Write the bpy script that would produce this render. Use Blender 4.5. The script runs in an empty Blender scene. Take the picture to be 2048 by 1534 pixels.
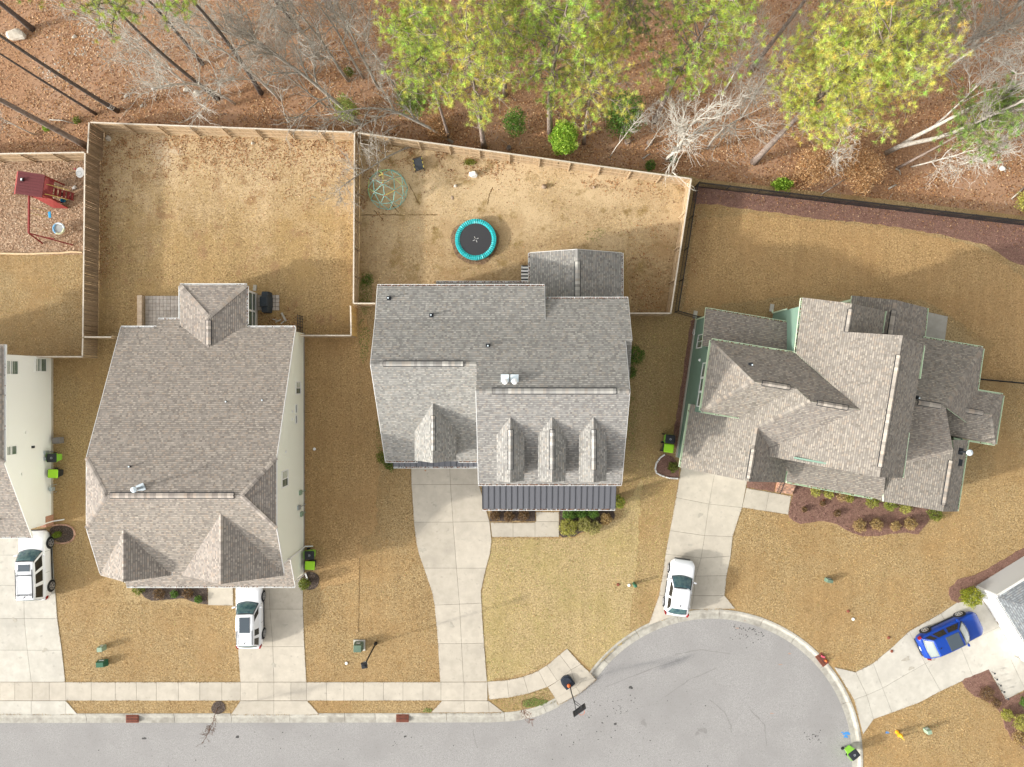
import bpy, math, random
import numpy as np
from mathutils import Vector, Matrix
from mathutils.geometry import tessellate_polygon

# ---------------------------------------------------------------- camera, sky, sun, exposure
SC = bpy.context.scene
COL = SC.collection
HC, FP = 55.0, 1375.0              # camera height (m) and focal length in photograph pixels
cam_d = bpy.data.cameras.new('camera'); cam = bpy.data.objects.new('camera', cam_d); COL.objects.link(cam)
cam.location = (0, 0, HC); cam.rotation_euler = (0, 0, 0)
cam_d.sensor_width = 36.0; cam_d.lens = 36.0 * FP / 2048.0
cam_d.clip_start = 0.5; cam_d.clip_end = 2000.0
SC.camera = cam

SUN_EL, SUN_AZ = math.radians(19.5), math.atan2(-math.cos(math.radians(17)), -math.sin(math.radians(17)))
W = bpy.data.worlds.new('World'); SC.world = W; W.use_nodes = True
wn = W.node_tree.nodes; wl = W.node_tree.links
bg = wn['Background']; bg.inputs['Strength'].default_value = 0.15
sk = wn.new('ShaderNodeTexSky'); sk.sky_type = 'NISHITA'; sk.sun_disc = False
sk.sun_elevation = SUN_EL; sk.sun_rotation = SUN_AZ
sk.air_density = 4.0; sk.dust_density = 6.0; sk.ozone_density = 1.0
hs_ = wn.new('ShaderNodeHueSaturation'); hs_.inputs['Saturation'].default_value = 0.0   # thin high haze whitens the sky
wl.new(sk.outputs['Color'], hs_.inputs['Color']); wl.new(hs_.outputs['Color'], bg.inputs['Color'])
sd = bpy.data.lights.new('sun', 'SUN'); sun = bpy.data.objects.new('sun', sd); COL.objects.link(sun)
sd.energy = 2.0; sd.angle = math.radians(1.8); sd.color = (1.0, 0.95, 0.865)
tosun = Vector((math.sin(SUN_AZ) * math.cos(SUN_EL), math.cos(SUN_AZ) * math.cos(SUN_EL), math.sin(SUN_EL)))
sun.rotation_euler = tosun.to_track_quat('Z', 'Y').to_euler(); sun.location = tosun * 150
SC.view_settings.view_transform = 'Standard'; SC.view_settings.look = 'None'
SC.view_settings.gamma = 1.0; SC.view_settings.use_curve_mapping = False
SC.view_settings.exposure = 1.20
SC.cycles.max_bounces = 6; SC.cycles.diffuse_bounces = 3; SC.cycles.transparent_max_bounces = 4

random.seed(7)
RNG = np.random.default_rng(11)

# ---------------------------------------------------------------- geometry helpers
def P(u, v, h=0.0):
    """measured point of the photograph at height h -> metres (x right, y towards the woods)"""
    k = (HC - h) / FP
    return Vector(((u - 1024) * k, (767 - v) * k, h))
def P2(u, v, h=0.0):
    p = P(u, v, h); return (p.x, p.y)
ROOT = {}                                   # object name -> inverse world matrix of the thing it belongs to
def thing(name, label, cat, loc=(0, 0, 0), rz=0.0, group=None):
    o = bpy.data.objects.new(name, None); COL.objects.link(o)
    o.empty_display_size = 0.3
    o.location = loc; o.rotation_euler = (0, 0, rz)
    o['label'] = label; o['category'] = cat
    if group: o['group'] = group
    ROOT[o.name] = (Matrix.Translation(Vector(loc)) @ Matrix.Rotation(rz, 4, 'Z')).inverted()
    return o
def tag(o, label=None, cat=None, group=None, kind=None):
    if label: o['label'] = label
    if cat: o['category'] = cat
    if group: o['group'] = group
    if kind: o['kind'] = kind
    return o
def inv_of(parent):
    return ROOT.get(parent.name, Matrix()) if parent else Matrix()
def link(name, me, parent=None, kind=None, M=None, label=None):
    """link a mesh; geometry without M is in world metres, with M it is a shared piece placed by M"""
    o = bpy.data.objects.new(name, me); COL.objects.link(o)
    if parent:
        o.parent = parent
        ROOT[o.name] = inv_of(parent)
        if M is not None:
            o.matrix_basis = inv_of(parent) @ M
            ROOT[o.name] = M.inverted()
    elif M is not None:
        o.matrix_basis = M; ROOT[o.name] = M.inverted()
    if kind: o['kind'] = kind
    if label: o['label'] = label
    return o
def mesh_np(name, V, F, mats, col=None, midx=None, smooth=False):
    """fast mesh of same-sized faces; col = one colour per face"""
    V = np.asarray(V, np.float32); F = np.asarray(F, np.int32)
    me = bpy.data.meshes.new(name); n, k = F.shape
    me.vertices.add(len(V)); me.vertices.foreach_set('co', V.ravel())
    me.loops.add(n * k); me.loops.foreach_set('vertex_index', F.ravel())
    me.polygons.add(n); me.polygons.foreach_set('loop_start', np.arange(0, n * k, k, dtype=np.int32))
    if midx is not None: me.polygons.foreach_set('material_index', np.asarray(midx, np.int32))
    if smooth: me.polygons.foreach_set('use_smooth', np.ones(n, bool))
    for m in (mats if isinstance(mats, (list, tuple)) else [mats]): me.materials.append(m)
    me.update(calc_edges=True)
    if col is not None:
        a = me.color_attributes.new('col', 'FLOAT_COLOR', 'CORNER')
        c = np.ones((n, k, 4), np.float32); c[:, :, :3] = np.asarray(col, np.float32)[:, None, :]
        a.data.foreach_set('color', c.ravel())
    return me
def to_local(V, parent):
    M = np.array(inv_of(parent), dtype=np.float64)
    return np.asarray(V) @ M[:3, :3].T + M[:3, 3]

class MB:
    """collects shapes in world metres, then builds ONE mesh object"""
    def __init__(s): s.v = []; s.f = []; s.m = []; s.c = []
    def add(s, vs, fs, mat=0, col=(1, 1, 1)):
        b = len(s.v); s.v += [tuple(x) for x in vs]
        for f in fs:
            s.f.append([i + b for i in f]); s.m.append(mat); s.c.append(col)
        return s
    def hexa(s, p, mat=0, col=(1, 1, 1)):          # 8 points: bottom 4, top 4
        return s.add(p, [(3, 2, 1, 0), (4, 5, 6, 7), (0, 1, 5, 4), (1, 2, 6, 5), (2, 3, 7, 6), (3, 0, 4, 7)], mat, col)
    def box(s, c, d, rz=0.0, mat=0, col=(1, 1, 1), top=1.0):
        ca, sa = math.cos(rz), math.sin(rz); p = []
        for z, t in ((-1, 1.0), (1, top)):
            for x, y in ((-1, -1), (1, -1), (1, 1), (-1, 1)):
                X, Y = x * d[0] / 2 * t, y * d[1] / 2 * t
                p.append((c[0] + X * ca - Y * sa, c[1] + X * sa + Y * ca, c[2] + z * d[2] / 2))
        return s.hexa(p, mat, col)
    def beam(s, a, b, w, h, up=(0, 0, 1), mat=0, col=(1, 1, 1)):
        a, b = Vector(a), Vector(b); d = (b - a).normalized(); up = Vector(up)
        if abs(d.dot(up)) > 0.99: up = Vector((1, 0, 0))
        x = d.cross(up).normalized(); z = x.cross(d).normalized()
        q = [(-x * w - z * h) / 2, (x * w - z * h) / 2, (x * w + z * h) / 2, (-x * w + z * h) / 2]
        return s.hexa([a + i for i in q] + [b + i for i in q], mat, col)
    def tube(s, pts, r, n=6, mat=0, cap=True, col=(1, 1, 1)):
        pts = [Vector(p) for p in pts]; r = r if isinstance(r, (list, tuple)) else [r] * len(pts)
        b = len(s.v); ref = Vector((0.13, 0.31, 0.94))
        for i, p in enumerate(pts):
            d = (pts[min(i + 1, len(pts) - 1)] - pts[max(i - 1, 0)]).normalized()
            if abs(d.dot(ref)) > 0.98: ref = Vector((0.9, 0.1, 0.2))
            x = d.cross(ref).normalized(); y = d.cross(x)
            for k in range(n):
                t = 2 * math.pi * k / n
                s.v.append(tuple(p + (x * math.cos(t) + y * math.sin(t)) * r[i]))
        for i in range(len(pts) - 1):
            for k in range(n):
                k2 = (k + 1) % n
                s.f.append([b + i * n + k, b + i * n + k2, b + (i + 1) * n + k2, b + (i + 1) * n + k]); s.m.append(mat); s.c.append(col)
        if cap:
            s.f.append([b + k for k in range(n)][::-1]); s.m.append(mat); s.c.append(col)
            e = b + (len(pts) - 1) * n
            s.f.append([e + k for k in range(n)]); s.m.append(mat); s.c.append(col)
        return s
    def prism(s, poly, z0, z1, mat=0, col=(1, 1, 1), bottom=False):
        """vertical prism over a 2D polygon (any winding, concave allowed)"""
        A = sum(poly[i - 1][0] * poly[i][1] - poly[i][0] * poly[i - 1][1] for i in range(len(poly)))
        if A < 0: poly = poly[::-1]
        n = len(poly); b = len(s.v)
        s.v += [(x, y, z0) for x, y in poly] + [(x, y, z1) for x, y in poly]
        tris = tessellate_polygon([[Vector((x, y, 0)) for x, y in poly]])
        for t in tris:
            a, c, d = (Vector((*poly[i], 0)) for i in t)
            t = t if (c - a).cross(d - a).z > 0 else t[::-1]
            s.f.append([b + n + i for i in t]); s.m.append(mat); s.c.append(col)
            if bottom: s.f.append([b + i for i in t[::-1]]); s.m.append(mat); s.c.append(col)
        for i in range(n):
            j = (i + 1) % n
            s.f.append([b + i, b + j, b + n + j, b + n + i]); s.m.append(mat); s.c.append(col)
        return s
    def lathe(s, prof, c=(0, 0, 0), n=24, mat=0, col=(1, 1, 1)):
        b = len(s.v)
        for r, z in prof:
            for k in range(n):
                t = 2 * math.pi * k / n
                s.v.append((c[0] + r * math.cos(t), c[1] + r * math.sin(t), c[2] + z))
        for i in range(len(prof) - 1):
            for k in range(n):
                k2 = (k + 1) % n
                s.f.append([b + i * n + k, b + i * n + k2, b + (i + 1) * n + k2, b + (i + 1) * n + k]); s.m.append(mat); s.c.append(col)
        s.f.append([b + (len(prof) - 1) * n + k for k in range(n)]); s.m.append(mat); s.c.append(col)
        return s
    def mesh(s, name, mats, parent=None, smooth=False, colors=False):
        V = s.v
        if parent:
            M = inv_of(parent); V = [tuple(M @ Vector(x)) for x in V]
        me = bpy.data.meshes.new(name); me.from_pydata(V, [], s.f)
        for m in (mats if isinstance(mats, (list, tuple)) else [mats]): me.materials.append(m)
        me.polygons.foreach_set('material_index', s.m)
        if smooth: me.polygons.foreach_set('use_smooth', [True] * len(s.f))
        if colors:
            a = me.color_attributes.new('col', 'FLOAT_COLOR', 'CORNER'); c = []
            for p in me.polygons: c += [(*s.c[p.index], 1.0)] * p.loop_total
            a.data.foreach_set('color', np.array(c, np.float32).ravel())
        me.update(); return me
    def build(s, name, mats, parent=None, smooth=False, kind=None, colors=False, bevel=0.0, label=None, angle=35):
        o = link(name, s.mesh(name, mats, parent, smooth, colors), parent, kind, label=label)
        if bevel:
            b = o.modifiers.new('bevel', 'BEVEL'); b.width = bevel; b.segments = 2; b.limit_method = 'ANGLE'; b.angle_limit = math.radians(angle)
        return o

def copy_tree(o, parent=None):
    c = o.copy(); COL.objects.link(c)
    if parent: c.parent = parent
    for ch in list(o.children): copy_tree(ch, c)
    return c

# ---------------------------------------------------------------- materials
def M(name, c1, c2=None, rough=0.85, scale=3.0, detail=6.0, bump=0.0, bscale=60.0, attr=False, spec=0.3, metal=0.0,
      objrand=0.0, coat=0.0, lo=0.35, hi=0.65, trans=0.0, stretch=None, c3=None, scale3=0.3, lo3=0.45, hi3=0.62, c4=None, scale4=11.0, lo4=0.60, hi4=0.70, wear=None, streak=0.0):
    m = bpy.data.materials.new(name); m.use_nodes = True
    N = m.node_tree.nodes; L = m.node_tree.links; b = N['Principled BSDF']
    b.inputs['Roughness'].default_value = rough; b.inputs['Metallic'].default_value = metal
    b.inputs['Specular IOR Level'].default_value = spec; b.inputs['Coat Weight'].default_value = coat
    geo = N.new('ShaderNodeNewGeometry'); pos = geo.outputs['Position']
    if stretch:
        mp = N.new('ShaderNodeMapping'); mp.inputs['Scale'].default_value = stretch; L.new(pos, mp.inputs['Vector']); pos = mp.outputs['Vector']
    col = None
    def noise(sc, dt=detail):
        n = N.new('ShaderNodeTexNoise'); n.inputs['Scale'].default_value = sc; n.inputs['Detail'].default_value = dt
        n.inputs['Roughness'].default_value = 0.62; L.new(pos, n.inputs['Vector']); return n.outputs['Fac']
    def ramp(f, a, z):
        r = N.new('ShaderNodeMapRange'); r.inputs['From Min'].default_value = a; r.inputs['From Max'].default_value = z
        L.new(f, r.inputs['Value']); return r.outputs['Result']
    def mix(f, a, z, mode='MIX'):
        x = N.new('ShaderNodeMix'); x.data_type = 'RGBA'; x.blend_type = mode
        for val, sock in ((f, x.inputs['Factor']), (a, x.inputs[6]), (z, x.inputs[7])):
            if isinstance(val, bpy.types.NodeSocket): L.new(val, sock)
            elif isinstance(val, tuple): sock.default_value = (*val, 1.0)
            else: sock.default_value = val
        return x.outputs[2]
    if c2 is not None: col = mix(ramp(noise(scale), lo, hi), c1, c2)
    if c3 is not None: col = mix(ramp(noise(scale3, 3.0), lo3, hi3), col if col else c1, c3)
    if wear:                                    # a worn area: (x or y, from, to, colour)
        sp = N.new('ShaderNodeSeparateXYZ'); L.new(geo.outputs['Position'], sp.inputs['Vector'])
        ad = N.new('ShaderNodeMath'); ad.operation = 'MULTIPLY_ADD'; L.new(noise(0.42, 5.0), ad.inputs[0]); ad.inputs[1].default_value = 16.0
        L.new(sp.outputs[wear[0]], ad.inputs[2]); col = mix(ramp(ad.outputs[0], wear[1] + 8, wear[2] + 8), col, wear[3])
        col = mix(ramp(noise(0.7, 6.0), 0.55, 0.66), col, wear[4])
    if streak:                                  # faint mower lines
        mp2 = N.new('ShaderNodeMapping'); mp2.inputs['Scale'].default_value = (1.6, 0.12, 1); mp2.inputs['Rotation'].default_value = (0, 0, 0.12); L.new(geo.outputs['Position'], mp2.inputs['Vector'])
        n2 = N.new('ShaderNodeTexNoise'); n2.inputs['Scale'].default_value = 1.0; n2.inputs['Detail'].default_value = 3.0; L.new(mp2.outputs['Vector'], n2.inputs['Vector'])
        h2 = N.new('ShaderNodeHueSaturation'); m2_ = N.new('ShaderNodeMapRange'); m2_.inputs['From Min'].default_value = 0.3; m2_.inputs['From Max'].default_value = 0.7
        m2_.inputs['To Min'].default_value = 1 - streak; m2_.inputs['To Max'].default_value = 1 + streak; L.new(n2.outputs['Fac'], m2_.inputs['Value']); L.new(m2_.outputs['Result'], h2.inputs['Value']); L.new(col, h2.inputs['Color']); col = h2.outputs['Color']
    if c4 is not None: col = mix(ramp(noise(scale4, 2.0), lo4, hi4), col, c4)
    if attr:
        at = N.new('ShaderNodeVertexColor'); at.layer_name = 'col'
        col = mix(1.0, col if col else c1, at.outputs['Color'], 'MULTIPLY')
    if objrand:
        oi = N.new('ShaderNodeObjectInfo'); mr = N.new('ShaderNodeMapRange')
        mr.inputs['To Min'].default_value = 1 - objrand; mr.inputs['To Max'].default_value = 1 + objrand
        L.new(oi.outputs['Random'], mr.inputs['Value'])
        hs = N.new('ShaderNodeHueSaturation'); L.new(mr.outputs['Result'], hs.inputs['Value'])
        if col: L.new(col, hs.inputs['Color'])
        else: hs.inputs['Color'].default_value = (*c1, 1)
        col = hs.outputs['Color']
    if col: L.new(col, b.inputs['Base Color'])
    else: b.inputs['Base Color'].default_value = (*c1, 1)
    if bump:
        bp = N.new('ShaderNodeBump'); bp.inputs['Strength'].default_value = bump; bp.inputs['Distance'].default_value = 0.02
        L.new(noise(bscale, 3.0), bp.inputs['Height']); L.new(bp.outputs['Normal'], b.inputs['Normal'])
    if trans:
        tr = N.new('ShaderNodeBsdfTranslucent'); ms = N.new('ShaderNodeMixShader'); ms.inputs['Fac'].default_value = trans
        if col: L.new(col, tr.inputs['Color'])
        else: tr.inputs['Color'].default_value = (*c1, 1)
        out = N['Material Output']
        L.new(b.outputs['BSDF'], ms.inputs[1]); L.new(tr.outputs['BSDF'], ms.inputs[2]); L.new(ms.outputs['Shader'], out.inputs['Surface'])
    return m

ASPH = M('asphalt', (0.235, 0.225, 0.216), (0.365, 0.352, 0.34), scale=26, detail=12, bump=0.5, bscale=120, lo=0.40, hi=0.60, c3=(0.262, 0.251, 0.242), scale3=0.25, lo3=0.42, hi3=0.7, c4=(0.185, 0.177, 0.17), scale4=13, lo4=0.62, hi4=0.70)
CONC = M('concrete', (0.43, 0.385, 0.315), (0.51, 0.46, 0.38), scale=1.6, detail=10, bump=0.12, bscale=90, objrand=0.06, lo=0.3, hi=0.7, c3=(0.39, 0.35, 0.29), scale3=0.55, lo3=0.48, hi3=0.75, c4=(0.36, 0.325, 0.275), scale4=2.6, lo4=0.62, hi4=0.78)
CONCW = M('pale concrete', (0.455, 0.425, 0.365), (0.53, 0.50, 0.435), scale=1.5, detail=10, bump=0.12, bscale=90, objrand=0.05, c3=(0.41, 0.385, 0.335), scale3=0.5, lo3=0.48, hi3=0.75, c4=(0.37, 0.345, 0.30), scale4=2.2, lo4=0.62, hi4=0.78)
KERB = M('kerb concrete', (0.35, 0.33, 0.285), (0.46, 0.435, 0.375), scale=3.5, detail=10, bump=0.2, bscale=60, objrand=0.08, c3=(0.27, 0.25, 0.215), scale3=0.8, lo3=0.50, hi3=0.7)
JOINT = M('joint filler', (0.15, 0.135, 0.115))
SOIL = M('soil', (0.22, 0.13, 0.07), (0.15, 0.085, 0.045), scale=2, bump=0.4, bscale=30)
LAWN = M('dry lawn', (0.19, 0.128, 0.056), (0.465, 0.335, 0.168), scale=8, detail=12, bump=1.0, bscale=30, lo=0.34, hi=0.62, c3=(0.345, 0.225, 0.10), scale3=0.22, lo3=0.44, hi3=0.66, c4=(0.10, 0.063, 0.026), streak=0.08)
LAWNP = M('pale lawn', (0.245, 0.18, 0.083), (0.53, 0.40, 0.21), scale=8, detail=12, bump=1.0, bscale=30, lo=0.34, hi=0.62, c3=(0.38, 0.295, 0.13), scale3=0.30, lo3=0.44, hi3=0.68, c4=(0.16, 0.118, 0.05), streak=0.07)
LAWNB = M('worn lawn', (0.27, 0.18, 0.09), (0.56, 0.405, 0.225), scale=5, detail=12, bump=1.0, bscale=26, lo=0.34, hi=0.64, c3=(0.34, 0.215, 0.10), scale3=0.3, lo3=0.44, hi3=0.62, c4=(0.16, 0.10, 0.045), wear=(1, 8, 17, (0.60, 0.45, 0.27), (0.30, 0.205, 0.085)))
LAWND = M('brown lawn', (0.24, 0.148, 0.064), (0.55, 0.37, 0.175), scale=8, detail=12, bump=1.0, bscale=30, lo=0.34, hi=0.64, c3=(0.39, 0.245, 0.11), scale3=0.25, lo3=0.44, hi3=0.68, c4=(0.125, 0.068, 0.026), streak=0.08)
LAWN2 = M('lawn with a worn top end', (0.215, 0.138, 0.06), (0.50, 0.345, 0.165), scale=7, detail=12, bump=1.0, bscale=30, lo=0.34, hi=0.62, c3=(0.40, 0.265, 0.115), scale3=0.25, c4=(0.12, 0.075, 0.03), wear=(1, 11, 19, (0.58, 0.43, 0.26), (0.33, 0.20, 0.10)), streak=0.08)
DIRT = M('bare sandy dirt', (0.46, 0.34, 0.21), (0.56, 0.44, 0.30), scale=2.5, bump=0.6, bscale=20)
FLOOR = M('forest floor', (0.17, 0.085, 0.042), (0.42, 0.235, 0.125), scale=7, detail=12, bump=1.0, bscale=14, lo=0.34, hi=0.64, c3=(0.36, 0.215, 0.13), scale3=0.18, c4=(0.09, 0.045, 0.025), scale4=5)
MULCHR = M('reddish mulch', (0.15, 0.085, 0.062), (0.29, 0.165, 0.122), scale=16, detail=10, bump=1.0, bscale=40, lo=0.35, hi=0.65)
MULCHB = M('dark mulch', (0.055, 0.04, 0.033), (0.12, 0.088, 0.07), scale=16, detail=10, bump=1.0, bscale=40)
LEAF = M('leaf bits', (1, 1, 1), attr=True, rough=0.75, trans=0.15)
BLADE = M('grass blades', (1, 1, 1), attr=True, rough=0.8, trans=0.2)
NEEDLE = M('pine needles', (1, 1, 1), attr=True, rough=0.55, trans=0.35)
BARKP = M('pine bark', (0.17, 0.125, 0.10), (0.29, 0.235, 0.20), scale=7, detail=8, bump=1.0, bscale=16, stretch=(1, 1, 0.35))
BARKD = M('dark bark', (0.085, 0.068, 0.058), (0.155, 0.13, 0.115), scale=7, detail=8, bump=1.0, bscale=16, stretch=(1, 1, 0.35))
BARKG = M('grey bark', (0.25, 0.225, 0.185), (0.44, 0.40, 0.345), scale=5, detail=8, bump=0.6, bscale=20)
BARKW = M('pale bark', (0.40, 0.365, 0.31), (0.62, 0.58, 0.51), scale=4, detail=8, bump=0.5, bscale=20)
SHING = M('roof shingle', (1, 1, 1), attr=True, rough=0.95, spec=0.15, bump=0.3, bscale=150)
WHITE = M('white trim', (0.78, 0.78, 0.76), rough=0.55)
GTRIM = M('pale green trim', (0.60, 0.72, 0.52), rough=0.55)
SIDW = M('white siding', (0.78, 0.78, 0.75), rough=0.6)
SIDC = M('cream siding', (0.80, 0.81, 0.69), rough=0.6)
SIDG = M('green siding', (0.17, 0.265, 0.205), rough=0.6)
SIDT = M('grey siding', (0.42, 0.42, 0.41), rough=0.6)
SIDP = M('bright white siding', (0.82, 0.82, 0.82), rough=0.5)
GLASS = M('window glass', (0.09, 0.135, 0.095), (0.13, 0.16, 0.14), scale=1.5, rough=0.08, spec=0.6)  # greenish reflection put into the pane colour
BRICK = M('brick', (0.30, 0.14, 0.09), (0.42, 0.24, 0.16), scale=9, objrand=0.15, bump=0.3, bscale=60)
METALR = M('charcoal metal roof', (0.115, 0.117, 0.130), rough=0.5, metal=0.0, spec=0.4)
PICKET = M('weathered picket', (0.36, 0.25, 0.145), (0.50, 0.365, 0.225), scale=4, detail=8, stretch=(6, 6, 0.7), objrand=0.17, bump=0.3, bscale=40)
PICKETD = M('greyed picket', (0.20, 0.135, 0.08), (0.335, 0.25, 0.165), scale=4, detail=8, stretch=(6, 6, 0.7), objrand=0.2, bump=0.3, bscale=40)
PICKETG = M('golden picket', (0.46, 0.28, 0.09), (0.58, 0.38, 0.15), scale=4, detail=8, stretch=(6, 6, 0.7), objrand=0.12)
CAPB = M('fence cap board', (0.52, 0.45, 0.36), (0.64, 0.575, 0.48), scale=5, objrand=0.08)
SEAMM = M('roof seam metal', (0.05, 0.052, 0.060), rough=0.5)
RAIL = M('fence rail', (0.42, 0.305, 0.185), (0.52, 0.39, 0.25), scale=3, objrand=0.08)
BLACK = M('black metal', (0.018, 0.018, 0.02), rough=0.45, spec=0.4)
BLACKP = M('black plastic', (0.022, 0.025, 0.03), rough=0.55)
LIME = M('lime plastic', (0.34, 0.66, 0.03), rough=0.45)
LIMEG = M('green plastic', (0.23, 0.52, 0.05), rough=0.45)
STEEL = M('galvanised steel', (0.42, 0.47, 0.50), rough=0.4, metal=0.6)
LEAD = M('pale vent', (0.62, 0.70, 0.74), rough=0.5)
RUBBER = M('rubber', (0.02, 0.02, 0.022), rough=0.8)
RIM = M('alloy rim', (0.55, 0.55, 0.56), rough=0.3, metal=0.7)
PAINTW = M('white car paint', (0.80, 0.81, 0.83), rough=0.25, coat=0.6, spec=0.5)
PAINTB = M('blue car paint', (0.003, 0.042, 0.28), rough=0.35, coat=0.3, spec=0.3)
CARGL = M('car glass', (0.022, 0.065, 0.085), (0.07, 0.135, 0.13), scale=3.0, lo=0.4, hi=0.6, rough=0.06, spec=0.7)  # mottled teal puts reflections into the glass colour
CARGLS = M('pale windscreen', (0.22, 0.25, 0.235), rough=0.08, spec=0.8)
ROOFGL = M('glass roof panel', (0.05, 0.068, 0.085), rough=0.12, spec=0.8)
CARSIDE = M('dark side glass', (0.014, 0.016, 0.017), (0.03, 0.028, 0.022), scale=2.5, rough=0.08, spec=0.5)
REDL = M('red lamp lens', (0.24, 0.012, 0.014), rough=0.25)
CLEARL = M('clear lamp lens', (0.55, 0.56, 0.57), rough=0.15)
STONE = M('pale stone', (0.46, 0.40, 0.32), (0.60, 0.55, 0.46), scale=5, bump=0.5, bscale=15)
STONEW = M('white stone', (0.66, 0.645, 0.61), (0.74, 0.725, 0.69), scale=5, bump=0.3, bscale=15)
STONED = M('brown stone', (0.24, 0.17, 0.12), (0.38, 0.29, 0.21), scale=5, bump=0.5, bscale=15)
WOODC = M('cut wood', (0.30, 0.20, 0.13), (0.42, 0.31, 0.21), scale=6, bump=0.5, bscale=25)
GREENB = M('utility green', (0.10, 0.155, 0.11), (0.13, 0.19, 0.135), scale=4, rough=0.5)
GREEND = M('dark green plastic', (0.028, 0.115, 0.062), rough=0.4)
GREENP = M('pale green plastic', (0.25, 0.34, 0.24), rough=0.5)
RUST = M('rusty iron', (0.17, 0.05, 0.03), (0.26, 0.085, 0.05), scale=20, bump=0.4, bscale=60)
YELLOW = M('hydrant yellow', (0.70, 0.36, 0.015), rough=0.45)
TEAL = M('teal vinyl', (0.02, 0.36, 0.38), (0.03, 0.43, 0.45), scale=6, rough=0.4)
MATB = M('trampoline mesh', (0.045, 0.045, 0.05), rough=0.8)
REDW = M('red playset wood', (0.23, 0.035, 0.03), (0.30, 0.05, 0.042), scale=6, rough=0.6)
REDR = M('dark red roof panel', (0.115, 0.022, 0.024), (0.14, 0.028, 0.03), scale=8, rough=0.55)
TAN = M('tan slide plastic', (0.66, 0.50, 0.27), rough=0.4)
SLATE = M('dark green slide end', (0.06, 0.085, 0.075), rough=0.5)
CANVAS = M('grill cover', (0.028, 0.036, 0.045), (0.04, 0.05, 0.06), scale=5, rough=0.6, bump=0.4, bscale=9)
PAVER = M('paver', (0.42, 0.36, 0.31), (0.50, 0.445, 0.395), scale=4, objrand=0.1, bump=0.2, bscale=50)
WALLT = M('seat wall block', (0.50, 0.37, 0.25), (0.58, 0.46, 0.34), scale=4, objrand=0.1)
BLUEP = M('blue marking paint', (0.06, 0.24, 0.55), rough=0.8)
ORANGE = M('orange rubber', (0.62, 0.13, 0.03), rough=0.6)
PINK = M('pink plastic', (0.62, 0.10, 0.16), rough=0.5)
YEL2 = M('yellow powder coat', (0.66, 0.55, 0.13), rough=0.5)
GRN2 = M('green powder coat', (0.42, 0.60, 0.22), rough=0.5)
TEA2 = M('teal powder coat', (0.22, 0.52, 0.46), rough=0.5)
REDN = M('red joint', (0.55, 0.08, 0.04), rough=0.5)
BLUES = M('blue seat plastic', (0.03, 0.30, 0.55), rough=0.45)
LOGW = M('pale log', (0.58, 0.42, 0.24), (0.66, 0.50, 0.31), scale=4)
STAIN = M('tar and oil stain', (0.05, 0.048, 0.046), (0.085, 0.08, 0.078), scale=8)
STAIN2 = M('faint tyre scuff', (0.21, 0.20, 0.193), (0.255, 0.243, 0.233), scale=8)
GREENW = M('green weeds', (0.10, 0.16, 0.03), (0.16, 0.22, 0.05), scale=8)
# ---------------------------------------------------------------- the ground
def pts(s): return [tuple(float(x) for x in p.split(',')) for p in s.split()]
def poly_w(pp, h=0.0): return [P2(u, v, h) for u, v in pp]
def sheet(name, poly, z, m, kind='structure', thick=0.03):
    return tag(MB().prism(poly, z - thick, z).build(name, m), kind=kind)
CC, CR = (1424.0, 1520.0), 282.0                        # turning circle, photograph pixels at ground height
lead = pts('985,1446 1030,1443 1075,1434 1112,1418 1142,1398 1168,1379')
arc = [(CC[0] + CR * math.cos(math.radians(a)), CC[1] + CR * math.sin(math.radians(a))) for a in range(-146, 131, 4)]
edge = [(-2600, 1447), (0, 1447)] + lead + arc          # road edge, from far left round the turning circle
def offset(line, d):
    out = []
    for i, p in enumerate(line):
        a, b = Vector(line[max(i - 1, 0)]), Vector(line[min(i + 1, len(line) - 1)])
        t = (b - a).normalized(); out.append((p[0] + t.y * d, p[1] - t.x * d))
    return out
back = offset(edge, 20)                                  # back of the kerb (towards the lawns)
ZR = -0.10
E_ = 190.0
sheet('ground', [(-E_, -E_), (E_, -E_), (E_, E_), (-E_, E_)], -0.14, SOIL, thick=0.3)
sheet('road', poly_w(offset(edge, 4)) + [P2(1170, 1800), P2(1100, 1690), P2(-2600, 1690)], ZR, ASPH, thick=0.03)
sheet('lawn', poly_w(back) + [P2(1170, 1840), (-5, -150), (150, -150), (150, 60), (P2(-2600, 0)[0], 60)], 0.0, LAWN, thick=0.12)
sheet('lawn_across_the_street', [P2(-2600, 1700), P2(1080, 1700), P2(1150, 1840), (-6, -150), (-110, -150)], 0.0, LAWN, thick=0.12)

# areas of other ground, each laid a few millimetres over the one below
woods = pts('-2000,-1400 4200,-1400 4200,640 2300,470 2048,432 1700,390 1393,357 1385,352 1100,318 880,290 719,279 500,270 207,258 205,318 0,322 -2000,330')
sheet('forest_floor', poly_w(woods), 0.008, FLOOR)
yard1 = pts('-2000,330 0,322 198,322 196,508 80,510 0,509 -2000,512')
sheet('leaf_covered_play_yard', poly_w(yard1), 0.012, M('play yard leaves', (0.36, 0.235, 0.14), (0.52, 0.37, 0.25), scale=6, detail=10, bump=0.9, bscale=18, c3=(0.38, 0.24, 0.14), scale3=0.3))
yard2top = pts('208,262 500,274 716,284 716,470 640,400 560,350 470,330 380,320 300,345 250,400 232,470 222,560 205,640 200,500')
yard3 = pts('722,286 900,306 1100,326 1378,366 1368,440 1355,520 1346,585 1340,628 1262,628 1250,500 1060,505 1050,570 756,575 752,608 719,608')
y2l = pts('200,262 460,270 718,283 716,674 606,674 600,650 496,650 496,568 360,568 360,590 280,590 280,655 240,655 198,675')
sheet('lawn_with_worn_end', poly_w(y2l), 0.0065, LAWN2)
sheet('worn_back_yard', poly_w(yard3), 0.004, LAWNB)
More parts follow.
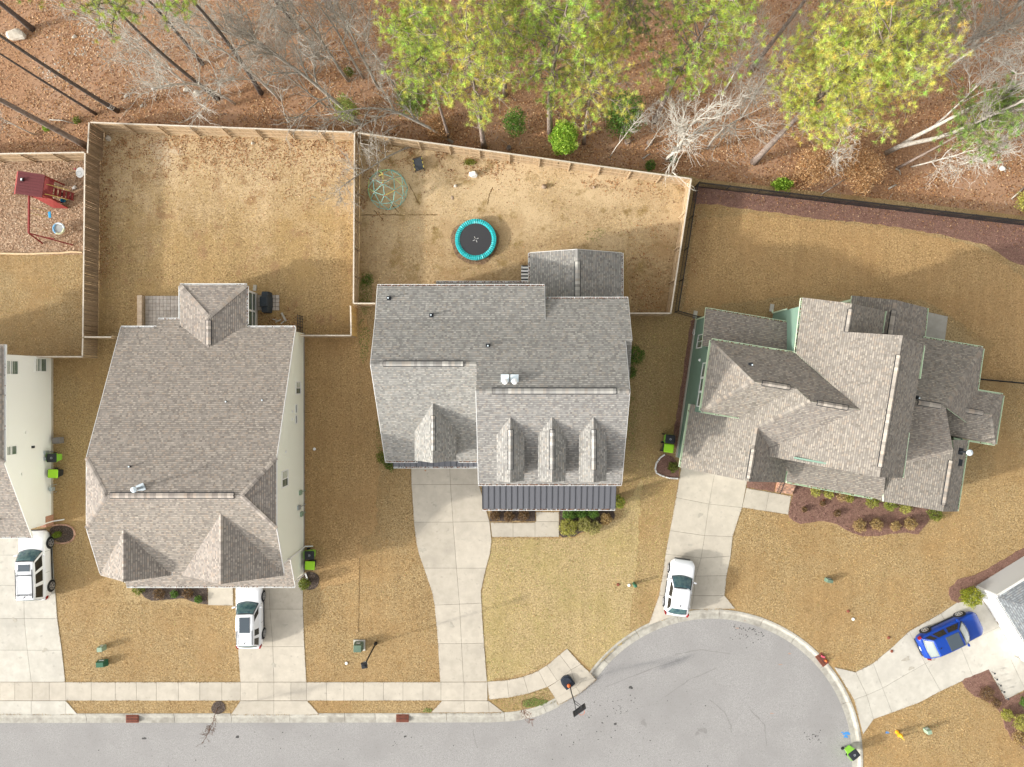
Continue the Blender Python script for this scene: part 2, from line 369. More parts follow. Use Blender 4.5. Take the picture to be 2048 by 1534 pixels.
front3 = pts('975,1362 968,1286 962,1206 962,1180 972,1135 983,1090 983,1078 1120,1078 1140,1076 1235,1040 1285,960 1282,1000 1275,1120 1262,1200 1262,1270 1225,1300 1180,1340 1136,1296 1094,1326 1040,1350')
def wob(pp, j, seed):
    r = random.Random(seed); o = []
    for i in range(len(pp)):
        a, b_ = pp[i], pp[(i + 1) % len(pp)]; n = max(1, int(math.hypot(b_[0] - a[0], b_[1] - a[1]) / 9))
        for k in range(n): o.append((a[0] + (b_[0] - a[0]) * k / n + r.uniform(-j, j), a[1] + (b_[1] - a[1]) * k / n + r.uniform(-j, j)))
    return o
sheet('pale_front_lawn', poly_w(wob(front3, 3.5, 1)), 0.005, LAWNP)
side2 = pts('612,680 735,640 748,760 762,900 752,1060 724,1080 716,1160 640,1180 636,1140 612,1100')
sheet('brown_side_lawn', poly_w(wob(side2, 4, 2)), 0.0035, LAWND)
yard4 = pts('1392,440 1500,428 1680,445 1850,470 1950,492 2010,530 2100,600 2100,760 1960,750 1990,690 1850,600 1600,590 1420,612 1366,620')
sheet('shaded_back_lawn', poly_w(wob(yard4, 4, 3)), 0.0045, LAWND)
def blob(cx, cy, rx, ry, seed, n=26, rough=0.28):
    r = random.Random(seed); ph = [r.uniform(0, 6.28) for _ in range(4)]
    o = []
    for i in range(n):
        t = 2 * math.pi * i / n
        k = 1 + rough * (0.5 * math.sin(2 * t + ph[0]) + 0.35 * math.sin(3 * t + ph[1]) + 0.3 * math.sin(5 * t + ph[2]) + 0.2 * math.sin(9 * t + ph[3]))
        o.append((cx + rx * k * math.cos(t), cy + ry * k * math.sin(t)))
    return o
for i, (x, y, rx, ry) in enumerate([(322, 300, 22, 22), (352, 302, 14, 9), (330, 325, 10, 8)]):
    sheet('bare_dirt_patch', poly_w(blob(x, y, rx, ry, i, rough=0.5)), 0.016 + 0.003 * i, DIRT, thick=0.01)
# mulch
mulch_specs = [
 ('mulch_strip', '1391,372 1500,384 1700,404 2048,446 2300,480 2300,650 2100,570 2048,531 2018,521 1972,489 1874,468 1761,449 1627,437 1560,426 1497,419 1440,410 1391,408 1386,400', MULCHR),
 ('mulch_bed', '1382,640 1392,640 1358,905 1344,885', MULCHR),
 ('mulch_bed', '1312,930 1318,916 1330,908 1346,914 1358,930 1357,956 1338,955 1322,949 1313,942', MULCHR),
 ('mulch_bed', '1590,975 1600,960 1770,990 1890,1015 1872,1030 1858,1040 1850,1052 1835,1067 1815,1066 1780,1068 1745,1072 1725,1072 1705,1066 1690,1058 1675,1049 1660,1045 1636,1042 1612,1047 1600,1048 1586,1042 1578,1034 1576,1026', MULCHR),
 ('mulch_bed', '1494,960 1552,966 1548,983 1494,975', MULCHR),
 ('mulch_bed', '2300,960 2048,1095 2000,1122 1960,1145 1915,1160 1899,1176 1896,1188 1902,1200 1916,1205 1936,1199 1952,1172 2048,1116 2300,985', MULCHR),
 ('mulch_bed', '1976,1338 2011,1399 2050,1382 2200,1400 2200,1560 2048,1500 2025,1480 2010,1455 2003,1430 1988,1410 1950,1392 1930,1375 1924,1362 1930,1356', MULCHR),
 ('mulch_bed', '266,1165 415,1165 416,1209 394,1205 370,1197 345,1198 320,1200 303,1201 290,1196 282,1185', MULCHB),
 ('mulch_bed', '980,1012 1071,1012 1071,1042 981,1042', MULCHB),
 ('mulch_bed', '1119,1012 1225,1012 1230,1030 1226,1042 1212,1047 1203,1045 1199,1060 1187,1068 1172,1062 1160,1066 1148,1074 1125,1074 1119,1070', MULCHB),
]
BEDS = []
for i, (n, s, m) in enumerate(mulch_specs):
    pw = poly_w(wob(pts(s), 1.3, i)); BEDS.append((pw, m)); sheet(n, pw, 0.03 + 0.001 * i, m, thick=0.05)
for (x, y, rx, ry, m) in [(620, 1161, 18, 19, MULCHB), (437, 1415, 14, 13, MULCHB), (124, 1067, 25, 17, MULCHB)]:
    pw = poly_w(blob(x, y, rx, ry, int(x), rough=0.08)); BEDS.append((pw, m)); sheet('mulch_bed', pw, 0.035, m, thick=0.06)
pw = poly_w(blob(950, 484, 46, 47, 3, rough=0.10)); BEDS.append((pw, SOIL))
sheet('wood_chip_ring', pw, 0.02, M('chip ring', (0.19, 0.12, 0.07), (0.33, 0.23, 0.14), scale=14, bump=1, bscale=40))
# worn seams and scuffs in the lawns and small stains on the road (flat marks at their own places)
def streak(line, w, z, m, name, seed=0):
    r = random.Random(seed); a = [P(u, v) for u, v in line]; L_, R_ = [], []
    for i, p in enumerate(a):
        t = (a[min(i + 1, len(a) - 1)] - a[max(i - 1, 0)]).normalized(); n = Vector((-t.y, t.x, 0))
        k = w * r.uniform(0.35, 1.0); L_.append((p + n * k).to_2d()); R_.append((p - n * k).to_2d())
    return tag(MB().prism([tuple(x) for x in L_ + R_[::-1]], z - 0.005, z).build(name, m), kind='structure')
def dense(line, n=14, j=1.5, seed=1):
    r = random.Random(seed); o = []
    for i in range(len(line) - 1):
        for k in range(n):
            t = k / n; o.append((line[i][0] * (1 - t) + line[i + 1][0] * t + r.uniform(-j, j), line[i][1] * (1 - t) + line[i + 1][1] * t + r.uniform(-j, j)))
    return o
SEAM = M('worn turf seam', (0.15, 0.095, 0.04), (0.22, 0.145, 0.065), scale=8)
for k, l in enumerate(['719,1115 718,1200 716,1272', '722,430 830,430 880,430', '778,403 800,428', '748,420 770,445', '818,368 842,415', '985,374 978,392 975,410', '1700,1060 1790,985 1880,925 1990,880']):
    streak(dense(pts(l), 10, 0.8, k), 0.05, 0.011, SEAM, 'turf_seam', k)

# kerb and gutter, in cast lengths
def kerb_run(i0, pieces):
    """resample edge/back by arc length and cast kerb pieces between joints"""
    e = [Vector(p) for p in edge[1:]]; b = [Vector(p) for p in back[1:]]
    d = [0.0]
    for i in range(1, len(e)): d.append(d[-1] + (e[i] - e[i - 1]).length)
    def at(s, line):
        s = min(max(s, 0), d[-1] - 1e-3)
        for i in range(1, len(e)):
            if d[i] >= s:
                t = (s - d[i - 1]) / (d[i] - d[i - 1]); return line[i - 1].lerp(line[i], t)
    return at, d[-1]
kat, ktot = kerb_run(0, 0)
kerb = thing('kerb', 'pale concrete kerb and gutter along the street and round the turning circle', 'kerb', P(700, 1437))
kerb['kind'] = 'structure'; del kerb['category']
prof = [(0.0, ZR - 0.03), (0.0, ZR + 0.012), (0.5, ZR + 0.0), (0.62, ZR + 0.03), (0.74, 0.005), (0.82, 0.028), (1.0, 0.028), (1.0, ZR - 0.03)]
s = -640.0
rk = random.Random(5)
cuts = [-640, -480, -320, -160, 0, 171, 265, 348, 462, 579, 689, 750, 805, 893, 1010, 1095]
x = 1095.0
while x < ktot - 90: x += rk.uniform(70, 85); cuts.append(x)
for a, b in zip(cuts[:-1], cuts[1:]):
    n = max(2, int((b - a) / 12)); mb = MB()
    sec = []
    for i in range(n + 1):
        t = a + 0.35 + (b - a - 0.7) * i / n
        if t < 0: p, q = Vector((t, 1447)), Vector((t, 1427))
        else: p, q = kat(t, [Vector(k) for k in edge[1:]]), kat(t, [Vector(k) for k in back[1:]])
        sec.append([P(*(p.lerp(q, f)), 0).to_2d().to_3d() + Vector((0, 0, z)) for f, z in prof])
    m = len(prof)
    vs = [w for s_ in sec for w in s_]; fs = []
    for i in range(n):
        for k in range(m): fs.append((i * m + k, (i + 1) * m + k, (i + 1) * m + (k + 1) % m, i * m + (k + 1) % m))
    fs += [tuple(range(m)), tuple(n * m + k for k in range(m))[::-1]]
    fs = [f[::-1] for f in fs]
    mb.add(vs, fs).build('kerb_length', KERB, kerb)

# concrete slabs with recessed joints
def inset(poly, d):
    n = len(poly); A = sum(poly[i - 1][0] * poly[i][1] - poly[i][0] * poly[i - 1][1] for i in range(n)); sg = 1 if A > 0 else -1
    out = []
    for i in range(n):
        p0, p1, p2 = Vector(poly[i - 1]), Vector(poly[i]), Vector(poly[(i + 1) % n])
        e1, e2 = (p1 - p0).normalized(), (p2 - p1).normalized()
        n1, n2 = Vector((-e1.y, e1.x)) * sg, Vector((-e2.y, e2.x)) * sg
        m = n1 + n2
        m = m / max(m.dot(n1), 0.35) if m.length > 1e-6 else n1
        out.append(tuple(p1 + m * d))
    return out
HARD = []
def slab_set(name, polys, m, z=0.035, gap=0.011, label=None, parent=None, piece='slab'):
    o = P(*polys[0][0])
    t = bpy.data.objects.new(name, None); COL.objects.link(t); t.location = o; ROOT[t.name] = Matrix.Translation(o).inverted()
    t['kind'] = 'structure'
    if label: t['label'] = label
    bed = MB()
    for pl in polys:
        w = poly_w(pl); HARD.append(w)
        bed.prism(w, -0.06, z - 0.02)
        MB().prism(inset(w, gap), -0.05, z + random.uniform(-0.002, 0.002)).build(piece, m, t)
    bed.build('joint_bed', JOINT, t)
    return t
def ladder(rows):
    """rows = left, ..., right points across a drive, joint after joint"""
    out = []
    for a, b in zip(rows[:-1], rows[1:]):
        n = min(len(a), len(b))
        for i in range(n - 1): out.append([a[i], a[i + 1], b[i + 1], b[i]])
    return out
R_ = lambda s: [pts(l) for l in s.split('/')]
# front pavement, straight part then the curve to the ramp
us = [-480, -420, -360, -300, -240, -180, -120, -60, 0, 30, 65, 99, 132, 183, 231, 273, 313, 357, 400, 444, 481, 516, 548, 582, 613, 653, 688, 727, 767, 806, 846, 882, 928, 975]
walk = [[(a, 1364), (b, 1364), (b, 1401), (a, 1401)] for a, b in zip(us[:-1], us[1:])]
walk += ladder(R_('975,1363 978,1399/1014,1360 1018,1395/1047,1353 1057,1387/1077,1341 1094,1374'))
walk += ladder(R_('1077,1341 1094,1374/1094,1330 1115,1362'))
slab_set('pavement', walk, CONC, 0.032)
ramp = ladder(R_('1094,1330 1114,1361 1096,1374/1120,1311 1142,1341/1134,1297 1161,1328 1142,1341'))
slab_set('pavement_ramp', [pts('1094,1330 1119,1309 1142,1339 1115,1362'), pts('1119,1309 1134,1297 1162,1328 1142,1339'), pts('1115,1362 1142,1339 1152,1374 1110,1396 1096,1374'),
     pts('1142,1339 1162,1328 1180,1345 1152,1374'), pts('1110,1396 1152,1374 1160,1386 1117,1409'), pts('1152,1374 1180,1345 1192,1359 1160,1386')], CONC, 0.036)
d1 = R_('-60,1064 46,1064 104,1064/-60,1110 47,1110 106,1110/-60,1171 48,1171 110,1171/-60,1237 49,1237 115,1237/-60,1300 55,1300 124,1300/-60,1363.6 63,1363.6 131,1363.6')
slab_set('driveway', ladder(d1) + [pts('-60,1401.4 63,1401.4 63,1428 -60,1428'), pts('63,1401.4 132,1401.4 132,1428 63,1428'), pts('132,1401.4 155,1428 132,1428')], CONCW, 0.034)
d2 = R_('467,1128 536,1128 606,1128/472,1218 540,1218 606,1218/476,1293 546,1293 609,1293/481,1363.6 548,1363.6 613,1363.6')
slab_set('driveway', ladder(d2) + [pts('462,1429 481,1401.4 548,1401.4 548,1429'), pts('548,1401.4 615,1401.4 639,1429 548,1429')], CONC, 0.034)
d3 = R_('821,905 898,905 957,905/823,969 901,969 958,969/828,1044 906,1044 979,1043/832,1082 909,1082 983,1082/838,1108 911,1108 980,1108/848,1136 913,1136 972,1136/864,1184 917,1184 962,1182/869,1210 919,1208 963,1206/876,1287 923,1287 968,1286/880,1363.6 927,1363.6 974,1363')
sl = []
for grp in ([0, 1], [1, 2], [2, 3, 4, 5], [5, 6, 7], [7, 8], [8, 9]):
    for c in (0, 1): sl.append([d3[g][c] for g in grp] + [d3[g][c + 1] for g in grp[::-1]])
slab_set('driveway', sl + [pts('862,1425 884,1401.4 928,1401.4 930,1425'), pts('928,1401.4 977,1401.4 978,1425 930,1425'), pts('977,1401.4 1007,1424 978,1425')], CONC, 0.034)
d4 = R_('1366,915 1432,930 1497,945/1352,995 1418,1008 1484,1015/1340,1061 1409,1071 1465,1073/1331,1108 1402,1116 1461,1112/1325,1152 1391,1152 1453,1151/1318,1191 1387,1191 1449,1191/1297,1250 1382,1219 1470,1217')
slab_set('driveway', ladder(d4), CONC, 0.034)
slab_set('front_walk', [pts('1493,976 1538,984 1531,1022 1484,1015'), pts('1538,984 1582,992 1576,1029 1531,1022')], CONC, 0.034)
slab_set('front_walk', [pts('981,1045 1026,1045 1026,1074 984,1074'), pts('1026,1045 1070,1045 1070,1074 1026,1074'), pts('1072,1024 1118,1024 1118,1043 1072,1043'), pts('1070,1043 1118,1043 1118,1074 1070,1074')], CONC, 0.034)
slab_set('front_walk', [pts('416,1160 466,1160 467,1211 416,1210')], CONC, 0.034)
d5 = R_('1668,1334 1708,1399 1726,1468/1711,1344 1733,1390 1747,1438/1746,1326 1765,1376 1784,1425/1786,1293 1806,1352 1838,1405/1818,1262 1850,1327 1881,1382/1881,1227 1920,1290 1945,1352/1952,1179 1999,1253 2036,1313')
slab_set('driveway', ladder(d5[:3]) + [[d5[i][c] for i in g] + [d5[i][c + 1] for i in g[::-1]] for g in ([2, 3, 4], [4, 5], [5, 6]) for c in (0, 1)], CONCW, 0.034)
slab_set('front_walk', [pts('1976,1337 2018,1312 2050,1379 2011,1399'), pts('2018,1312 2080,1276 2110,1350 2050,1379')], CONCW, 0.034)
slab_set('patio_slab', [pts('1846,622 1895,633 1888,690 1838,682')], M('patio concrete', (0.33, 0.31, 0.27), (0.40, 0.375, 0.33), scale=1.5), 0.06)
# small marks on the road
rs = random.Random(3)
def spot(u, v, r, m, name, rough=0.5):
    return tag(MB().prism(poly_w(blob(u, v, r, r * rs.uniform(0.6, 1.2), rs.random(), 12, rough)), ZR - 0.003, ZR + 0.004 + rs.random() * 0.002).build(name, m), kind='structure')
mbs = MB(); mbf = MB()
for (cx, cy, n, sp) in [(1515, 1265, 60, 24), (1233, 1415, 22, 22), (1190, 1450, 16, 40), (810, 1480, 10, 20), (590, 1480, 6, 60), (1632, 1475, 26, 12), (1480, 1250, 20, 16), (300, 1490, 14, 150), (1300, 1450, 30, 120), (900, 1500, 14, 160)]:
    for _ in range(n):
        u, v = cx + rs.gauss(0, sp), cy + rs.gauss(0, sp * 0.5)
        if math.hypot(u - CC[0], v - CC[1]) > CR - 6 and v < 1452: continue
        mbs.prism(poly_w(blob(u, v, rs.uniform(0.5, 1.5), rs.uniform(0.5, 1.5), rs.random(), 8, 0.5)), ZR - 0.003, ZR + 0.005)
mbs.build('tar_spots', STAIN)['kind'] = 'stuff'
for (u, v, r) in [(1288, 1447, 6), (1262, 1376, 3.5), (1231, 1449, 2.5), (1205, 1447, 2), (1407, 1462, 8), (1395, 1468, 5), (287, 1478, 4), (474, 1475, 3), (810, 1474, 2.5)]:
    spot(u, v, r, STAIN2 if r > 4 else STAIN, 'oil_stain')
for k, l in enumerate(['1420,1400 1450,1425 1462,1450 1464,1470', '1330,1395 1380,1360 1440,1335', '1350,1310 1400,1300 1470,1310', '946,1460 950,1485 956,1500', '1210,1375 1300,1340 1370,1318', '1500,1420 1530,1450 1535,1500']):
    streak(dense(pts(l), 8, 0.7, 60 + k), 0.05, ZR + 0.005, STAIN2, 'tyre_scuff', k)

for k, (u, v, rx, ry) in enumerate([(1812, 1318, 7, 5), (1822, 1336, 5, 4), (1868, 1318, 3, 3), (870, 1010, 4, 3), (912, 958, 5, 3), (845, 1100, 6, 5), (548, 1330, 5, 4), (570, 1250, 4, 3), (90, 1300, 5, 4), (30, 1240, 4, 5), (1400, 1030, 5, 4), (1380, 1090, 4, 3), (903, 1250, 4, 5)]):
    tag(MB().prism(poly_w(blob(u, v, rx, ry, k + 40, 14, .6)), 0.03, 0.0395 + 0.0004 * k).build('oil_stain', M('faint oil stain', (0.355, 0.325, 0.27), (0.43, 0.395, 0.33), scale=6)), kind='structure')
tag(MB().prism(poly_w(blob(851, 941, 1.6, 1.6, 3, 10, .4)), 0.03, 0.041).build('rust_stain', M('rust spot', (0.40, 0.20, 0.11))), kind='structure')

# ---------------------------------------------------------------- fences
def rotz_to(d): return math.atan2(d.y, d.x)
PV = []
def picket_mesh(h, m, w=0.138, th=0.018):
    mb = MB(); c = 0.03
    p = [(-w / 2, 0), (w / 2, 0), (w / 2, h - c), (w / 2 - c, h), (-w / 2 + c, h), (-w / 2, h - c)]
    vs = [(x, -th / 2, z) for x, z in p] + [(x, th / 2, z) for x, z in p]
    n = 6; fs = [tuple(range(n)), tuple(range(n, 2 * n))[::-1]] + [(i, i + n, (i + 1) % n + n, (i + 1) % n) for i in range(n)]
    return mb.add(vs, fs).mesh('picket', m)
def fence(label, A, B, side=1, mat=None, h=1.83, rails_visible=True, group='wooden privacy fences round the back yards'):
    """A, B base points in pixels; side = which side of A->B (left +1) the rails and posts stand on"""
    a, b = P(*A), P(*B); d = b - a; L = d.length; d.normalize(); n = Vector((-d.y, d.x, 0)) * side
    mat = mat or PICKET
    t = thing('wooden_fence', label, 'fence', a, 0, group)
    ms = [picket_mesh(h + k * 0.012, mat) for k in (-1, 0, 1)]
    np_ = int(L / 0.145); rz = rotz_to(d)
    for i in range(np_):
        q = a + d * ((i + 0.5) * L / np_) + n * random.uniform(-0.004, 0.004)
        link('picket', random.choice(ms), t, M=Matrix.Translation(q + Vector((0, 0, 0.03))) @ Matrix.Rotation(rz + random.gauss(0, 0.03), 4, 'Z') @ Matrix.Rotation(random.gauss(0, 0.012), 4, 'Y'))
    bays = max(1, round(L / 2.4))
    pm = MB().box((0, 0, (h - 0.04) / 2), (0.095, 0.095, h - 0.04)).mesh('post', RAIL)
    for i in range(bays + 1):
        q = a + d * (L * i / bays) + n * 0.11
        link('post', pm, t, M=Matrix.Translation(q) @ Matrix.Rotation(rz, 4, 'Z'))
    for i in range(bays):                         # flat cap boards along the top
        q0, q1 = a + d * (L * i / bays + 0.003), a + d * (L * (i + 1) / bays - 0.003)
        MB().beam(q0 + n * 0.03 + Vector((0, 0, h + 0.065)), q1 + n * 0.03 + Vector((0, 0, h + 0.065)), 0.10, 0.03).build('cap_board', CAPB, t)
    for z in (0.32, 0.95, h - 0.22):
        for i in range(bays):
            q0, q1 = a + d * (L * i / bays + 0.02) + n * 0.036, a + d * (L * (i + 1) / bays - 0.02) + n * 0.036
            MB().beam(q0 + Vector((0, 0, z)), q1 + Vector((0, 0, z)), 0.045, 0.09).build('rail', RAIL, t)
    return t
fence('greyed wooden fence behind the play yard, at the left edge of the woods', (-180, 326), (198, 320), -1)
fence('short wooden fence stub joining the two rear fences beside the leaning pine', (208, 263), (205, 322), -1, PICKETD)
fence('long weathered wooden fence between the play yard and the first house yard', (200, 322), (196, 678), -1, PICKETD)
fence('low stretch of brown wooden fence from the long side fence to the white house', (196, 680), (195, 716), -1, PICKETD)
fence('wooden fence across the front of the play yard, beside the white house wall', (88, 716), (195, 716), 1)
fence('short wooden fence between the side fence and the left corner of the cream house', (198, 678), (250, 678), 1)
fence('pale wooden fence between the woods and the lawn yard of the cream house', (210, 262), (716, 281), -1)
fence('wooden fence dividing the lawn yard from the trampoline yard', (719, 282), (717, 612), 1)
fence('golden wooden fence stub stepping forward beside the centre house', (713, 617), (714, 674), -1, PICKETG)
fence('wooden fence closing the yard between the cream house and the centre house', (616, 675), (713, 675), 1)
fence('short wooden fence from the dividing fence to the centre house corner', (718, 613), (760, 613), 1)
fence('long wooden fence with three rails between the woods and the trampoline yard', (726, 282), (1371, 371), -1)
fence('wooden fence with rails down the right side of the trampoline yard', (1371, 371), (1331, 632), -1)
fence('short wooden fence from the right yard corner to the centre house', (1250, 632), (1331, 632), 1)

def metal_fence(label, A, B, h=1.35, side=1, mesh=True):
    a, b = P(*A), P(*B); d = b - a; L = d.length; d.normalize(); n = Vector((-d.y, d.x, 0)) * side
    t = thing('black_metal_fence', label, 'fence', a, 0, 'black metal fences round the right back yard')
    bays = max(1, round(L / 2.4)); up = Vector((0, 0, 1)); rz = rotz_to(d)
    pm = MB().box((0, 0, h / 2 + 0.03), (0.065, 0.065, h + 0.06)).mesh('post', BLACK)
    for i in range(bays + 1): link('post', pm, t, M=Matrix.Translation(a + d * (L * i / bays)) @ Matrix.Rotation(rz, 4, 'Z'))
    for z in (0.12, h - 0.22, h - 0.02): MB().beam(a + up * z, b + up * z, 0.035, 0.04).build('rail', BLACK, t)
    mb = MB(); k = int(L / 0.105)
    for i in range(k): 
        q = a + d * ((i + 0.5) * L / k); mb.box(q + up * (h / 2), (0.022, 0.022, h - 0.04), rz)
    mb.build('bars', BLACK, t, kind='stuff')
    if mesh:
        mb = MB(); q = int(L / 0.11)
        for i in range(q):
            c = a + d * ((i + 0.5) * L / q) + n * 0.025; mb.box(c + up * (h / 2), (0.016, 0.006, h - 0.1), rz)
        for j in range(8):
            z = 0.08 + j * (h - 0.15) / 7; mb.beam(a + up * z + n * 0.03, b + up * z + n * 0.03, 0.006, 0.018)
        mb.build('wire_mesh', BLACK, t, kind='stuff')
    return t
metal_fence('long black metal fence between the woods and the mulch strip of the right yard', (1390, 374), (2230, 473))
metal_fence('black metal fence close beside the right side of the wooden yard fence', (1388, 376), (1349, 625), mesh=False)
metal_fence('short black metal gate fence from the yard corner to the green house', (1349, 625), (1392, 637), mesh=False)
metal_fence('black metal fence leaving the right side of the green house', (1932, 757), (2200, 782), mesh=False)
# ---------------------------------------------------------------- roofs, walls, windows
def newell(p):
    n = Vector((0, 0, 0))
    for i in range(len(p)):
        a, b = p[i], p[(i + 1) % len(p)]
        n += Vector(((a.y - b.y) * (a.z + b.z), (a.z - b.z) * (a.x + b.x), (a.x - b.x) * (a.y + b.y)))
    return n.normalized()
def clip_rect(poly, u0, u1, v0, v1):
    for ax, lim, sg in ((0, u0, 1), (0, u1, -1), (1, v0, 1), (1, v1, -1)):
        out = []
        for i in range(len(poly)):
            a, b = poly[i - 1], poly[i]; da, db = (a[ax] - lim) * sg, (b[ax] - lim) * sg
            if (da < 0) != (db < 0):
                t = da / (da - db); out.append((a[0] + (b[0] - a[0]) * t, a[1] + (b[1] - a[1]) * t))
            if db >= 0: out.append(b)
        poly = out
        if len(poly) < 3: return []
    return poly
def courses(parent, p3, outward, tab_name, mat, exposure, tw, palette, lift=0.012, low=0.003, kind='stuff', stagger=True, band=None):
    """cover a planar polygon with overlapping pieces laid in level courses (shingles or lap boards)"""
    p3 = [Vector(p) for p in p3]
    n = newell(p3)
    if n.dot(outward) < 0: n = -n
    u = Vector((0, 0, 1)).cross(n)
    u = u.normalized() if u.length > 1e-4 else Vector((1, 0, 0))
    v = n.cross(u)
    o = sum(p3, Vector()) / len(p3)
    q = [((p - o).dot(u), (p - o).dot(v)) for p in p3]
    A = sum(q[i - 1][0] * q[i][1] - q[i][0] * q[i - 1][1] for i in range(len(q)))
    if A < 0: q = q[::-1]
    vmin, vmax = min(t[1] for t in q), max(t[1] for t in q)
    V, F, C = [], [], []
    def lo(x, y, h): w = o + u * x + v * y + n * h; V.append((w.x, w.y, w.z)); return len(V) - 1
    k = 0; y = vmin
    r = random
    def cross(yy):
        xs = []
        for i in range(len(q)):
            a, b = q[i - 1], q[i]
            if (a[1] <= yy) != (b[1] <= yy): xs.append(a[0] + (b[0] - a[0]) * (yy - a[1]) / (b[1] - a[1]))
        return sorted(xs)
    vys = [t[1] for t in q]
    while y < vmax - 0.01:
        y1 = min(y + exposure, vmax); seg = clip_rect(q, -1e3, 1e3, y, y1)
        if len(seg) >= 3:
            e = 1e-4; c0, c1 = cross(y + e), cross(y1 - e)
            simple = len(c0) == 2 and len(c1) == 2 and not any(y + 2 * e < t < y1 - 2 * e for t in vys)
            xa, xb = min(t[0] for t in seg), max(t[0] for t in seg)
            il, ir = (max(c0[0], c1[0]), min(c0[1], c1[1])) if simple else (1, 0)
            x = xa - (r.uniform(0, tw[1]) if stagger else 0)
            while x < xb:
                x1 = x + r.uniform(*tw)
                if x1 > xa:
                    col = palette(r); hj = lift * r.uniform(0.8, 1.15)
                    def H(yy): return low + (hj - low) * (1 - (yy - y) / exposure)
                    if x >= il and x1 <= ir: piece = [(x, y), (x1, y), (x1, y1), (x, y1)]
                    else: piece = clip_rect(q, x, x1, y, y1)
                    if len(piece) >= 3:
                        piece = [piece[i] for i in range(len(piece)) if abs(piece[i][0] - piece[i - 1][0]) + abs(piece[i][1] - piece[i - 1][1]) > 1e-5]
                    if len(piece) >= 3:
                        ids = [lo(a, b, H(b)) for a, b in piece]
                        for t in range(1, len(ids) - 1): F.append((ids[0], ids[t], ids[t + 1])); C.append(col)
                        bot = [(a, b) for a, b in piece if abs(b - y) < 1e-4]
                        if len(bot) >= 2:
                            a0, a1 = min(b[0] for b in bot), max(b[0] for b in bot)
                            i0, i1, i2, i3 = lo(a0, y, -0.001), lo(a1, y, -0.001), lo(a1, y, hj), lo(a0, y, hj)
                            F += [(i0, i1, i2), (i0, i2, i3)]; C += [col, col]
                x = x1
            if band and y1 - y > 0.06:             # shadow line under the next course, painted on as a darker strip
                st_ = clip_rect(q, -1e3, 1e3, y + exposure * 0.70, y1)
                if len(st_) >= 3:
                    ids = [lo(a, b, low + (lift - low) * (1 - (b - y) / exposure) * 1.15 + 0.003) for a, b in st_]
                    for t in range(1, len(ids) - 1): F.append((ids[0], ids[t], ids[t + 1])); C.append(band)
        y = y1
    if not F: return None
    me = mesh_np(tab_name, to_local(V, parent), F, mat, col=C)
    return link(tab_name, me, parent, kind)

def pal(base, vary, tints, p=0.78):
    def f(r):
        k = 1 + r.gauss(0, vary)
        t = r.choice(tints) if r.random() < p else (1, 1, 1)
        return tuple(max(0.02, b * k * t[i]) for i, b in enumerate(base))
    return f
TINT = [(1.24, 1.23, 1.20), (0.82, 0.82, 0.83), (1.10, 1.03, 0.97), (0.90, 0.91, 0.92), (0.74, 0.73, 0.73), (1.14, 1.13, 1.12)]
PAL2 = pal((0.315, 0.278, 0.243), 0.06, TINT)
PAL3 = pal((0.285, 0.275, 0.255), 0.06, TINT)
PAL4 = pal((0.268, 0.240, 0.207), 0.07, TINT)
PAL5 = pal((0.22, 0.235, 0.245), 0.06, TINT)
UP = Vector((0, 0, 1))
def roof(house, p3, palette, trim=WHITE, thick=0.14, label=None):
    """one roof slope: boarded deck with fascia edges, shingled"""
    p3 = [Vector(p) for p in p3]
    q = [(p.x, p.y) for p in p3]
    A = sum(q[i - 1][0] * q[i][1] - q[i][0] * q[i - 1][1] for i in range(len(q)))
    if A < 0: p3 = p3[::-1]; q = q[::-1]
    n = len(p3); mb = MB()
    tris = [tuple(t) for t in tessellate_polygon([[Vector((x, y, 0)) for x, y in q]])]
    tris = [t if (Vector(q[t[1]]) - Vector(q[t[0]])).cross(Vector(q[t[2]]) - Vector(q[t[0]])) > 0 else t[::-1] for t in tris]
    vs = [p - UP * thick for p in p3] + [p - UP * 0.003 for p in p3]
    fs = [tuple(n + i for i in t) for t in tris] + [t[::-1] for t in tris] + [(i, (i + 1) % n, n + (i + 1) % n, n + i) for i in range(n)]
    o = mb.add(vs, fs).build('roof_slope', trim, house, label=label)
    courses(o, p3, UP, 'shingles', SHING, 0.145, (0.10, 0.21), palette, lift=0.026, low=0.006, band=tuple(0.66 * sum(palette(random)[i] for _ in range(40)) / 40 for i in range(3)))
    return o
def ridge(house, a, b, d1, d2, palette, w=0.16, lift=0.035, name='ridge_cap', both=True):
    """cap shingles folded over a ridge or hip from a to b; d1, d2 = down-slope directions of the two faces"""
    a, b = Vector(a), Vector(b); L = (b - a).length; d = (b - a).normalized(); mb = MB(); x = 0.0
    d1, d2 = Vector(d1).normalized(), Vector(d2).normalized()
    while x < L - 0.02:
        x1 = min(x + 0.21, L); c = palette(random)
        p0, p1 = a + d * x + UP * (lift + 0.012), a + d * x1 + UP * lift
        for s in (d1, d2):
            q0, q1 = p0 + s * w, p1 + s * w
            mb.add([p0, p1, q1, q0], [(0, 1, 2, 3)], 0, c)
            mb.add([q0, q1, q1 - UP * (lift + 0.0), q0 - UP * (lift + 0.0)], [(0, 1, 2, 3)], 0, c)
        for e0 in ((p0, d1, d2),):
            mb.add([p0 + d1 * w, p0, p0 + d2 * w, p0 - UP * lift], [(0, 1, 2, 3)], 0, c)
        x = x1
    return mb.build(name, SHING, house, kind='stuff', colors=True)
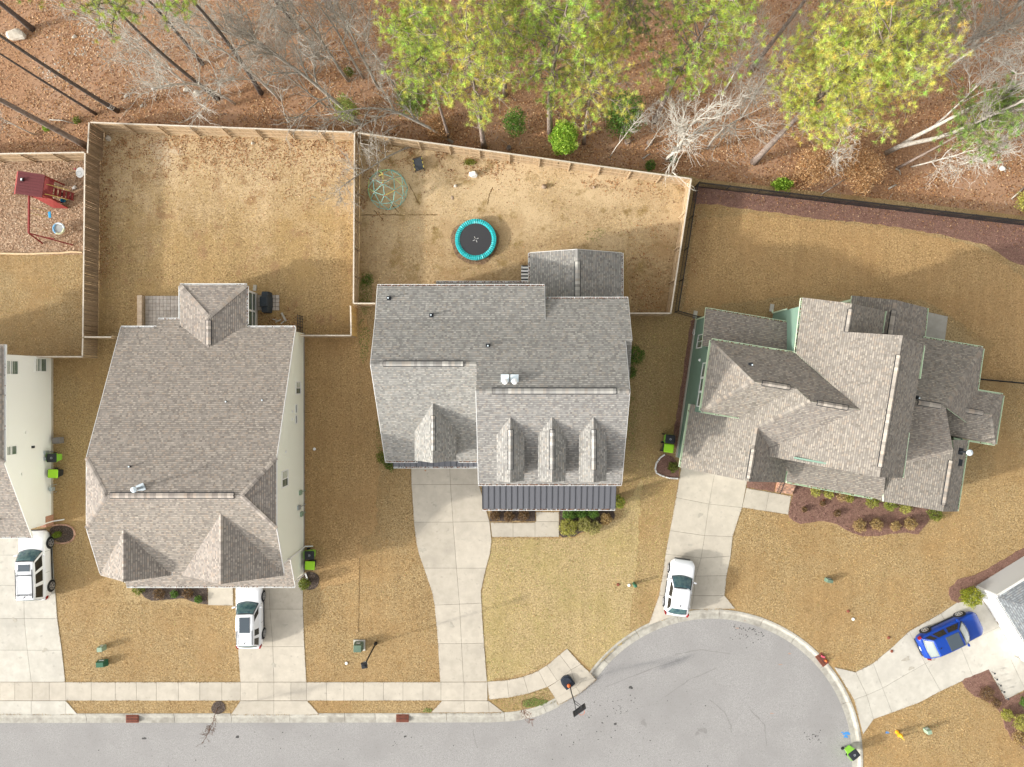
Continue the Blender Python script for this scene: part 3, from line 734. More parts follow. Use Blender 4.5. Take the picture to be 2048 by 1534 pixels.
def vent_ridge(house, a, b, d1, d2, palette):
    o = ridge(house, a, b, d1, d2, lambda r: tuple(1.22 * k for k in palette(r)), w=0.19, lift=0.085, name='ridge_vent')
    a, b = Vector(a), Vector(b); mb = MB(); d = (b - a).normalized()
    for s in (Vector(d1).normalized(), Vector(d2).normalized()):
        mb.beam(a + s * 0.215 + UP * 0.045, b + s * 0.215 + UP * 0.045, 0.05, 0.05)
    for e in (a - d * 0.012, b + d * 0.012): mb.beam(e + Vector(d1).normalized() * 0.19 + UP * 0.05, e + UP * 0.05, 0.03, 0.06); mb.beam(e + Vector(d2).normalized() * 0.19 + UP * 0.05, e + UP * 0.05, 0.03, 0.06)
    mb.build('vent_slot', BLACKP, house)
    return o
def gutter(house, a, b, out, mat=WHITE, leaves=0.7, w=0.13):
    a, b = Vector(a), Vector(b); d = (b - a).normalized(); L = (b - a).length
    n = Vector((out[0], out[1], 0)); n = (n - d * n.dot(d)); n.z = 0; n.normalize(); mb = MB()
    lip = 0.028
    mb.beam(a + n * (w - lip / 2) - UP * 0.06, b + n * (w - lip / 2) - UP * 0.06, lip, 0.11)
    mb.beam(a + n * (w / 2) - UP * 0.115, b + n * (w / 2) - UP * 0.115, w, 0.012)
    for e, s in ((a, 1), (b, -1)): mb.beam(e + d * s * 0.01 - UP * 0.06, e + d * s * 0.01 + n * (w - lip - 0.002) - UP * 0.06, 0.018, 0.10)
    x = random.uniform(0.2, 0.5)
    while x < L:
        c = a + d * x - UP * 0.012; mb.beam(c + n * 0.002, c + n * (w - lip - 0.002), 0.035, 0.012); x += random.uniform(0.6, 0.95)
    g = mb.build('gutter', mat, house)
    if leaves:
        V, F, C = [], [], []; x = 0.05
        while x < L - 0.05:
            if random.random() < leaves:
                for _ in range(2):
                    c = a + d * (x + random.uniform(0, 0.06)) + n * random.uniform(0.02, w - 0.045) - UP * random.uniform(0.015, 0.07)
                    t = random.uniform(0, 6.28); s = random.uniform(0.025, 0.05); k = len(V)
                    for ang in (0, 1.57, 3.14, 4.71): V.append((c.x + s * math.cos(t + ang), c.y + s * math.sin(t + ang), c.z + random.uniform(0, 0.01)))
                    F.append((k, k + 1, k + 2, k + 3)); C.append(random.choice([(0.25, 0.085, 0.035), (0.33, 0.13, 0.05), (0.16, 0.07, 0.035), (0.06, 0.05, 0.04)]))
            x += 0.045
        if F: link('leaf_debris', mesh_np('leaf_debris', to_local(V, g), F, LEAF, col=C), g, 'stuff')
    return g
def trim(house, a, b, w=0.03, h=0.16, mat=WHITE, name='rake_board', dz=-0.06):
    return MB().beam(Vector(a) + UP * dz, Vector(b) + UP * dz, w, h).build(name, mat, house)
def wall(house, p3, outward, mat, base=None, exposure=0.17, label=None):
    """flat wall sheathing with lap boards on its outer face"""
    p3 = [Vector(p) for p in p3]; out = Vector(outward).normalized()
    n = len(p3); back_ = [p - out * 0.12 for p in p3]
    nn = newell(p3); ids = list(range(n))
    tri = [tuple(t) for t in tessellate_polygon([[Vector((p.dot(UP.cross(out)), p.z, 0)) for p in p3]])]
    fs = []
    for t in tri:
        a, b, c = (p3[i] for i in t); s = (b - a).cross(c - a).dot(out) > 0
        fs.append(t if s else t[::-1]); fs.append(tuple(i + n for i in (t[::-1] if s else t)))
    fl = nn.dot(out) > 0
    fs += [((i, i + n, (i + 1) % n + n, (i + 1) % n) if fl else (i, (i + 1) % n, (i + 1) % n + n, i + n)) for i in range(n)]
    w = MB().add(p3 + back_, fs).build('wall', mat, house, label=label)
    courses(w, p3, out, 'lap_siding', mat, exposure, (3.0, 3.66), lambda r: (1, 1, 1), lift=0.020, low=0.004)
    return w
def window(house, c, out, w, h, panes=2, mat=WHITE, horizontal=True):
    """window on a wall: c = centre on the wall plane; frame, sashes and glass stand proud of the boards"""
    c = Vector(c); o = Vector(out).normalized(); u = UP.cross(o).normalized(); t = 0.075
    f = MB()
    q = c + o * 0.035
    for s in (-1, 1):
        f.beam(q + u * s * (w / 2 + t / 2) - UP * (h / 2 + t), q + u * s * (w / 2 + t / 2) + UP * (h / 2 + t), 0.05, t, up=u)
        f.beam(q - u * w / 2 + UP * s * (h / 2 + t / 2), q + u * w / 2 + UP * s * (h / 2 + t / 2), 0.05, t, up=UP)
    fr = f.build('window', mat, house)
    for i in range(panes):
        a, b = -w / 2 + w * i / panes, -w / 2 + w * (i + 1) / panes
        if horizontal: pc, pw, ph = q + u * (a + b) / 2, w / panes, h
        else: pc, pw, ph = q + UP * ((a + b) / 2 * h / w), w, h / panes
        pc = pc - o * (0.02 + 0.008 * (i % 2))
        MB().beam(pc - u * (pw / 2 - 0.004), pc + u * (pw / 2 - 0.004), 0.012, ph - 0.008, up=UP).build('pane', GLASS, fr)
        if i:
            m = q + u * a if horizontal else q + UP * (a * h / w)
            if horizontal: MB().beam(m - UP * (h / 2 - 0.002), m + UP * (h / 2 - 0.002), 0.045, 0.05, up=u).build('mullion', mat, fr)
            else: MB().beam(m - u * (w / 2 - 0.002), m + u * (w / 2 - 0.002), 0.045, 0.05, up=UP).build('mullion', mat, fr)
    return fr
def vent_pipe(house, p, slope_n, r=0.055, h=0.35, mat=BLACKP, name='vent_pipe', cap=LEAD):
    p = Vector(p); mb = MB()
    mb.box(p + UP * 0.03, (0.30, 0.34, 0.05), 0, 0)
    mb.tube([p - UP * 0.05, p + UP * 0.10, p + UP * h], [r * 2.0, r * 1.25, r * 1.2], 10, 0)
    mb.tube([p + UP * (h + 0.001), p + UP * (h + 0.03)], [r, r], 10, 1)
    return mb.build(name, [mat, cap], house, smooth=False)
def garage_door(house, a, b, h, out):
    a, b = Vector(a), Vector(b); o = Vector(out); 
    t = MB()
    fr = MB(); q = o * 0.03
    fr.beam(a + q - (b - a).normalized() * 0.06, a + q - (b - a).normalized() * 0.06 + UP * h, 0.06, 0.12, up=(b - a)); fr.beam(b + q + (b - a).normalized() * 0.06, b + q + (b - a).normalized() * 0.06 + UP * h, 0.06, 0.12, up=(b - a))
    fr.beam(a + q + UP * (h + 0.06) - (b - a).normalized() * 0.12, b + q + UP * (h + 0.06) + (b - a).normalized() * 0.12, 0.06, 0.12)
    d = fr.build('garage_door', WHITE, house)
    for i in range(4):
        z = h * (i + 0.5) / 4; MB().beam(a + o * 0.025 + UP * z, b + o * 0.025 + UP * z, 0.04, h / 4 - 0.015).build('door_panel', SIDP, d)
    return d
def standing_seam(house, x0, x1, yt, zt, yb, zb, n, mat=METALR):
    """metal pent or porch roof: separate pans between raised seams"""
    dx = (x1 - x0) / n
    ps = MB().hexa([(dx * 0.03, yb, zb - 0.03), (dx * 0.97, yb, zb - 0.03), (dx * 0.97, yt, zt - 0.03), (dx * 0.03, yt, zt - 0.03), (dx * 0.03, yb, zb), (dx * 0.97, yb, zb), (dx * 0.97, yt, zt), (dx * 0.03, yt, zt)]).mesh('roof_panel', mat)
    se = MB().hexa([(-0.02, yb - 0.01, zb - 0.03), (0.02, yb - 0.01, zb - 0.03), (0.02, yt, zt - 0.03), (-0.02, yt, zt - 0.03), (-0.018, yb - 0.01, zb + 0.035), (0.018, yb - 0.01, zb + 0.035), (0.018, yt, zt + 0.035), (-0.018, yt, zt + 0.035)]).mesh('roof_seam', SEAMM)
    for i in range(n):
        link('roof_panel', ps, house, M=Matrix.Translation((x0 + i * dx, 0, 0)))
    for i in range(n + 1): link('roof_seam', se, house, M=Matrix.Translation((x0 + i * dx, 0, 0)))

# ---- the cream house, left of centre
H = thing('house', 'wide cream house with a brown shingle roof and two front gables, behind the white car', 'house', (-23, -5, 0))
xl, xr = -29.58, -16.38
def r2(y): return 3.0 + 0.448 * (4.24 - y)
def f2(y): return 8.31 + 0.448 * (y + 7.61)
rs_ = lambda *p: [Vector(q) for q in p]
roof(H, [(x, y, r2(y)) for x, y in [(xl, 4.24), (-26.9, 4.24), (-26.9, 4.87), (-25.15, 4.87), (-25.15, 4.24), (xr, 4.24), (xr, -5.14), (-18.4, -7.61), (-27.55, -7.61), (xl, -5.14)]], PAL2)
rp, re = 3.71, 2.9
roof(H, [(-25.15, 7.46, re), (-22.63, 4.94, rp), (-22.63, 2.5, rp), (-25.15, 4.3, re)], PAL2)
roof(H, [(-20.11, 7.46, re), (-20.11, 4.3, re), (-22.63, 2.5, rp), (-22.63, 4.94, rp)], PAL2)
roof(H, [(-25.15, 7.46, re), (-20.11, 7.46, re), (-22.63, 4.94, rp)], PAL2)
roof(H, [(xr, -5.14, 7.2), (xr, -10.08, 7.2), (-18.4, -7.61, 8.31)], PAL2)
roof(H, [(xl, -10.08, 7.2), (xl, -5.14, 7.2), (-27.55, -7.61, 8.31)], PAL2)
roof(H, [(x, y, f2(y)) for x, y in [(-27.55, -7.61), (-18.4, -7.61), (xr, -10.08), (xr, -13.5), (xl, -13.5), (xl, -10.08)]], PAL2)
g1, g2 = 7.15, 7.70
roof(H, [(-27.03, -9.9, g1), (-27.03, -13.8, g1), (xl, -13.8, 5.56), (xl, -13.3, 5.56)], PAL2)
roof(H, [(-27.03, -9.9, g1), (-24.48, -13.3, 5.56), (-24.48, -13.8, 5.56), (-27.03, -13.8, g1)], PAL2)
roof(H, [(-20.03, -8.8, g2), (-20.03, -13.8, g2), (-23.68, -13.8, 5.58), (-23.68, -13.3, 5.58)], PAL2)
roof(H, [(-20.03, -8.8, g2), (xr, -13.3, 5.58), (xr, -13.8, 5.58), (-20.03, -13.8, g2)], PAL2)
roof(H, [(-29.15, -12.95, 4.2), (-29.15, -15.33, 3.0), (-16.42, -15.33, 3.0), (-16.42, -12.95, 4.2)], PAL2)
E, Wd, N_, S_ = (1, 0, -0.5), (-1, 0, -0.5), (0, 1, -0.448), (0, -1, -0.448)
vent_ridge(H, (-27.3, -7.61, 8.31), (-18.9, -7.61, 8.31), N_, S_, PAL2)
ridge(H, (xr, -5.14, 7.2), (-18.4, -7.61, 8.31), (0.75, -0.66, -0.02), (-0.75, 0.66, -0.35), PAL2)
ridge(H, (xr, -10.08, 7.2), (-18.4, -7.61, 8.31), (0.75, 0.66, -0.02), (-0.75, -0.66, -0.35), PAL2)
ridge(H, (xl, -5.14, 7.2), (-27.55, -7.61, 8.31), (-0.75, -0.66, -0.02), (0.75, 0.66, -0.35), PAL2)
ridge(H, (xl, -10.08, 7.2), (-27.55, -7.61, 8.31), (-0.75, 0.66, -0.02), (0.75, -0.66, -0.35), PAL2)
ridge(H, (-27.03, -13.8, g1), (-27.03, -10.15, g1), Wd, E, PAL2); ridge(H, (-20.03, -13.8, g2), (-20.03, -8.95, g2), Wd, E, PAL2)
vent_ridge(H, (-22.63, 4.7, rp), (-22.63, 2.9, rp), (-1, 0, -.32), (1, 0, -.32), PAL2)
ridge(H, (-25.15, 7.46, re), (-22.63, 4.94, rp), (-0.7, -0.7, -0.05), (0.7, 0.7, -0.05), PAL2); ridge(H, (-20.11, 7.46, re), (-22.63, 4.94, rp), (0.7, -0.7, -0.05), (-0.7, 0.7, -0.05), PAL2)
gutter(H, (xl, 4.24, 3.0), (-26.9, 4.24, 3.0), (0, 1), leaves=0.05); gutter(H, (-26.9, 4.87, 2.72), (-25.2, 4.87, 2.72), (0, 1), leaves=0.25)
gutter(H, (-20.0, 4.24, 3.0), (xr, 4.24, 3.0), (0, 1), leaves=0.1); gutter(H, (-25.15, 7.46, re), (-20.11, 7.46, re), (0, 1), leaves=0.05)
gutter(H, (-25.15, 7.4, re), (-25.15, 4.9, re), (-1, 0), leaves=0); gutter(H, (-20.11, 7.4, re), (-20.11, 4.5, re), (1, 0), leaves=0.4)
gutter(H, (-29.15, -15.33, 3.0), (-16.42, -15.33, 3.0), (0, -1), leaves=0.15)
for a, b in [((xr, 4.24, 3.0), (xr, -5.14, 7.2)), ((xr, -10.08, 7.2), (xr, -13.6, f2(-13.6))), ((xl, 4.24, 3.0), (xl, -5.14, 7.2)), ((xl, -10.08, 7.2), (xl, -13.6, f2(-13.6))), ((xr, -5.14, 7.2), (xr, -10.08, 7.2)), ((xl, -5.14, 7.2), (xl, -10.08, 7.2)), ((-16.42, -12.95, 4.2), (-16.42, -15.33, 3.0))]:
    s = 0.018 if a[0] > -20 else -0.018
    trim(H, (a[0] + s, a[1], a[2]), (b[0] + s, b[1], b[2]))
xe, xw = -16.62, -29.32
prof2 = [(4.0, 0.25), (4.0, 2.98), (-5.14, 7.05), (-10.0, 7.05), (-13.05, 5.65), (-13.05, 4.1), (-15.05, 3.0), (-15.05, 0.25)]
wE = wall(H, [(xe, y, z) for y, z in prof2], (1, 0, 0), SIDC); wall(H, [(xw, y, z) for y, z in prof2], (-1, 0, 0), SIDC)
wall(H, [(xw, 4.0, 0.25), (xe - 0.13, 4.0, 0.25), (xe - 0.13, 4.0, 2.95), (xw, 4.0, 2.95)], (0, 1, 0), SIDC)
wall(H, [(xw + 0.13, -15.05, 0.25), (xe - 0.13, -15.05, 0.25), (xe - 0.13, -15.05, 2.95), (xw + 0.13, -15.05, 2.95)], (0, -1, 0), SIDC)
for gx, gh, hw in ((-27.03, g1, 2.5), (-20.03, g2, 3.6)):
    wall(H, [(gx - hw, -13.45, 5.5), (gx + hw, -13.45, 5.5), (gx, -13.45, gh - 0.15)], (0, -1, 0), SIDC)
wall(H, [(xw + 0.13, -13.05, 3.9), (xe - 0.13, -13.05, 3.9), (xe - 0.13, -13.05, 5.55), (xw + 0.13, -13.05, 5.55)], (0, -1, 0), SIDC)
MB().prism([(xw - 0.03, 4.05), (xe + 0.03, 4.05), (xe + 0.03, -15.1), (xw - 0.03, -15.1)], -0.05, 0.26).build('foundation', M('foundation', (0.27, 0.25, 0.235), (0.33, 0.31, 0.29), scale=4), H)
for y, z, w, h in [(-0.35, 1.62, 0.85, 1.1), (-6.95, 4.75, 1.1, 1.25)]: window(H, (xe, y, z), (1, 0, 0), w, h)
for y in (-1.95, -2.75): window(H, (xe, y, 2.15), (1, 0, 0), 0.55, 0.32, panes=1)
garage_door(H, (-22.3, -15.05, 0.03), (-17.3, -15.05, 0.03), 2.2, (0, -1, 0))
for u, v, h in [(456, 803, 5.2), (528, 800, 5.1), (264, 932, 7.3)]: vent_pipe(H, P(u, v, h) * 1 + Vector((0, 0, 0)), N_, h=0.4)
def snap(u, v, f, dz=0.0):
    """point of a roof given by z = f(y), seen at pixel u, v"""
    z = 5.0
    for _ in range(12): p = P(u, v, z); z = f(p.y)
    return P(u, v, z) + UP * dz
o = snap(283, 975, r2)
MB().box(o + UP * 0.06, (0.55, 0.5, 0.1), 0.4, 0).tube([o, o + UP * 0.9], 0.09, 12, 0).tube([o + UP * 0.9, o + UP * 1.0, o + UP * 1.08], [0.2, 0.2, 0.06], 12, 1).build('flue', [STEEL, LEAD], H)
# screened porch under the rear gable
for x in (-24.85, -20.42):
    s = 1 if x > -22 else -1
    pw_ = MB()
    for y in (4.1, 5.7, 7.15): pw_.box((x, y, 1.45), (0.12, 0.14, 2.7))
    pw_.beam((x, 4.1, 2.72), (x, 7.15, 2.72), 0.13, 0.16); pw_.beam((x, 4.1, 0.95), (x, 7.15, 0.95), 0.08, 0.09); pw_.beam((x, 4.1, 0.2), (x, 7.15, 0.2), 0.13, 0.3)
    fr = pw_.build('porch_frame', WHITE, H)
    for y0, y1 in ((4.17, 5.63), (5.77, 7.08)):
        for z0, z1 in ((0.36, 0.9), (1.0, 2.63)): MB().box((x - 0.01 * s, (y0 + y1) / 2, (z0 + z1) / 2), (0.012, y1 - y0, z1 - z0)).build('screen_pane', GLASS, fr)
MB().box((-22.63, 7.15, 1.45), (4.5, 0.12, 2.6)).build('porch_end_wall', SIDC, H)
MB().box((-22.63, 5.6, 0.12), (4.6, 3.2, 0.2)).build('porch_floor', CONC, H)
for (u, v, h) in [(612, 985, 1.2), (607, 1015, 1.6), (607, 1028, 0.9)]:
    y = (767 - v) * (HC - h) / FP
    MB().box((xe + 0.08, y, h), (0.14, 0.35, 0.5)).tube([(xe + 0.1, y, h - 0.2), (xe + 0.12, y, 0.05)], 0.03, 6).build('meter_box', GREENP if h < 1.3 else STEEL, H)
for y, z in [(-5.0, 4.6), (-2.1, 3.1), (-2.7, 3.1)]: MB().box((xe + 0.05, y, z), (0.06, 0.16, 0.16)).build('wall_vent', WHITE, H)
def downspout(house, p, outx, outy, h, mat=WHITE, kick=0.6):
    p = Vector(p); o = Vector((outx, outy, 0))
    return MB().beam(p + UP * h, p + UP * 0.16, 0.09, 0.07).beam(p + UP * 0.14, p + o * kick + UP * 0.05, 0.09, 0.07).build('downspout', mat, house)
downspout(H, (-16.5, -15.12, 0), 0.3, -1, 2.9); downspout(H, (-16.5, -13.0, 0), 1, 0, 5.4)

# ---- the big grey-roofed house in the centre
H = thing('house', 'grey shingled centre house with three narrow dormers above a metal porch roof', 'house', (-1, -0.5, 0))
def m3(y): return 9.5 - 0.52 * (y + 0.5)
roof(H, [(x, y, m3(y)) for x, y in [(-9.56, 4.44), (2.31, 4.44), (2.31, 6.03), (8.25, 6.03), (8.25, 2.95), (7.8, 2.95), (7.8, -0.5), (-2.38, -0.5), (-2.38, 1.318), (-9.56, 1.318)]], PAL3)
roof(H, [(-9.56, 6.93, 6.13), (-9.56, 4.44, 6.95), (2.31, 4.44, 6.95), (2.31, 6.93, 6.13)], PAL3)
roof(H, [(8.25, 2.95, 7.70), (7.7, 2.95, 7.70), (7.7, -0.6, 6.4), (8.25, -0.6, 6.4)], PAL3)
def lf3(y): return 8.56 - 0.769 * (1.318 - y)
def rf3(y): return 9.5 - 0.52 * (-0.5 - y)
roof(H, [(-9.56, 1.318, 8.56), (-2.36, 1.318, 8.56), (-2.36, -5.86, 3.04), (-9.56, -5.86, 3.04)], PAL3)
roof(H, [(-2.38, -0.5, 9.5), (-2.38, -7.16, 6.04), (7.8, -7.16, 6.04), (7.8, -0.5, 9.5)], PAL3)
def dormer(xc, hw, ytop, zr, ze, yf, f, wallz, mat=SIDT):
    yv = ytop
    # eave meets the main slope where f(y) = ze
    y = yf
    while f(y) < ze and y < ytop: y += 0.02
    roof(H, [(xc, ytop + 0.15, zr), (xc - hw, y + 0.15, ze), (xc - hw, yf - 0.25, ze), (xc, yf - 0.25, zr)], PAL3, thick=0.1)
    roof(H, [(xc, ytop + 0.15, zr), (xc, yf - 0.25, zr), (xc + hw, yf - 0.25, ze), (xc + hw, y + 0.15, ze)], PAL3, thick=0.1)
    k = (zr - ze) / hw
    vent_ridge(H, (xc, ytop - 0.9, zr), (xc, yf + 0.6, zr), (-1, 0, -k), (1, 0, -k), PAL3)
    w = hw - 0.16
    wall(H, [(xc - w, yf, f(yf) - 0.1), (xc + w, yf, f(yf) - 0.1), (xc + w, yf, ze + 0.05), (xc, yf, zr - 0.12), (xc - w, yf, ze + 0.05)], (0, -1, 0), mat)
    for s in (-1, 1):
        wall(H, [(xc + s * w, yf - 0.0, f(yf) - 0.1), (xc + s * w, yf, ze + 0.02), (xc + s * w, y, ze + 0.02)], (s, 0, 0), mat)
    if hw < 1.2: window(H, (xc, yf, (f(yf) + ze) / 2 + 0.1), (0, -1, 0), 0.8, 1.0)
dormer(-5.575, 1.5, -1.376, 6.49, 4.88, -5.35, lf3, 3.0)
for xc in (-0.10, 2.72, 5.52): dormer(xc, 0.93, -2.23, 8.60, 7.94, -6.42, rf3, 6.2)
vent_ridge(H, (-8.7, 1.318, 8.56), (-3.3, 1.318, 8.56), N_, (0, -1, -.77), PAL3)
vent_ridge(H, (-1.3, -0.5, 9.5), (6.9, -0.5, 9.5), N_, S_, PAL3)
ridge(H, (-9.56, 1.318, 8.56), (-8.7, 1.318, 8.56), N_, (0, -1, -.77), PAL3); ridge(H, (-3.3, 1.318, 8.56), (-2.4, 1.318, 8.56), N_, (0, -1, -.77), PAL3)
ridge(H, (-2.38, -0.5, 9.5), (-1.3, -0.5, 9.5), N_, S_, PAL3); ridge(H, (6.9, -0.5, 9.5), (7.8, -0.5, 9.5), N_, S_, PAL3)
# rear porch gable
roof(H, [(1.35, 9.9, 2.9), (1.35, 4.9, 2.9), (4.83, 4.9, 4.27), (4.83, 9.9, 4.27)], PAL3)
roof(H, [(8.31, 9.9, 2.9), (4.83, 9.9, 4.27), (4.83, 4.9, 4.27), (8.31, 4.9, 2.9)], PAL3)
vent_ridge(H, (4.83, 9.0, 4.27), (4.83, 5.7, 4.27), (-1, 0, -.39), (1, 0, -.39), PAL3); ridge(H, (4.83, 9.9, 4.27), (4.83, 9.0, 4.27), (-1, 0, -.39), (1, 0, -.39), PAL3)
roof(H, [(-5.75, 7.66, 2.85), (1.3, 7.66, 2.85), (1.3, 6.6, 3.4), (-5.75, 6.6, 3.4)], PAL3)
standing_seam(H, -2.24, 7.82, -6.86, 3.55, -9.5, 2.92, 23)
standing_seam(H, -9.05, -2.5, -5.62, 2.85, -6.35, 2.5, 15)
gutter(H, (-9.56, 6.93, 6.13), (2.31, 6.93, 6.13), (0, 1), leaves=0.9); gutter(H, (2.36, 6.03, 6.1), (8.25, 6.03, 6.1), (0, 1), leaves=0.9)
gutter(H, (-5.75, 7.66, 2.85), (1.3, 7.66, 2.85), (0, 1), leaves=0.5); gutter(H, (1.35, 9.9, 2.9), (1.35, 7.7, 2.9), (-1, 0), leaves=0.6); gutter(H, (8.31, 9.9, 2.9), (8.31, 6.1, 2.9), (1, 0), leaves=0.6)
gutter(H, (-9.56, -5.86, 3.04), (-7.15, -5.86, 3.04), (0, -1), leaves=0.9); gutter(H, (-4.05, -5.86, 3.04), (-2.5, -5.86, 3.04), (0, -1), leaves=0.9)
gutter(H, (-2.38, -7.16, 6.04), (7.8, -7.16, 6.04), (0, -1), leaves=0.8); gutter(H, (-2.24, -9.5, 2.92), (7.82, -9.5, 2.92), (0, -1), leaves=0.5); gutter(H, (-9.05, -6.35, 2.5), (-2.5, -6.35, 2.5), (0, -1), leaves=0.3)
for a, b in [((-9.58, 6.93, 6.13), (-9.58, 4.44, 6.95)), ((-9.58, 4.44, 6.95), (-9.58, 1.318, 8.56)), ((-9.58, 1.318, 8.56), (-9.58, -5.86, 3.04)), ((7.82, -0.5, 9.5), (7.82, -7.16, 6.04)), ((-2.40, -0.5, 9.5), (-2.40, -7.16, 6.04)), ((8.27, 6.03, 6.1), (8.27, 2.95, 7.7)), ((7.82, 2.9, 7.73), (7.82, -0.5, 9.5)), ((2.33, 6.93, 6.13), (2.33, 4.44, 6.95)), ((1.35, 9.92, 2.9), (4.83, 9.92, 4.27)), ((4.83, 9.92, 4.27), (8.31, 9.92, 2.9))]: trim(H, a, b, mat=WHITE, h=0.12)
wall(H, [(-9.3, 6.6, 0.3), (-9.3, 6.6, 6.08), (-9.3, 4.44, 6.78), (-9.3, 1.318, 8.36), (-9.3, -5.6, 3.05), (-9.3, -5.6, 0.3)], (-1, 0, 0), SIDT)
wall(H, [(7.5, 5.75, 0.3), (7.5, 5.75, 6.1), (7.5, -0.5, 9.33), (7.5, -6.86, 6.05), (7.5, -6.86, 0.3)], (1, 0, 0), SIDT)
wall(H, [(7.95, 5.75, 0.3), (7.95, 5.75, 6.1), (7.95, 2.95, 7.5), (7.95, -0.3, 6.4), (7.95, -0.3, 0.3)], (1, 0, 0), SIDT)
wall(H, [(-2.14, 1.3, 2.5), (-2.14, 1.3, 8.4), (-2.14, -0.5, 9.3), (-2.14, -6.86, 6.0), (-2.14, -6.86, 0.3), (-2.14, -5.6, 0.3)], (-1, 0, 0), SIDT)
wall(H, [(2.05, 6.55, 0.3), (2.05, 6.55, 6.1), (2.05, 4.4, 6.85), (2.05, 4.4, 0.3)], (1, 0, 0), SIDT)
wall(H, [(-9.3, 6.6, 0.3), (1.9, 6.6, 0.3), (1.9, 6.6, 6.05), (-9.3, 6.6, 6.05)], (0, 1, 0), SIDT); wall(H, [(2.1, 5.75, 0.3), (7.9, 5.75, 0.3), (7.9, 5.75, 6.05), (2.1, 5.75, 6.05)], (0, 1, 0), SIDT)
wall(H, [(-9.3, -5.6, 0.05), (-2.3, -5.6, 0.05), (-2.3, -5.6, 2.95), (-9.3, -5.6, 2.95)], (0, -1, 0), SIDT); wall(H, [(-2.1, -6.86, 0.3), (7.5, -6.86, 0.3), (7.5, -6.86, 5.95), (-2.1, -6.86, 5.95)], (0, -1, 0), SIDT)
garage_door(H, (-8.0, -5.6, 0.03), (-3.0, -5.6, 0.03), 2.15, (0, -1, 0))
MB().prism([(-9.33, 6.63), (2.08, 6.63), (2.08, 5.78), (7.53, 5.78), (7.53, -6.89), (-2.17, -6.89), (-2.17, -5.63), (-9.33, -5.63)], -0.05, 0.3).build('foundation', BRICK, H)
for x in (-1.9, 1.4, 4.6, 7.5): MB().box((x, -9.25, 1.48), (0.2, 0.2, 2.6)).build('porch_post', WHITE, H)
MB().box((2.8, -8.2, 0.14), (9.9, 2.7, 0.34)).build('porch_floor', CONC, H)
window(H, (0.3, -6.86, 1.7), (0, -1, 0), 1.5, 1.4); window(H, (5.8, -6.86, 1.7), (0, -1, 0), 1.5, 1.4)
MB().box((2.95, -6.88, 1.4), (1.0, 0.06, 2.1)).build('front_door', REDW, H)
for x in (1.6, 4.83, 8.05): MB().box((x, 9.6, 1.5), (0.16, 0.16, 2.75)).build('porch_post', WHITE, H)
dk = MB().box((4.83, 7.9, 0.75), (6.6, 3.8, 0.12)); 
dk.build('deck_floor', WOODC, H)
st = thing('deck_steps', 'white wooden steps down from the rear porch of the centre house', 'steps', (1.15, 8.9, 0))
for i in range(5):
    MB().box((1.15, 8.08 + i * 0.29, 0.70 - i * 0.145), (0.85, 0.165, 0.05)).build('tread', WHITE, st)
    MB().box((1.15, 8.225 + i * 0.29, 0.60 - i * 0.145), (0.83, 0.12, 0.10)).build('dark_gap', BLACKP, st)  # black block set in the open gap between treads to make it dark
for s in (-1, 1): MB().beam((1.15 + s * 0.36, 8.0, 0.60), (1.15 + s * 0.36, 9.4, 0.02), 0.05, 0.14).build('stringer', SIDT, st)
for u, v in [(778, 597), (863, 631), (976, 692)]:
    f = (lambda y: 6.13 + 0.33 * (6.93 - y)) if v < 640 else m3
    vent_pipe(H, snap(u, v, f), N_)
for u in (1010, 1029):
    p = snap(u, 763, m3)
    MB().box(p + Vector((0, 0.22, 0.02)), (0.55, 0.5, 0.06)).tube([p, p + UP * 0.28], 0.12, 14).tube([p + UP * 0.28, p + UP * 0.36, p + UP * 0.42], [0.2, 0.2, 0.05], 14, 1).build('roof_vent', [LEAD, WHITE], H)
downspout(H, (-9.42, -5.75, 0), -1, -0.3, 2.9); downspout(H, (7.65, -7.05, 0), 1, 0, 5.9)
# ---- the green house on the right (turned about nine degrees to the street)
PHI = math.radians(9.4)
A_ = Vector((math.cos(PHI), -math.sin(PHI), 0)); B_ = Vector((math.sin(PHI), math.cos(PHI), 0))
CAMP = Vector((0, 0, HC))
class Plane:
    def __init__(s, p0, up, k): s.p = p0; s.n = (UP - up * k).normalized(); s.down = (-up - UP * k).normalized()
    @classmethod
    def of(c, a, b, d):
        o = c.__new__(c); o.p = a; o.n = (b - a).cross(d - a).normalized()
        if o.n.z < 0: o.n = -o.n
        h = Vector((o.n.x, o.n.y, 0)); o.down = (h.normalized() - UP * (h.length / o.n.z)).normalized(); return o
    def at(s, u, v):
        d = P(u, v, 0) - CAMP; return CAMP + d * (s.n.dot(s.p - CAMP) / s.n.dot(d))
    def face(s, txt): return [s.at(u, v) for u, v in pts(txt)]
    def z(s, x, y): return s.p.z - (s.n.x * (x - s.p.x) + s.n.y * (y - s.p.y)) / s.n.z
H = thing('house', 'green sided house with many shingled gables and hips, turned on its lot at the right', 'house', P(1650, 800))
def X3(a, b, c):
    """common point of three planes"""
    m = Matrix((a.n, b.n, c.n)); return m.inverted() @ Vector((a.n.dot(a.p), b.n.dot(b.p), c.n.dot(c.p)))
def down_plane(p, d, k): return Plane(p, -Vector(d), k)      # plane through p falling along d
lev = lambda a, b, d: a + d * (b - a).dot(d)
class Flat:
    def __init__(s, p, n): s.p = p; s.n = n
H4E = 5.4                                                     # upper eaves
ML = Plane(P(1605, 595, H4E), A_, 0.64)
M1 = ML.at(1805, 671); M2 = lev(M1, ML.at(1762, 955), B_)
MR = Plane(M1, -A_, 0.64)
N2 = ML.at(1704, 607); N1 = lev(N2, ML.at(1696, 664), B_); WR = Plane(N2, -A_, 0.64)
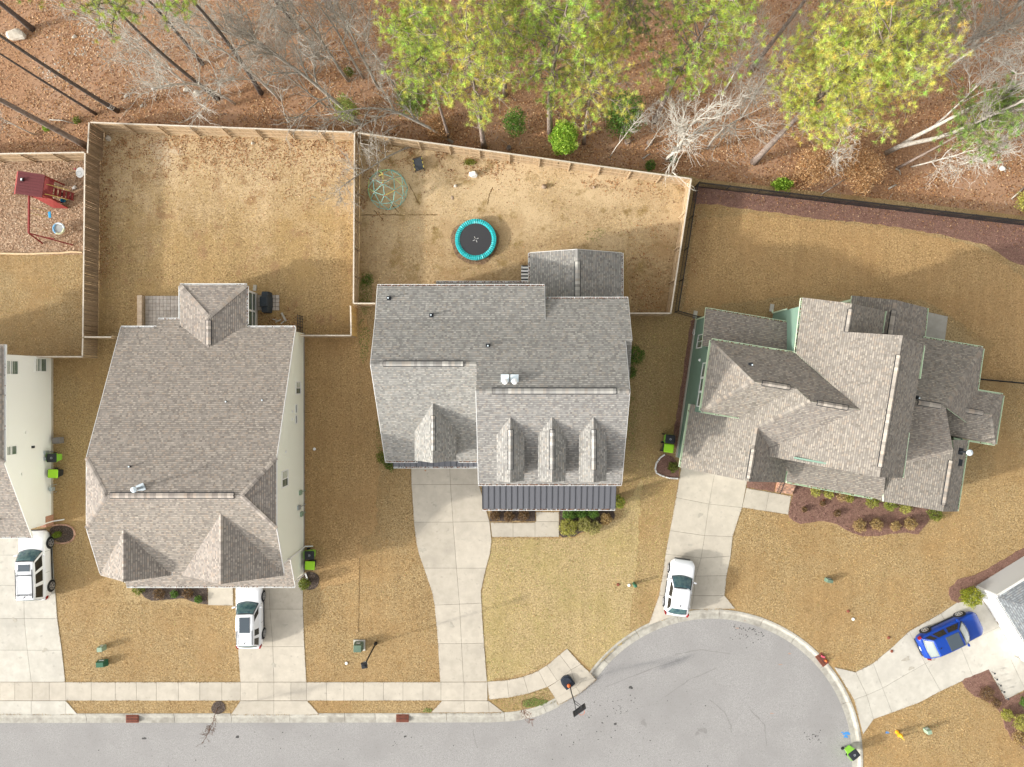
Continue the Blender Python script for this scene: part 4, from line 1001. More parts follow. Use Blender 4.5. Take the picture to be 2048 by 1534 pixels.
BG = Plane(P(1592, 707, H4E), -B_, 0.78)                      # rear slope of the wing running left
B1 = BG.at(1620, 803); A1 = BG.at(1508, 763)
BF = down_plane(B1, -B_, 0.78); WF = down_plane(A1, -B_, 0.78)
FRONT = Flat(M2, B_)
B2 = X3(ML, BG, BF); VF = X3(ML, BF, FRONT)
G2 = P(1361, 935, 3.2)
GL = Plane(G2, A_, (B1.z - 3.2) / (B1 - G2).dot(A_))          # long left slope of the garage, up to the big ridge
A2 = A1 + A_ * ((GL.at(1572, 773) - A1).dot(A_))
A2 = X3(GL, BG, WF)
R2_ = GL.at(1497, 963); GR = down_plane(R2_, A_, 0.67); R1_ = X3(GL, BF, GR)
WH = Plane.of(P(1423, 680, H4E), P(1402, 822, H4E), A1)
EAV = Flat(Vector((0, 0, H4E)), UP)
V1 = X3(WF, GL, EAV)
def rf(pl, txt, **k):
    p = pl.face(txt) if isinstance(txt, str) else txt
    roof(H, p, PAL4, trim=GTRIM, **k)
rf(ML, [ML.at(1605, 595), N2, N1, M1, M2, VF, B2, ML.at(1592, 707)])
rf(MR, [M1, *MR.face('1847.5,690.7 1804,956'), M2])
rf(WR, [N2, *WR.face('1770,622 1763,676'), N1])
rf(BG, [BG.at(1423, 680), BG.at(1592, 707), B2, B1, A2, A1])
rf(BF, [B1, B2, VF, BF.at(1623, 926), BF.at(1626, 914), BF.at(1542, 904), BF.at(1530, 893), R1_])
rf(WF, [A1, A2, V1, WF.at(1402, 822)])
rf(WH, [WH.at(1423, 680), A1, WH.at(1402, 822)])
rf(GL, [B1, R1_, R2_, G2, GL.at(1381, 808), GL.at(1450, 818), V1, A2])
rf(GR, [R1_, GR.at(1560, 905), GR.at(1572, 942), GR.at(1568, 965), R2_])
print('H4', [tuple(round(c, 2) for c in p) for p in (M1, M2, B1, B2, A1, A2, R1_, R2_, V1)], GL.n)
for nm, p in (('A2', A2), ('R1', R1_), ('B2', B2), ('V1', V1), ('VF', VF)):
    k = FP / (HC - p.z); print(nm, round(1024 + p.x * k), round(767 - p.y * k), round(p.z, 2))
# covered rear porch
PR = Plane(P(1854, 616, 3.1), -A_, 0.42); Q1 = PR.at(1791.6, 600); PL = down_plane(Q1, -A_, 0.42)
rf(PR, '1791.6,600 1854.5,616 1847.5,690 1779,680')
rf(PL, '1791.6,600 1704,591 1694,664 1779,680')
# right wing with its hip, the front gable beside it and the low bump-out
ER = Plane(P(1966, 696, 3.3), -B_, 0.6); X = ER.at(1891, 814); X0 = lev(X, ER.at(1800, 799), A_)
rf(ER, [ER.at(1847, 676), ER.at(1966, 696), X, X0, ER.at(1800, 668)])
EH = Plane.of(P(1966, 696, 3.3), P(1953, 790, 3.3), X); rf(EH, [EH.at(1966, 696), EH.at(1953, 790), EH.at(1940, 850), X])
ES = down_plane(X, -B_, 0.6)
FR = Plane(P(1936, 880, 3.3), -A_, 0.67); Y2 = FR.at(1886, 1023); Y1 = lev(Y2, FR.at(1903, 895), B_)
FL = down_plane(Y2, -A_, 0.28)
rf(ES, [X, X0, ES.at(1790, 960), ES.at(1880, 960), ES.at(1906, 900)])
rf(FR, [Y2, Y1, FR.at(1905, 880), FR.at(1936, 880), FR.at(1914, 1023)])
rf(FL, [Y1, Y2, FL.at(1767, 1003), FL.at(1766, 950), FL.at(1785, 890)])
DR = Plane(P(2006, 790, 3.3), -B_, 0.6); Z1 = DR.at(1983, 829); Z0 = lev(Z1, DR.at(1893, 814), A_)
Z0 = Z1 - A_ * 5.2
rf(DR, [DR.at(1910, 774), DR.at(2006, 790), Z1, Z0])
DH = Plane.of(P(2006, 790, 3.3), P(1990.5, 888.5, 3.3), Z1); rf(DH, [DH.at(2006, 790), DH.at(1990.5, 888.5), Z1])
DF = Plane.of(Z1, Z0, P(1990.5, 888.5, 3.3)); rf(DF, [Z1, Z0, DF.at(1870, 866), DF.at(1990.5, 888.5)])
# rear left lean-to and the front porch roof
NS = down_plane(P(1411, 618, 3.3), B_, 0.40)
rf(NS, '1411,618 1577,646 1575,705 1404,692')
PS = down_plane(P(1660, 981, 3.15), -B_, 0.42)
rf(PS, '1573,963 1745,995 1766,1003 1772,940 1640,903 1560,893')
RC = PAL4
dA = lambda k, s: A_ * s - UP * k
dB = lambda k, s: B_ * s - UP * k
vent_ridge(H, M1 + (M2 - M1) * 0.14, M1 + (M2 - M1) * 0.93, dA(.67, -1), dA(.67, 1), RC)
ridge(H, M1, M1 + (M2 - M1) * 0.14, dA(.67, -1), dA(.67, 1), RC); ridge(H, M1 + (M2 - M1) * 0.93, M2, dA(.67, -1), dA(.67, 1), RC)
vent_ridge(H, N2 + (N1 - N2) * 0.2, N1, dA(.67, -1), dA(.67, 1), RC)
vent_ridge(H, Q1 + (PR.at(1780, 670) - Q1) * 0.3, PR.at(1780, 670), dA(.42, -1), dA(.42, 1), RC); ridge(H, Q1, Q1 + (PR.at(1780, 670) - Q1) * 0.3, dA(.42, -1), dA(.42, 1), RC)
vent_ridge(H, B1 + (B2 - B1) * 0.15, B1 + (B2 - B1) * 0.75, dB(.67, 1), dB(.67, -1), RC); vent_ridge(H, A1 + (A2 - A1) * 0.2, A1 + (A2 - A1) * 0.85, dB(.67, 1), dB(.67, -1), RC)
def hipcap(a, b, p1, p2):
    d = (b - a).normalized(); m = a.lerp(b, .5); r = []
    for p in (p1, p2):
        q = p.n.cross(d).normalized(); 
        r.append(q)
    if (r[0] - r[1]).length < 0.2: r[1] = -r[1]
    # outward sides: choose the sense that falls away from the ridge
    s0 = r[0] if r[0].z < (-r[0]).z else -r[0]; s1 = r[1] if r[1].z < (-r[1]).z else -r[1]
    if abs(r[0].z) < 0.05 or abs(r[1].z) < 0.05 or (s0 - s1).length < 0.5: s1 = -s0 + UP * 2 * s0.z
    ridge(H, a, b, s0, s1, RC, w=0.17, lift=0.03)
hipcap(WH.at(1423, 680), A1, WH, BG); hipcap(WH.at(1402, 822), A1, WH, WF); hipcap(B1, R1_, GL, BF)
hipcap(ER.at(1966, 696), X, ER, EH); hipcap(DH.at(2006, 790), Z1, DR, DH); hipcap(DH.at(1990.5, 888.5), Z1, DF, DH)
vent_ridge(H, R1_ + (R2_ - R1_) * 0.4, R1_ + (R2_ - R1_) * 0.95, dA(.67, -1), dA(.67, 1), RC); ridge(H, R1_, R1_ + (R2_ - R1_) * 0.4, dA(.67, -1), dA(.67, 1), RC)
vent_ridge(H, X + (X0 - X) * 0.1, X + (X0 - X) * 0.6, dB(.6, 1), dB(.6, -1), RC); vent_ridge(H, Z0 + (Z1 - Z0) * 0.55, Z0 + (Z1 - Z0) * 0.88, dB(.6, 1), dB(.6, -1), RC)
vent_ridge(H, Y1 + (Y2 - Y1) * 0.2, Y1 + (Y2 - Y1) * 0.9, dA(.28, -1), dA(.67, 1), RC)
def g4(pl, a, b, out, leaves=0.1): gutter(H, pl.at(*a), pl.at(*b), out, GTRIM, leaves)
oB, oF, oL, oR = B_.to_2d(), -B_.to_2d(), -A_.to_2d(), A_.to_2d()
g4(NS, (1411, 618), (1577, 646), oB, 0.6); g4(BG, (1424, 680), (1592, 707), oB, 0.3); g4(WH, (1423, 681), (1402, 822), oL, 0); g4(WF, (1403, 822), (1478, 834), oF, 0.05)
g4(ML, (1605, 596), (1592, 706), oL, 0.35); g4(GL, (1381, 808), (1361, 934), oL, 0.05); g4(GR, (1572, 942), (1568, 964), oR, 0); g4(PS, (1574, 963), (1745, 995), oF, 0.2)
g4(BF, (1543, 904), (1624, 917), oF, 0.05); g4(MR, (1847, 691), (1838, 757), oR, 0); g4(MR, (1816, 865), (1804, 955), oR, 0); g4(WR, (1770, 622), (1763, 665), oR, 0)
g4(PR, (1854.5, 616), (1848, 674), oR, 0.3); g4(ER, (1848, 676), (1966, 696), oB, 0.3); g4(EH, (1966, 697), (1954, 781), oR, 0.2); g4(DR, (1926, 777), (2006, 790), oB, 0)
g4(DH, (2006, 791), (1990.5, 888), oR, 0); g4(DF, (1908, 875), (1990, 888), oF, 0.05); g4(FR, (1936, 880), (1914, 1022), oR, 0.1)
trim(H, BF.at(1623, 917), BF.at(1626, 898), mat=GTRIM, w=0.14, h=0.12, dz=0.0)
# walls seen under the eaves and closing the rest
def wl4(foot, z0, tops, out, m=SIDG): wall(H, [P(*f) + UP * z0 for f in foot] + [P(*f) + UP * t for f, t in zip(foot[::-1], tops[::-1])], out, m)
c0, c1 = P(1392, 641), P(1353.5, 914)
def cw(t): return c0.lerp(c1, t)
q = [(0, 3.15), (0.235, 4.3), (0.235, 5.12), (0.655, 5.12), (0.655, 3.15), (1, 3.15)]
wall(H, [cw(0) + UP * 0.3, cw(1) + UP * 0.3] + [cw(t) + UP * z for t, z in q[::-1]], -A_, SIDG)
MB().beam(c0 + UP * 0.1 - A_ * 0.03, c1 + UP * 0.1 - A_ * 0.03, 0.16, 0.38).build('foundation', M('pale foundation', (0.42, 0.40, 0.34)), H)
e0 = P(1545, 627.5); e1 = e0 - B_ * 4.2
wall(H, [e0 + UP * 0.2, e1 + UP * 0.2, e1 + UP * 5.35, e0 + UP * 5.35], -A_, SIDG)
e2 = e0 + A_ * 5.3
tops = [e2 + UP * min(ML.z(e2.x, e2.y), WR.z(e2.x, e2.y)) - UP * 0.3]
for k in range(9, -1, -1):
    q_ = e0 + A_ * (0.13 + 5.1 * k / 10); tops.append(q_ + UP * (min(ML.z(q_.x, q_.y), WR.z(q_.x, q_.y)) - 0.3))
wall(H, [e0 + UP * 0.2 + A_ * 0.13, e2 + UP * 0.2] + tops, B_, SIDG)
n0 = c0 + A_ * 0.13; n1 = n0 + A_ * 5.7
wall(H, [n0 + UP * 0.3, n1 + UP * 0.3, n1 + UP * 3.1, n0 + UP * 3.1], B_, SIDG)
wall(H, [n1 + UP * 0.3, n1 - B_ * 3 + UP * 0.3, n1 - B_ * 3 + UP * 4.1, n1 + UP * 3.2], A_, SIDG)
f0 = cw(1) + A_ * 0.13; f1 = f0 + A_ * 7.0
wall(H, [f0 + UP * 0.1, f1 + UP * 0.1, f1 + UP * 3.2, f0 + A_ * 3.9 + UP * 5.6, f0 + UP * 3.1], -B_, SIDG)
def rect_walls(pl_eaves, z, inset_):
    pw = [(p.x, p.y) for p in pl_eaves]; pw = inset(pw, inset_)
    for i in range(len(pw)):
        a, b = Vector((*pw[i - 1], 0)), Vector((*pw[i], 0)); d = (b - a).normalized()
        A = sum(pw[k - 1][0] * pw[k][1] - pw[k][0] * pw[k - 1][1] for k in range(len(pw)))
        o = Vector((d.y, -d.x, 0)) * (1 if A > 0 else -1)
        wall(H, [a + UP * 0.2 + d * 0.14, b + UP * 0.2, b + UP * z, a + UP * z + d * 0.14], o, SIDG)
rect_walls([ER.at(1850, 677), ER.at(1966, 696), FR.at(1914, 1020), FL.at(1770, 1000)], 3.2, 0.4)
rect_walls([DR.at(1930, 778), DR.at(2006, 790), DH.at(1990.5, 888.5), DF.at(1912, 876)], 3.2, 0.38)
wm = [ML.at(1745, 640), MR.at(1846, 693), MR.at(1805, 953), BF.at(1625, 920), BF.at(1600, 860)]
rect_walls([Vector((p.x, p.y, 0)) for p in wm], 4.4, 0.45)
kx = [M1 + (M2 - M1) * 0.98 - A_ * 4.6, M2 - (M2 - M1) * 0.02, MR.at(1803, 953)]
wall(H, [Vector((kx[0].x, kx[0].y, 4.2)), Vector((kx[2].x, kx[2].y, 4.2)), kx[2] - UP * 0.2, kx[1] - UP * 0.2, Vector((kx[0].x, kx[0].y, 6.2))], -B_, SIDG)
mr0, mr1 = MR.at(1846, 693), MR.at(1804, 953)
wall(H, [Vector((mr0.x, mr0.y, 3.5)) - A_ * 0.3, Vector((mr1.x, mr1.y, 3.5)) - A_ * 0.3, mr1 - A_ * 0.3 - UP * 0.02, mr0 - A_ * 0.3 - UP * 0.02], A_, SIDG)
pe = PR.at(1852, 622)
for p in (pe - A_ * 0.4, PL.at(1706, 596) + A_ * 0.4): MB().box((p.x, p.y, 1.5), (0.2, 0.2, 3.0)).build('porch_post', GTRIM, H)
for t, z, w, h in [(0.165, 2.2, 0.95, 1.35)]: window(H, cw(t) + UP * z, -A_, w, h)
for t in (0.375, 0.47, 0.565): window(H, cw(t) + UP * 4.35, -A_, 1.05, 0.75, panes=1)
for t, z in [(0.30, 3.0)]: MB().tube([cw(t) + UP * z - A_ * 0.02, cw(t) + UP * z - A_ * 0.16], [0.13, 0.07], 8).build('wall_vent', WHITE, H)
garage_door(H, f0 + A_ * 1.2 + UP * 0.02, f0 + A_ * 6.0 + UP * 0.02, 2.25, -B_)
for pl, u, v in ((BG, 1501, 730), (ER, 1833, 796)): vent_pipe(H, pl.at(u, v), B_)
o = FR.at(1918, 902)
MB().box(o + UP * 0.05, (0.5, 0.5, 0.1), -PHI).tube([o, o + UP * 1.15], 0.085, 12).tube([o + UP * 1.15, o + UP * 1.25, o + UP * 1.33], [0.22, 0.22, 0.06], 12, 1).build('flue', [BLACKP, LEAD], H)
o = FR.at(1919, 925); MB().box(o + UP * 0.06, (0.28, 0.5, 0.14), -PHI).build('roof_vent', BLACKP, H)
o = ML.at(1667, 606)
for p, dx in ((cw(0), 0.35), (e0, -0.4)):
    sb = thing('splash_block', 'pale concrete splash block at the ' + ('outer rear corner' if dx > 0 else 'inner rear wall') + ' of the green house', 'splash block', p + B_ * 0.45 - A_ * 0.15, -PHI, 'splash blocks behind the houses')
    MB().box(p + B_ * 0.45 - A_ * 0.15 + UP * 0.05, (0.32, 0.62, 0.09), -PHI, top=0.92).build('block', CONCW, sb)
    downspout(H, p + B_ * 0.04 - A_ * 0.06, B_.x, B_.y, 3.0, GTRIM, 0.3)
# brick front steps with rail
st = thing('front_steps', 'red brick front steps with a black handrail at the green house', 'steps', P(1570, 975), -PHI)
bt = pal((1, 1, 1), 0.14, [(1.3, 1.2, 1.1), (0.75, 0.75, 0.75)])
s0 = P(1550, 983); 
for i in range(4):
    a0 = s0 + B_ * (0.30 * i) ; z = 0.16 * (i + 1)
    t = MB().prism([(p.x, p.y) for p in (a0, a0 + A_ * 1.35, a0 + A_ * 1.35 + B_ * 0.30, a0 + B_ * 0.30)], 0.0, z).build('step', BRICK, st)
    courses(t, [a0 + UP * (z + 0.004) + A_ * 0.01, a0 + A_ * 1.34 + UP * (z + 0.004), a0 + A_ * 1.34 + B_ * 0.29 + UP * (z + 0.004), a0 + A_ * 0.01 + B_ * 0.29 + UP * (z + 0.004)], UP, 'bricks', M('step brick', (0.42, 0.27, 0.20), attr=True), 0.1, (0.19, 0.21), bt, lift=0.014, low=0.01)
a0 = s0 + B_ * 1.2; MB().prism([(p.x, p.y) for p in (a0 - A_ * 0.1, a0 + A_ * 1.5, a0 + A_ * 1.5 + B_ * 2.0, a0 - A_ * 0.1 + B_ * 2.0)], 0.0, 0.66).build('landing', BRICK, st)
for s in (0.06,):
    r0, r1 = s0 + A_ * s + UP * 0.95, s0 + A_ * s + B_ * 1.1 + UP * 1.5
    mb = MB().beam(r0, r1, 0.045, 0.04).beam(r0 - UP * 0.6, r1 - UP * 0.6, 0.03, 0.03)
    for k in range(9): q_ = r0.lerp(r1, k / 8); mb.beam(q_ - UP * (0.8 if k in (0, 8) else 0.6), q_, 0.02, 0.02)
    mb.build('handrail', BLACK, st)

# ---- the white-walled house at the left edge
H = thing('house', 'tall white sided house at the left edge, beside the white car with roof rack', 'house', (-43, -3, 0))
xr1, xl1 = -36.42, -51.0
def f1(y): return 2.9 + 0.475 * (y + 11.6)
rz = f1(-1.45)
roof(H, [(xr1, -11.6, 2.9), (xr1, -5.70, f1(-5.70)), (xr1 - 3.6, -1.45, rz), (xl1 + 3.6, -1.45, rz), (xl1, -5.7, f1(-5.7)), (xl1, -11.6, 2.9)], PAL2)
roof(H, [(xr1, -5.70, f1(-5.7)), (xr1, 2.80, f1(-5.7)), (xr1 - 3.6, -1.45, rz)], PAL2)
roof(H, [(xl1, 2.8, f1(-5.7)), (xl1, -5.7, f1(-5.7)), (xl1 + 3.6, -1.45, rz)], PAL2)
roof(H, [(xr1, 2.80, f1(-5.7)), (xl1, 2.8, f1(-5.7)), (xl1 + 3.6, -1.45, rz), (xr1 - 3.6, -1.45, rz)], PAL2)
ridge(H, (xr1, -5.7, f1(-5.7)), (xr1 - 3.6, -1.45, rz), (0.77, 0.64, -0.05), (-0.77, -0.64, -0.35), PAL2)
gutter(H, (xr1, -5.6, f1(-5.7)), (xr1, 2.8, f1(-5.7)), (1, 0), leaves=0.05); gutter(H, (xl1, -11.6, 2.9), (xr1, -11.6, 2.9), (0, -1), leaves=0.3)
trim(H, (xr1 + 0.02, -11.6, 2.9), (xr1 + 0.02, -5.7, f1(-5.7)))
x1 = -36.74
wall(H, [(x1, y, z) for y, z in [(2.1, 0.2), (2.1, 5.6), (-5.7, 5.6), (-11.1, 3.05), (-11.1, 0.2)]], (1, 0, 0), SIDW)
wall(H, [(xl1 + 0.3, y, z) for y, z in [(2.1, 0.2), (2.1, 5.6), (-5.7, 5.6), (-11.1, 3.05), (-11.1, 0.2)]], (-1, 0, 0), SIDW)
wall(H, [(xl1 + 0.45, 2.1, 0.2), (x1 - 0.13, 2.1, 0.2), (x1 - 0.13, 2.1, 5.55), (xl1 + 0.45, 2.1, 5.55)], (0, 1, 0), SIDW)
wall(H, [(xl1 + 0.45, -11.1, 0.2), (x1 - 0.13, -11.1, 0.2), (x1 - 0.13, -11.1, 2.9), (xl1 + 0.45, -11.1, 2.9)], (0, -1, 0), SIDW)
garage_door(H, (-44.2, -11.1, 0.03), (-39.2, -11.1, 0.03), 2.2, (0, -1, 0))
MB().prism([(x1 + 0.05, 2.15), (xl1 + 0.25, 2.15), (xl1 + 0.25, -11.15), (x1 + 0.05, -11.15)], -0.05, 0.22).build('foundation', CONC, H)
MB().box((x1 - 0.15, -10.9, 0.45), (0.45, 0.85, 0.9)).build('brick_pier', BRICK, H)
def wx(u, v, x=x1):                                          # height and y of a point seen on the wall x = x1
    k = x / (u - 1024) * FP; z = HC - k; return (767 - v) * k / FP, z
for (u, v, w, h) in [(23, 735, 0.95, 1.2), (81, 730, 0.95, 1.2), (22, 901, 0.6, 1.0)]:
    y, z = wx(u, v); window(H, (x1, y, z), (1, 0, 0), w, h, horizontal=False)
for (u, v) in [(52, 865), (44, 948)]:
    y, z = wx(u, v); MB().box((x1 + 0.05, y, z), (0.07, 0.2, 0.2)).build('wall_vent', WHITE, H)
y, z = wx(65, 894); MB().box((x1 + 0.05, y, z), (0.07, 0.18, 0.3)).build('wall_vent', BLACKP, H)
for u, v, m in [(90, 917, STEEL), (90, 905, STEEL)]:
    y, z = wx(u, v); MB().box((x1 + 0.1, y, z), (0.16, 0.28, 0.42)).tube([(x1 + 0.1, y, z), (x1 + 0.1, y, 0.05)], 0.03, 6).build('meter_box', m, H)
downspout(H, (x1 + 0.05, -11.0, 0), 1, 0.15, 3.0, WHITE, 0.9)
o = Vector((-38.4, -10.2, f1(-10.2))); MB().tube([o, o + UP * 0.25], 0.07, 8).build('vent_pipe', LEAD, H)
gm = thing('gas_meter', 'grey gas meter and pipes low against the white side wall', 'gas meter', P(113, 976))
a = P(113, 976); MB().box(a + UP * 0.55, (0.25, 0.3, 0.38)).tube([a + Vector((0, .3, 0)), a + Vector((0, .3, .75)), a + Vector((0, -.3, .75)), a + Vector((0, -.3, 0))], 0.03, 6).build('meter', STEEL, gm)

# ---- the white garage house at the lower right edge
H = thing('house', 'white garage front under a dark grey roof at the lower right, by the blue car', 'house', P(2040, 1240))
Fv = Vector((0.527, -0.85, 0)); Gv = Vector((0.865, 0.503, 0)); Fv.normalize(); Gv = Vector((-Fv.y, Fv.x, 0))
o5 = P(1950, 1172)
hw5, z5 = 6.9, 3.15
ez = Vector((0, 0, z5))
r0 = o5 - Fv * 0.3 - Gv * 0.35
eL, eR, eM = r0 + ez, r0 + Fv * (hw5 + 0.6) + ez, r0 + Fv * (hw5 / 2 + 0.3) + ez
rise = 0.45 * (hw5 / 2 + 0.3)
far = Gv * 11
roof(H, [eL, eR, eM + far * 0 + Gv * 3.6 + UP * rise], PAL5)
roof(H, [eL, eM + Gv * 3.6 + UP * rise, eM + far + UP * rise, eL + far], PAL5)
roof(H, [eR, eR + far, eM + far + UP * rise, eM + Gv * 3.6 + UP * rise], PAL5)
gutter(H, eL, eR, -Gv.to_2d(), leaves=0); gutter(H, eL + Gv * 0.05, eL + far, -Fv.to_2d(), leaves=0)
wall(H, [o5 + UP * 0.1, o5 + Fv * hw5 + UP * 0.1, o5 + Fv * hw5 + UP * 3.05, o5 + UP * 3.05], -Gv, SIDP)
wall(H, [o5 + UP * 0.1 + Gv * 0.13, o5 + Gv * 11 + UP * 0.1, o5 + Gv * 11 + UP * 3.05, o5 + Gv * 0.13 + UP * 3.05], -Fv, SIDT)
q5 = o5 + Fv * hw5
wall(H, [q5 + UP * 0.1 + Gv * 0.13, q5 + Gv * 11 + UP * 0.1, q5 + Gv * 11 + UP * 3.05, q5 + Gv * 0.13 + UP * 3.05], Fv, SIDT)
MB().prism([tuple(p.to_2d()) for p in (o5, o5 + Fv * hw5, o5 + Fv * hw5 + Gv * 11, o5 + Gv * 11)], -0.05, 0.12).build('foundation', CONC, H)
for t0 in (0.45, 3.7): garage_door(H, o5 + Fv * t0 + UP * 0.03, o5 + Fv * (t0 + 2.7) + UP * 0.03, 2.3, -Gv)
for t in (0.95, 3.4, 6.5):
    p = o5 + Fv * t - Gv * 0.1 + UP * 2.75
    MB().box(p, (0.16, 0.16, 0.26), 0, top=1.3).build('wall_lamp', BLACK, H)
st = thing('entry_stair', 'pale concrete entry stair with a black handrail beside the white garage', 'steps', P(2030, 1350))
for i in range(4):
    a0 = P(2022, 1316) + Gv * (0.9 + 0.28 * i) + Fv * 0.2
    MB().prism([tuple((a0 + x * Fv * 1.7 + y * Gv * 0.28).to_2d()) for x, y in ((0, 0), (1, 0), (1, 1), (0, 1))], 0, 0.17 * (i + 1)).build('step', CONCW, st)
a0 = P(2016, 1319) + Gv * 0.6
mb = MB().beam(a0 + UP * 0.9, a0 + Gv * 1.4 + UP * 1.55, 0.04, 0.04).beam(a0 + UP * 0.3, a0 + Gv * 1.4 + UP * 0.95, 0.03, 0.03)
for k in range(9): mb.beam(a0 + Gv * 0.17 * k + UP * (0.03 if k in (0, 8) else 0.3 + 0.08 * k), a0 + Gv * 0.17 * k + UP * (0.9 + 0.08 * k), 0.02, 0.02)
mb.build('handrail', BLACK, st)
# ---------------------------------------------------------------- cars
def loft(secs, close_ends=True):
    """secs = list of rings of equal length (open half-section mirrored by the caller)"""
    n = len(secs[0]); vs = [p for s in secs for p in s]; fs = []
    for i in range(len(secs) - 1):
        for k in range(n - 1): fs.append((i * n + k, i * n + k + 1, (i + 1) * n + k + 1, (i + 1) * n + k))
    return vs, fs, n
def make_car(name, label, loc, rz, L, Wd, Ht, paint, wb, hood, ws0, ws1, rr1, rr0, belt=1.05, hoodz=1.0, side=((0, .5), (.5, 1.0)), glass=CARGL, front_glass=CARGL, sunroof=None, rack=False, tyre=0.36, tail=None, boxy=0.0, group=None):
    """x forward, origin on the ground at the middle; ws0/ws1 windscreen base/top, rr1/rr0 rear glass top/base (x)"""
    t = thing(name, label, 'car', (0, 0, 0), 0, group)
    w = Wd / 2
    # lower body: stations from tail to nose with plan taper and hood line
    st = []
    nS = 26
    for i in range(nS + 1):
        f = i / nS; x = -L / 2 + L * (0.5 - 0.5 * math.cos(math.pi * f))
        e = abs(x) / (L / 2)
        front = x > 0
        k = 1 - (0.27 - 0.10 * boxy if front else 0.17 - 0.06 * boxy) * max(0, (e - 0.80) / 0.20) ** 2.2 - 0.03 * max(0, (e - 0.45) / 0.55)
        zt = belt
        if x > ws0: q = min(1, (x - ws0) / (L / 2 - ws0)); zt = belt - (belt - hoodz) * min(1, q * 2.5) - (hoodz - 0.72) * max(0, (q - 0.55) / 0.45) ** 2.2
        if x < rr0 - 0.05: q = (rr0 - x) / (L / 2 + rr0 + 1e-6); zt = belt - 0.30 * max(0, min(1, q)) ** 2
        zb = 0.26 + 0.16 * max(0, (e - 0.80) / 0.2) ** 2
        wk = w * k
        half = [(wk * 0.80, zb), (wk * 0.96, zb + 0.10), (wk, zb + 0.28), (wk * 1.0, (zb + zt) / 2 + 0.08), (wk * 0.975, zt - 0.10), (wk * 0.93, zt - 0.025), (wk * 0.82, zt + 0.012), (wk * 0.5, zt + 0.035), (0, zt + 0.045)]
        ring = [(x, y, z) for y, z in half] + [(x, -y, z) for y, z in half[-2::-1]]
        st.append(ring)
    vs, fs, n = loft(st)
    fs += [tuple(range(n))[::-1], tuple(nS * n + k for k in range(n))]
    fs = [f[::-1] for f in fs]
    b = MB().add(vs, fs).build('body', paint, t, smooth=True)
    # greenhouse
    g0, g1 = w * 0.90, w * 0.70
    zb, zt = belt + 0.01, Ht - 0.05
    def gp(fx, s, fz):                      # point on the side wall of the cabin: fx 0 rear..1 front, fz 0 belt..1 roof
        xa = rr0 + (rr1 - rr0) * fz; xb = ws0 + (ws1 - ws0) * fz
        x = xa + (xb - xa) * fx; bow = 1 - 0.05 * (2 * fx - 1) ** 2
        return Vector((x, s * (g0 + (g1 - g0) * fz) * bow, zb + (zt - zb) * fz))
    rings = []
    NX = 10
    for i in range(NX + 1):
        fx = i / NX; r = []
        for fz in (0, 0.5, 0.9): r.append(gp(fx, 1, fz))
        a = gp(fx, 1, 1.0)
        cr = 0.05 + 0.03 * (1 - (2 * fx - 1) ** 2)
        for q, dz in ((0.97, 0.0), (0.85, 0.55), (0.5, 0.9), (0, 1.0)): r.append(Vector((a.x, a.y * q, a.z + cr * dz)))
        r += [Vector((p.x, -p.y, p.z)) for p in r[-2::-1]]
        rings.append([tuple(p) for p in r])
    vs, fs, n = loft(rings)
    fs += [tuple(range(n))[::-1], tuple(NX * n + k for k in range(n))]
    fs = [f[::-1] for f in fs]
    MB().add(vs, fs).build('cabin', paint, t, smooth=False, bevel=0.02)
    up = 0.012
    def pane(nm, quad, out, m, parent=t):
        quad = [Vector(p) for p in quad]; nn = newell(quad)
        if nn.dot(Vector(out)) < 0: quad = quad[::-1]; nn = -nn
        return MB().add([p - nn * 0.02 for p in quad] + [p + nn * up for p in quad], [(3, 2, 1, 0), (4, 5, 6, 7), (0, 1, 5, 4), (1, 2, 6, 5), (2, 3, 7, 6), (3, 0, 4, 7)]).build(nm, m, parent)
    def lerp4(q, a, c, d, e): # inset bilinear
        A, B, C, D = q
        f = lambda s, v: A.lerp(B, s).lerp(D.lerp(C, s), v)
        return [f(a, d), f(c, d), f(c, e), f(a, e)]
    fq = [gp(1, 1, 0), gp(1, -1, 0), gp(1, -1, 1), gp(1, 1, 1)]
    def curved(nm, fx, sg, s0, z0, z1, bulge, lift, m):
        vs, fs = [], []; NS, NZ = 12, 5
        for j in range(NZ + 1):
            fz = z0 + (z1 - z0) * j / NZ; e_ = gp(fx, 1, fz)
            for i in range(NS + 1):
                s_ = (2 * i / NS - 1) * s0; vs.append((e_.x + sg * (bulge * (1 - s_ * s_) * (1 - 0.75 * fz) + lift), e_.y * s_, e_.z + lift * 0.5))
        for j in range(NZ):
            for i in range(NS):
                q_ = (j * (NS + 1) + i, j * (NS + 1) + i + 1, (j + 1) * (NS + 1) + i + 1, (j + 1) * (NS + 1) + i); fs.append(q_ if sg > 0 else q_[::-1])
        b0 = len(vs); rim_ = [i for i in range(NS + 1)] + [(j + 1) * (NS + 1) + NS for j in range(NZ)] + [NZ * (NS + 1) + i for i in range(NS - 1, -1, -1)] + [j * (NS + 1) for j in range(NZ - 1, 0, -1)]
        for i in rim_: v = vs[i]; vs.append((v[0] - sg * (bulge + 0.05), v[1], v[2] - 0.03))
        n_ = len(rim_)
        for k in range(n_):
            q_ = (rim_[k], b0 + k, b0 + (k + 1) % n_, rim_[(k + 1) % n_]); fs.append(q_ if sg > 0 else q_[::-1])
        return MB().add(vs, fs).build(nm, m, t, smooth=True)
    curved('windscreen_surround', 1, 1, 1.0, -0.03, 0.97, 0.20, 0.004, BLACKP)
    curved('windscreen', 1, 1, 0.93, 0.04, 0.90, 0.20, 0.016, front_glass)
    rq = [gp(0, 1, 0), gp(0, -1, 0), gp(0, -1, 1), gp(0, 1, 1)]
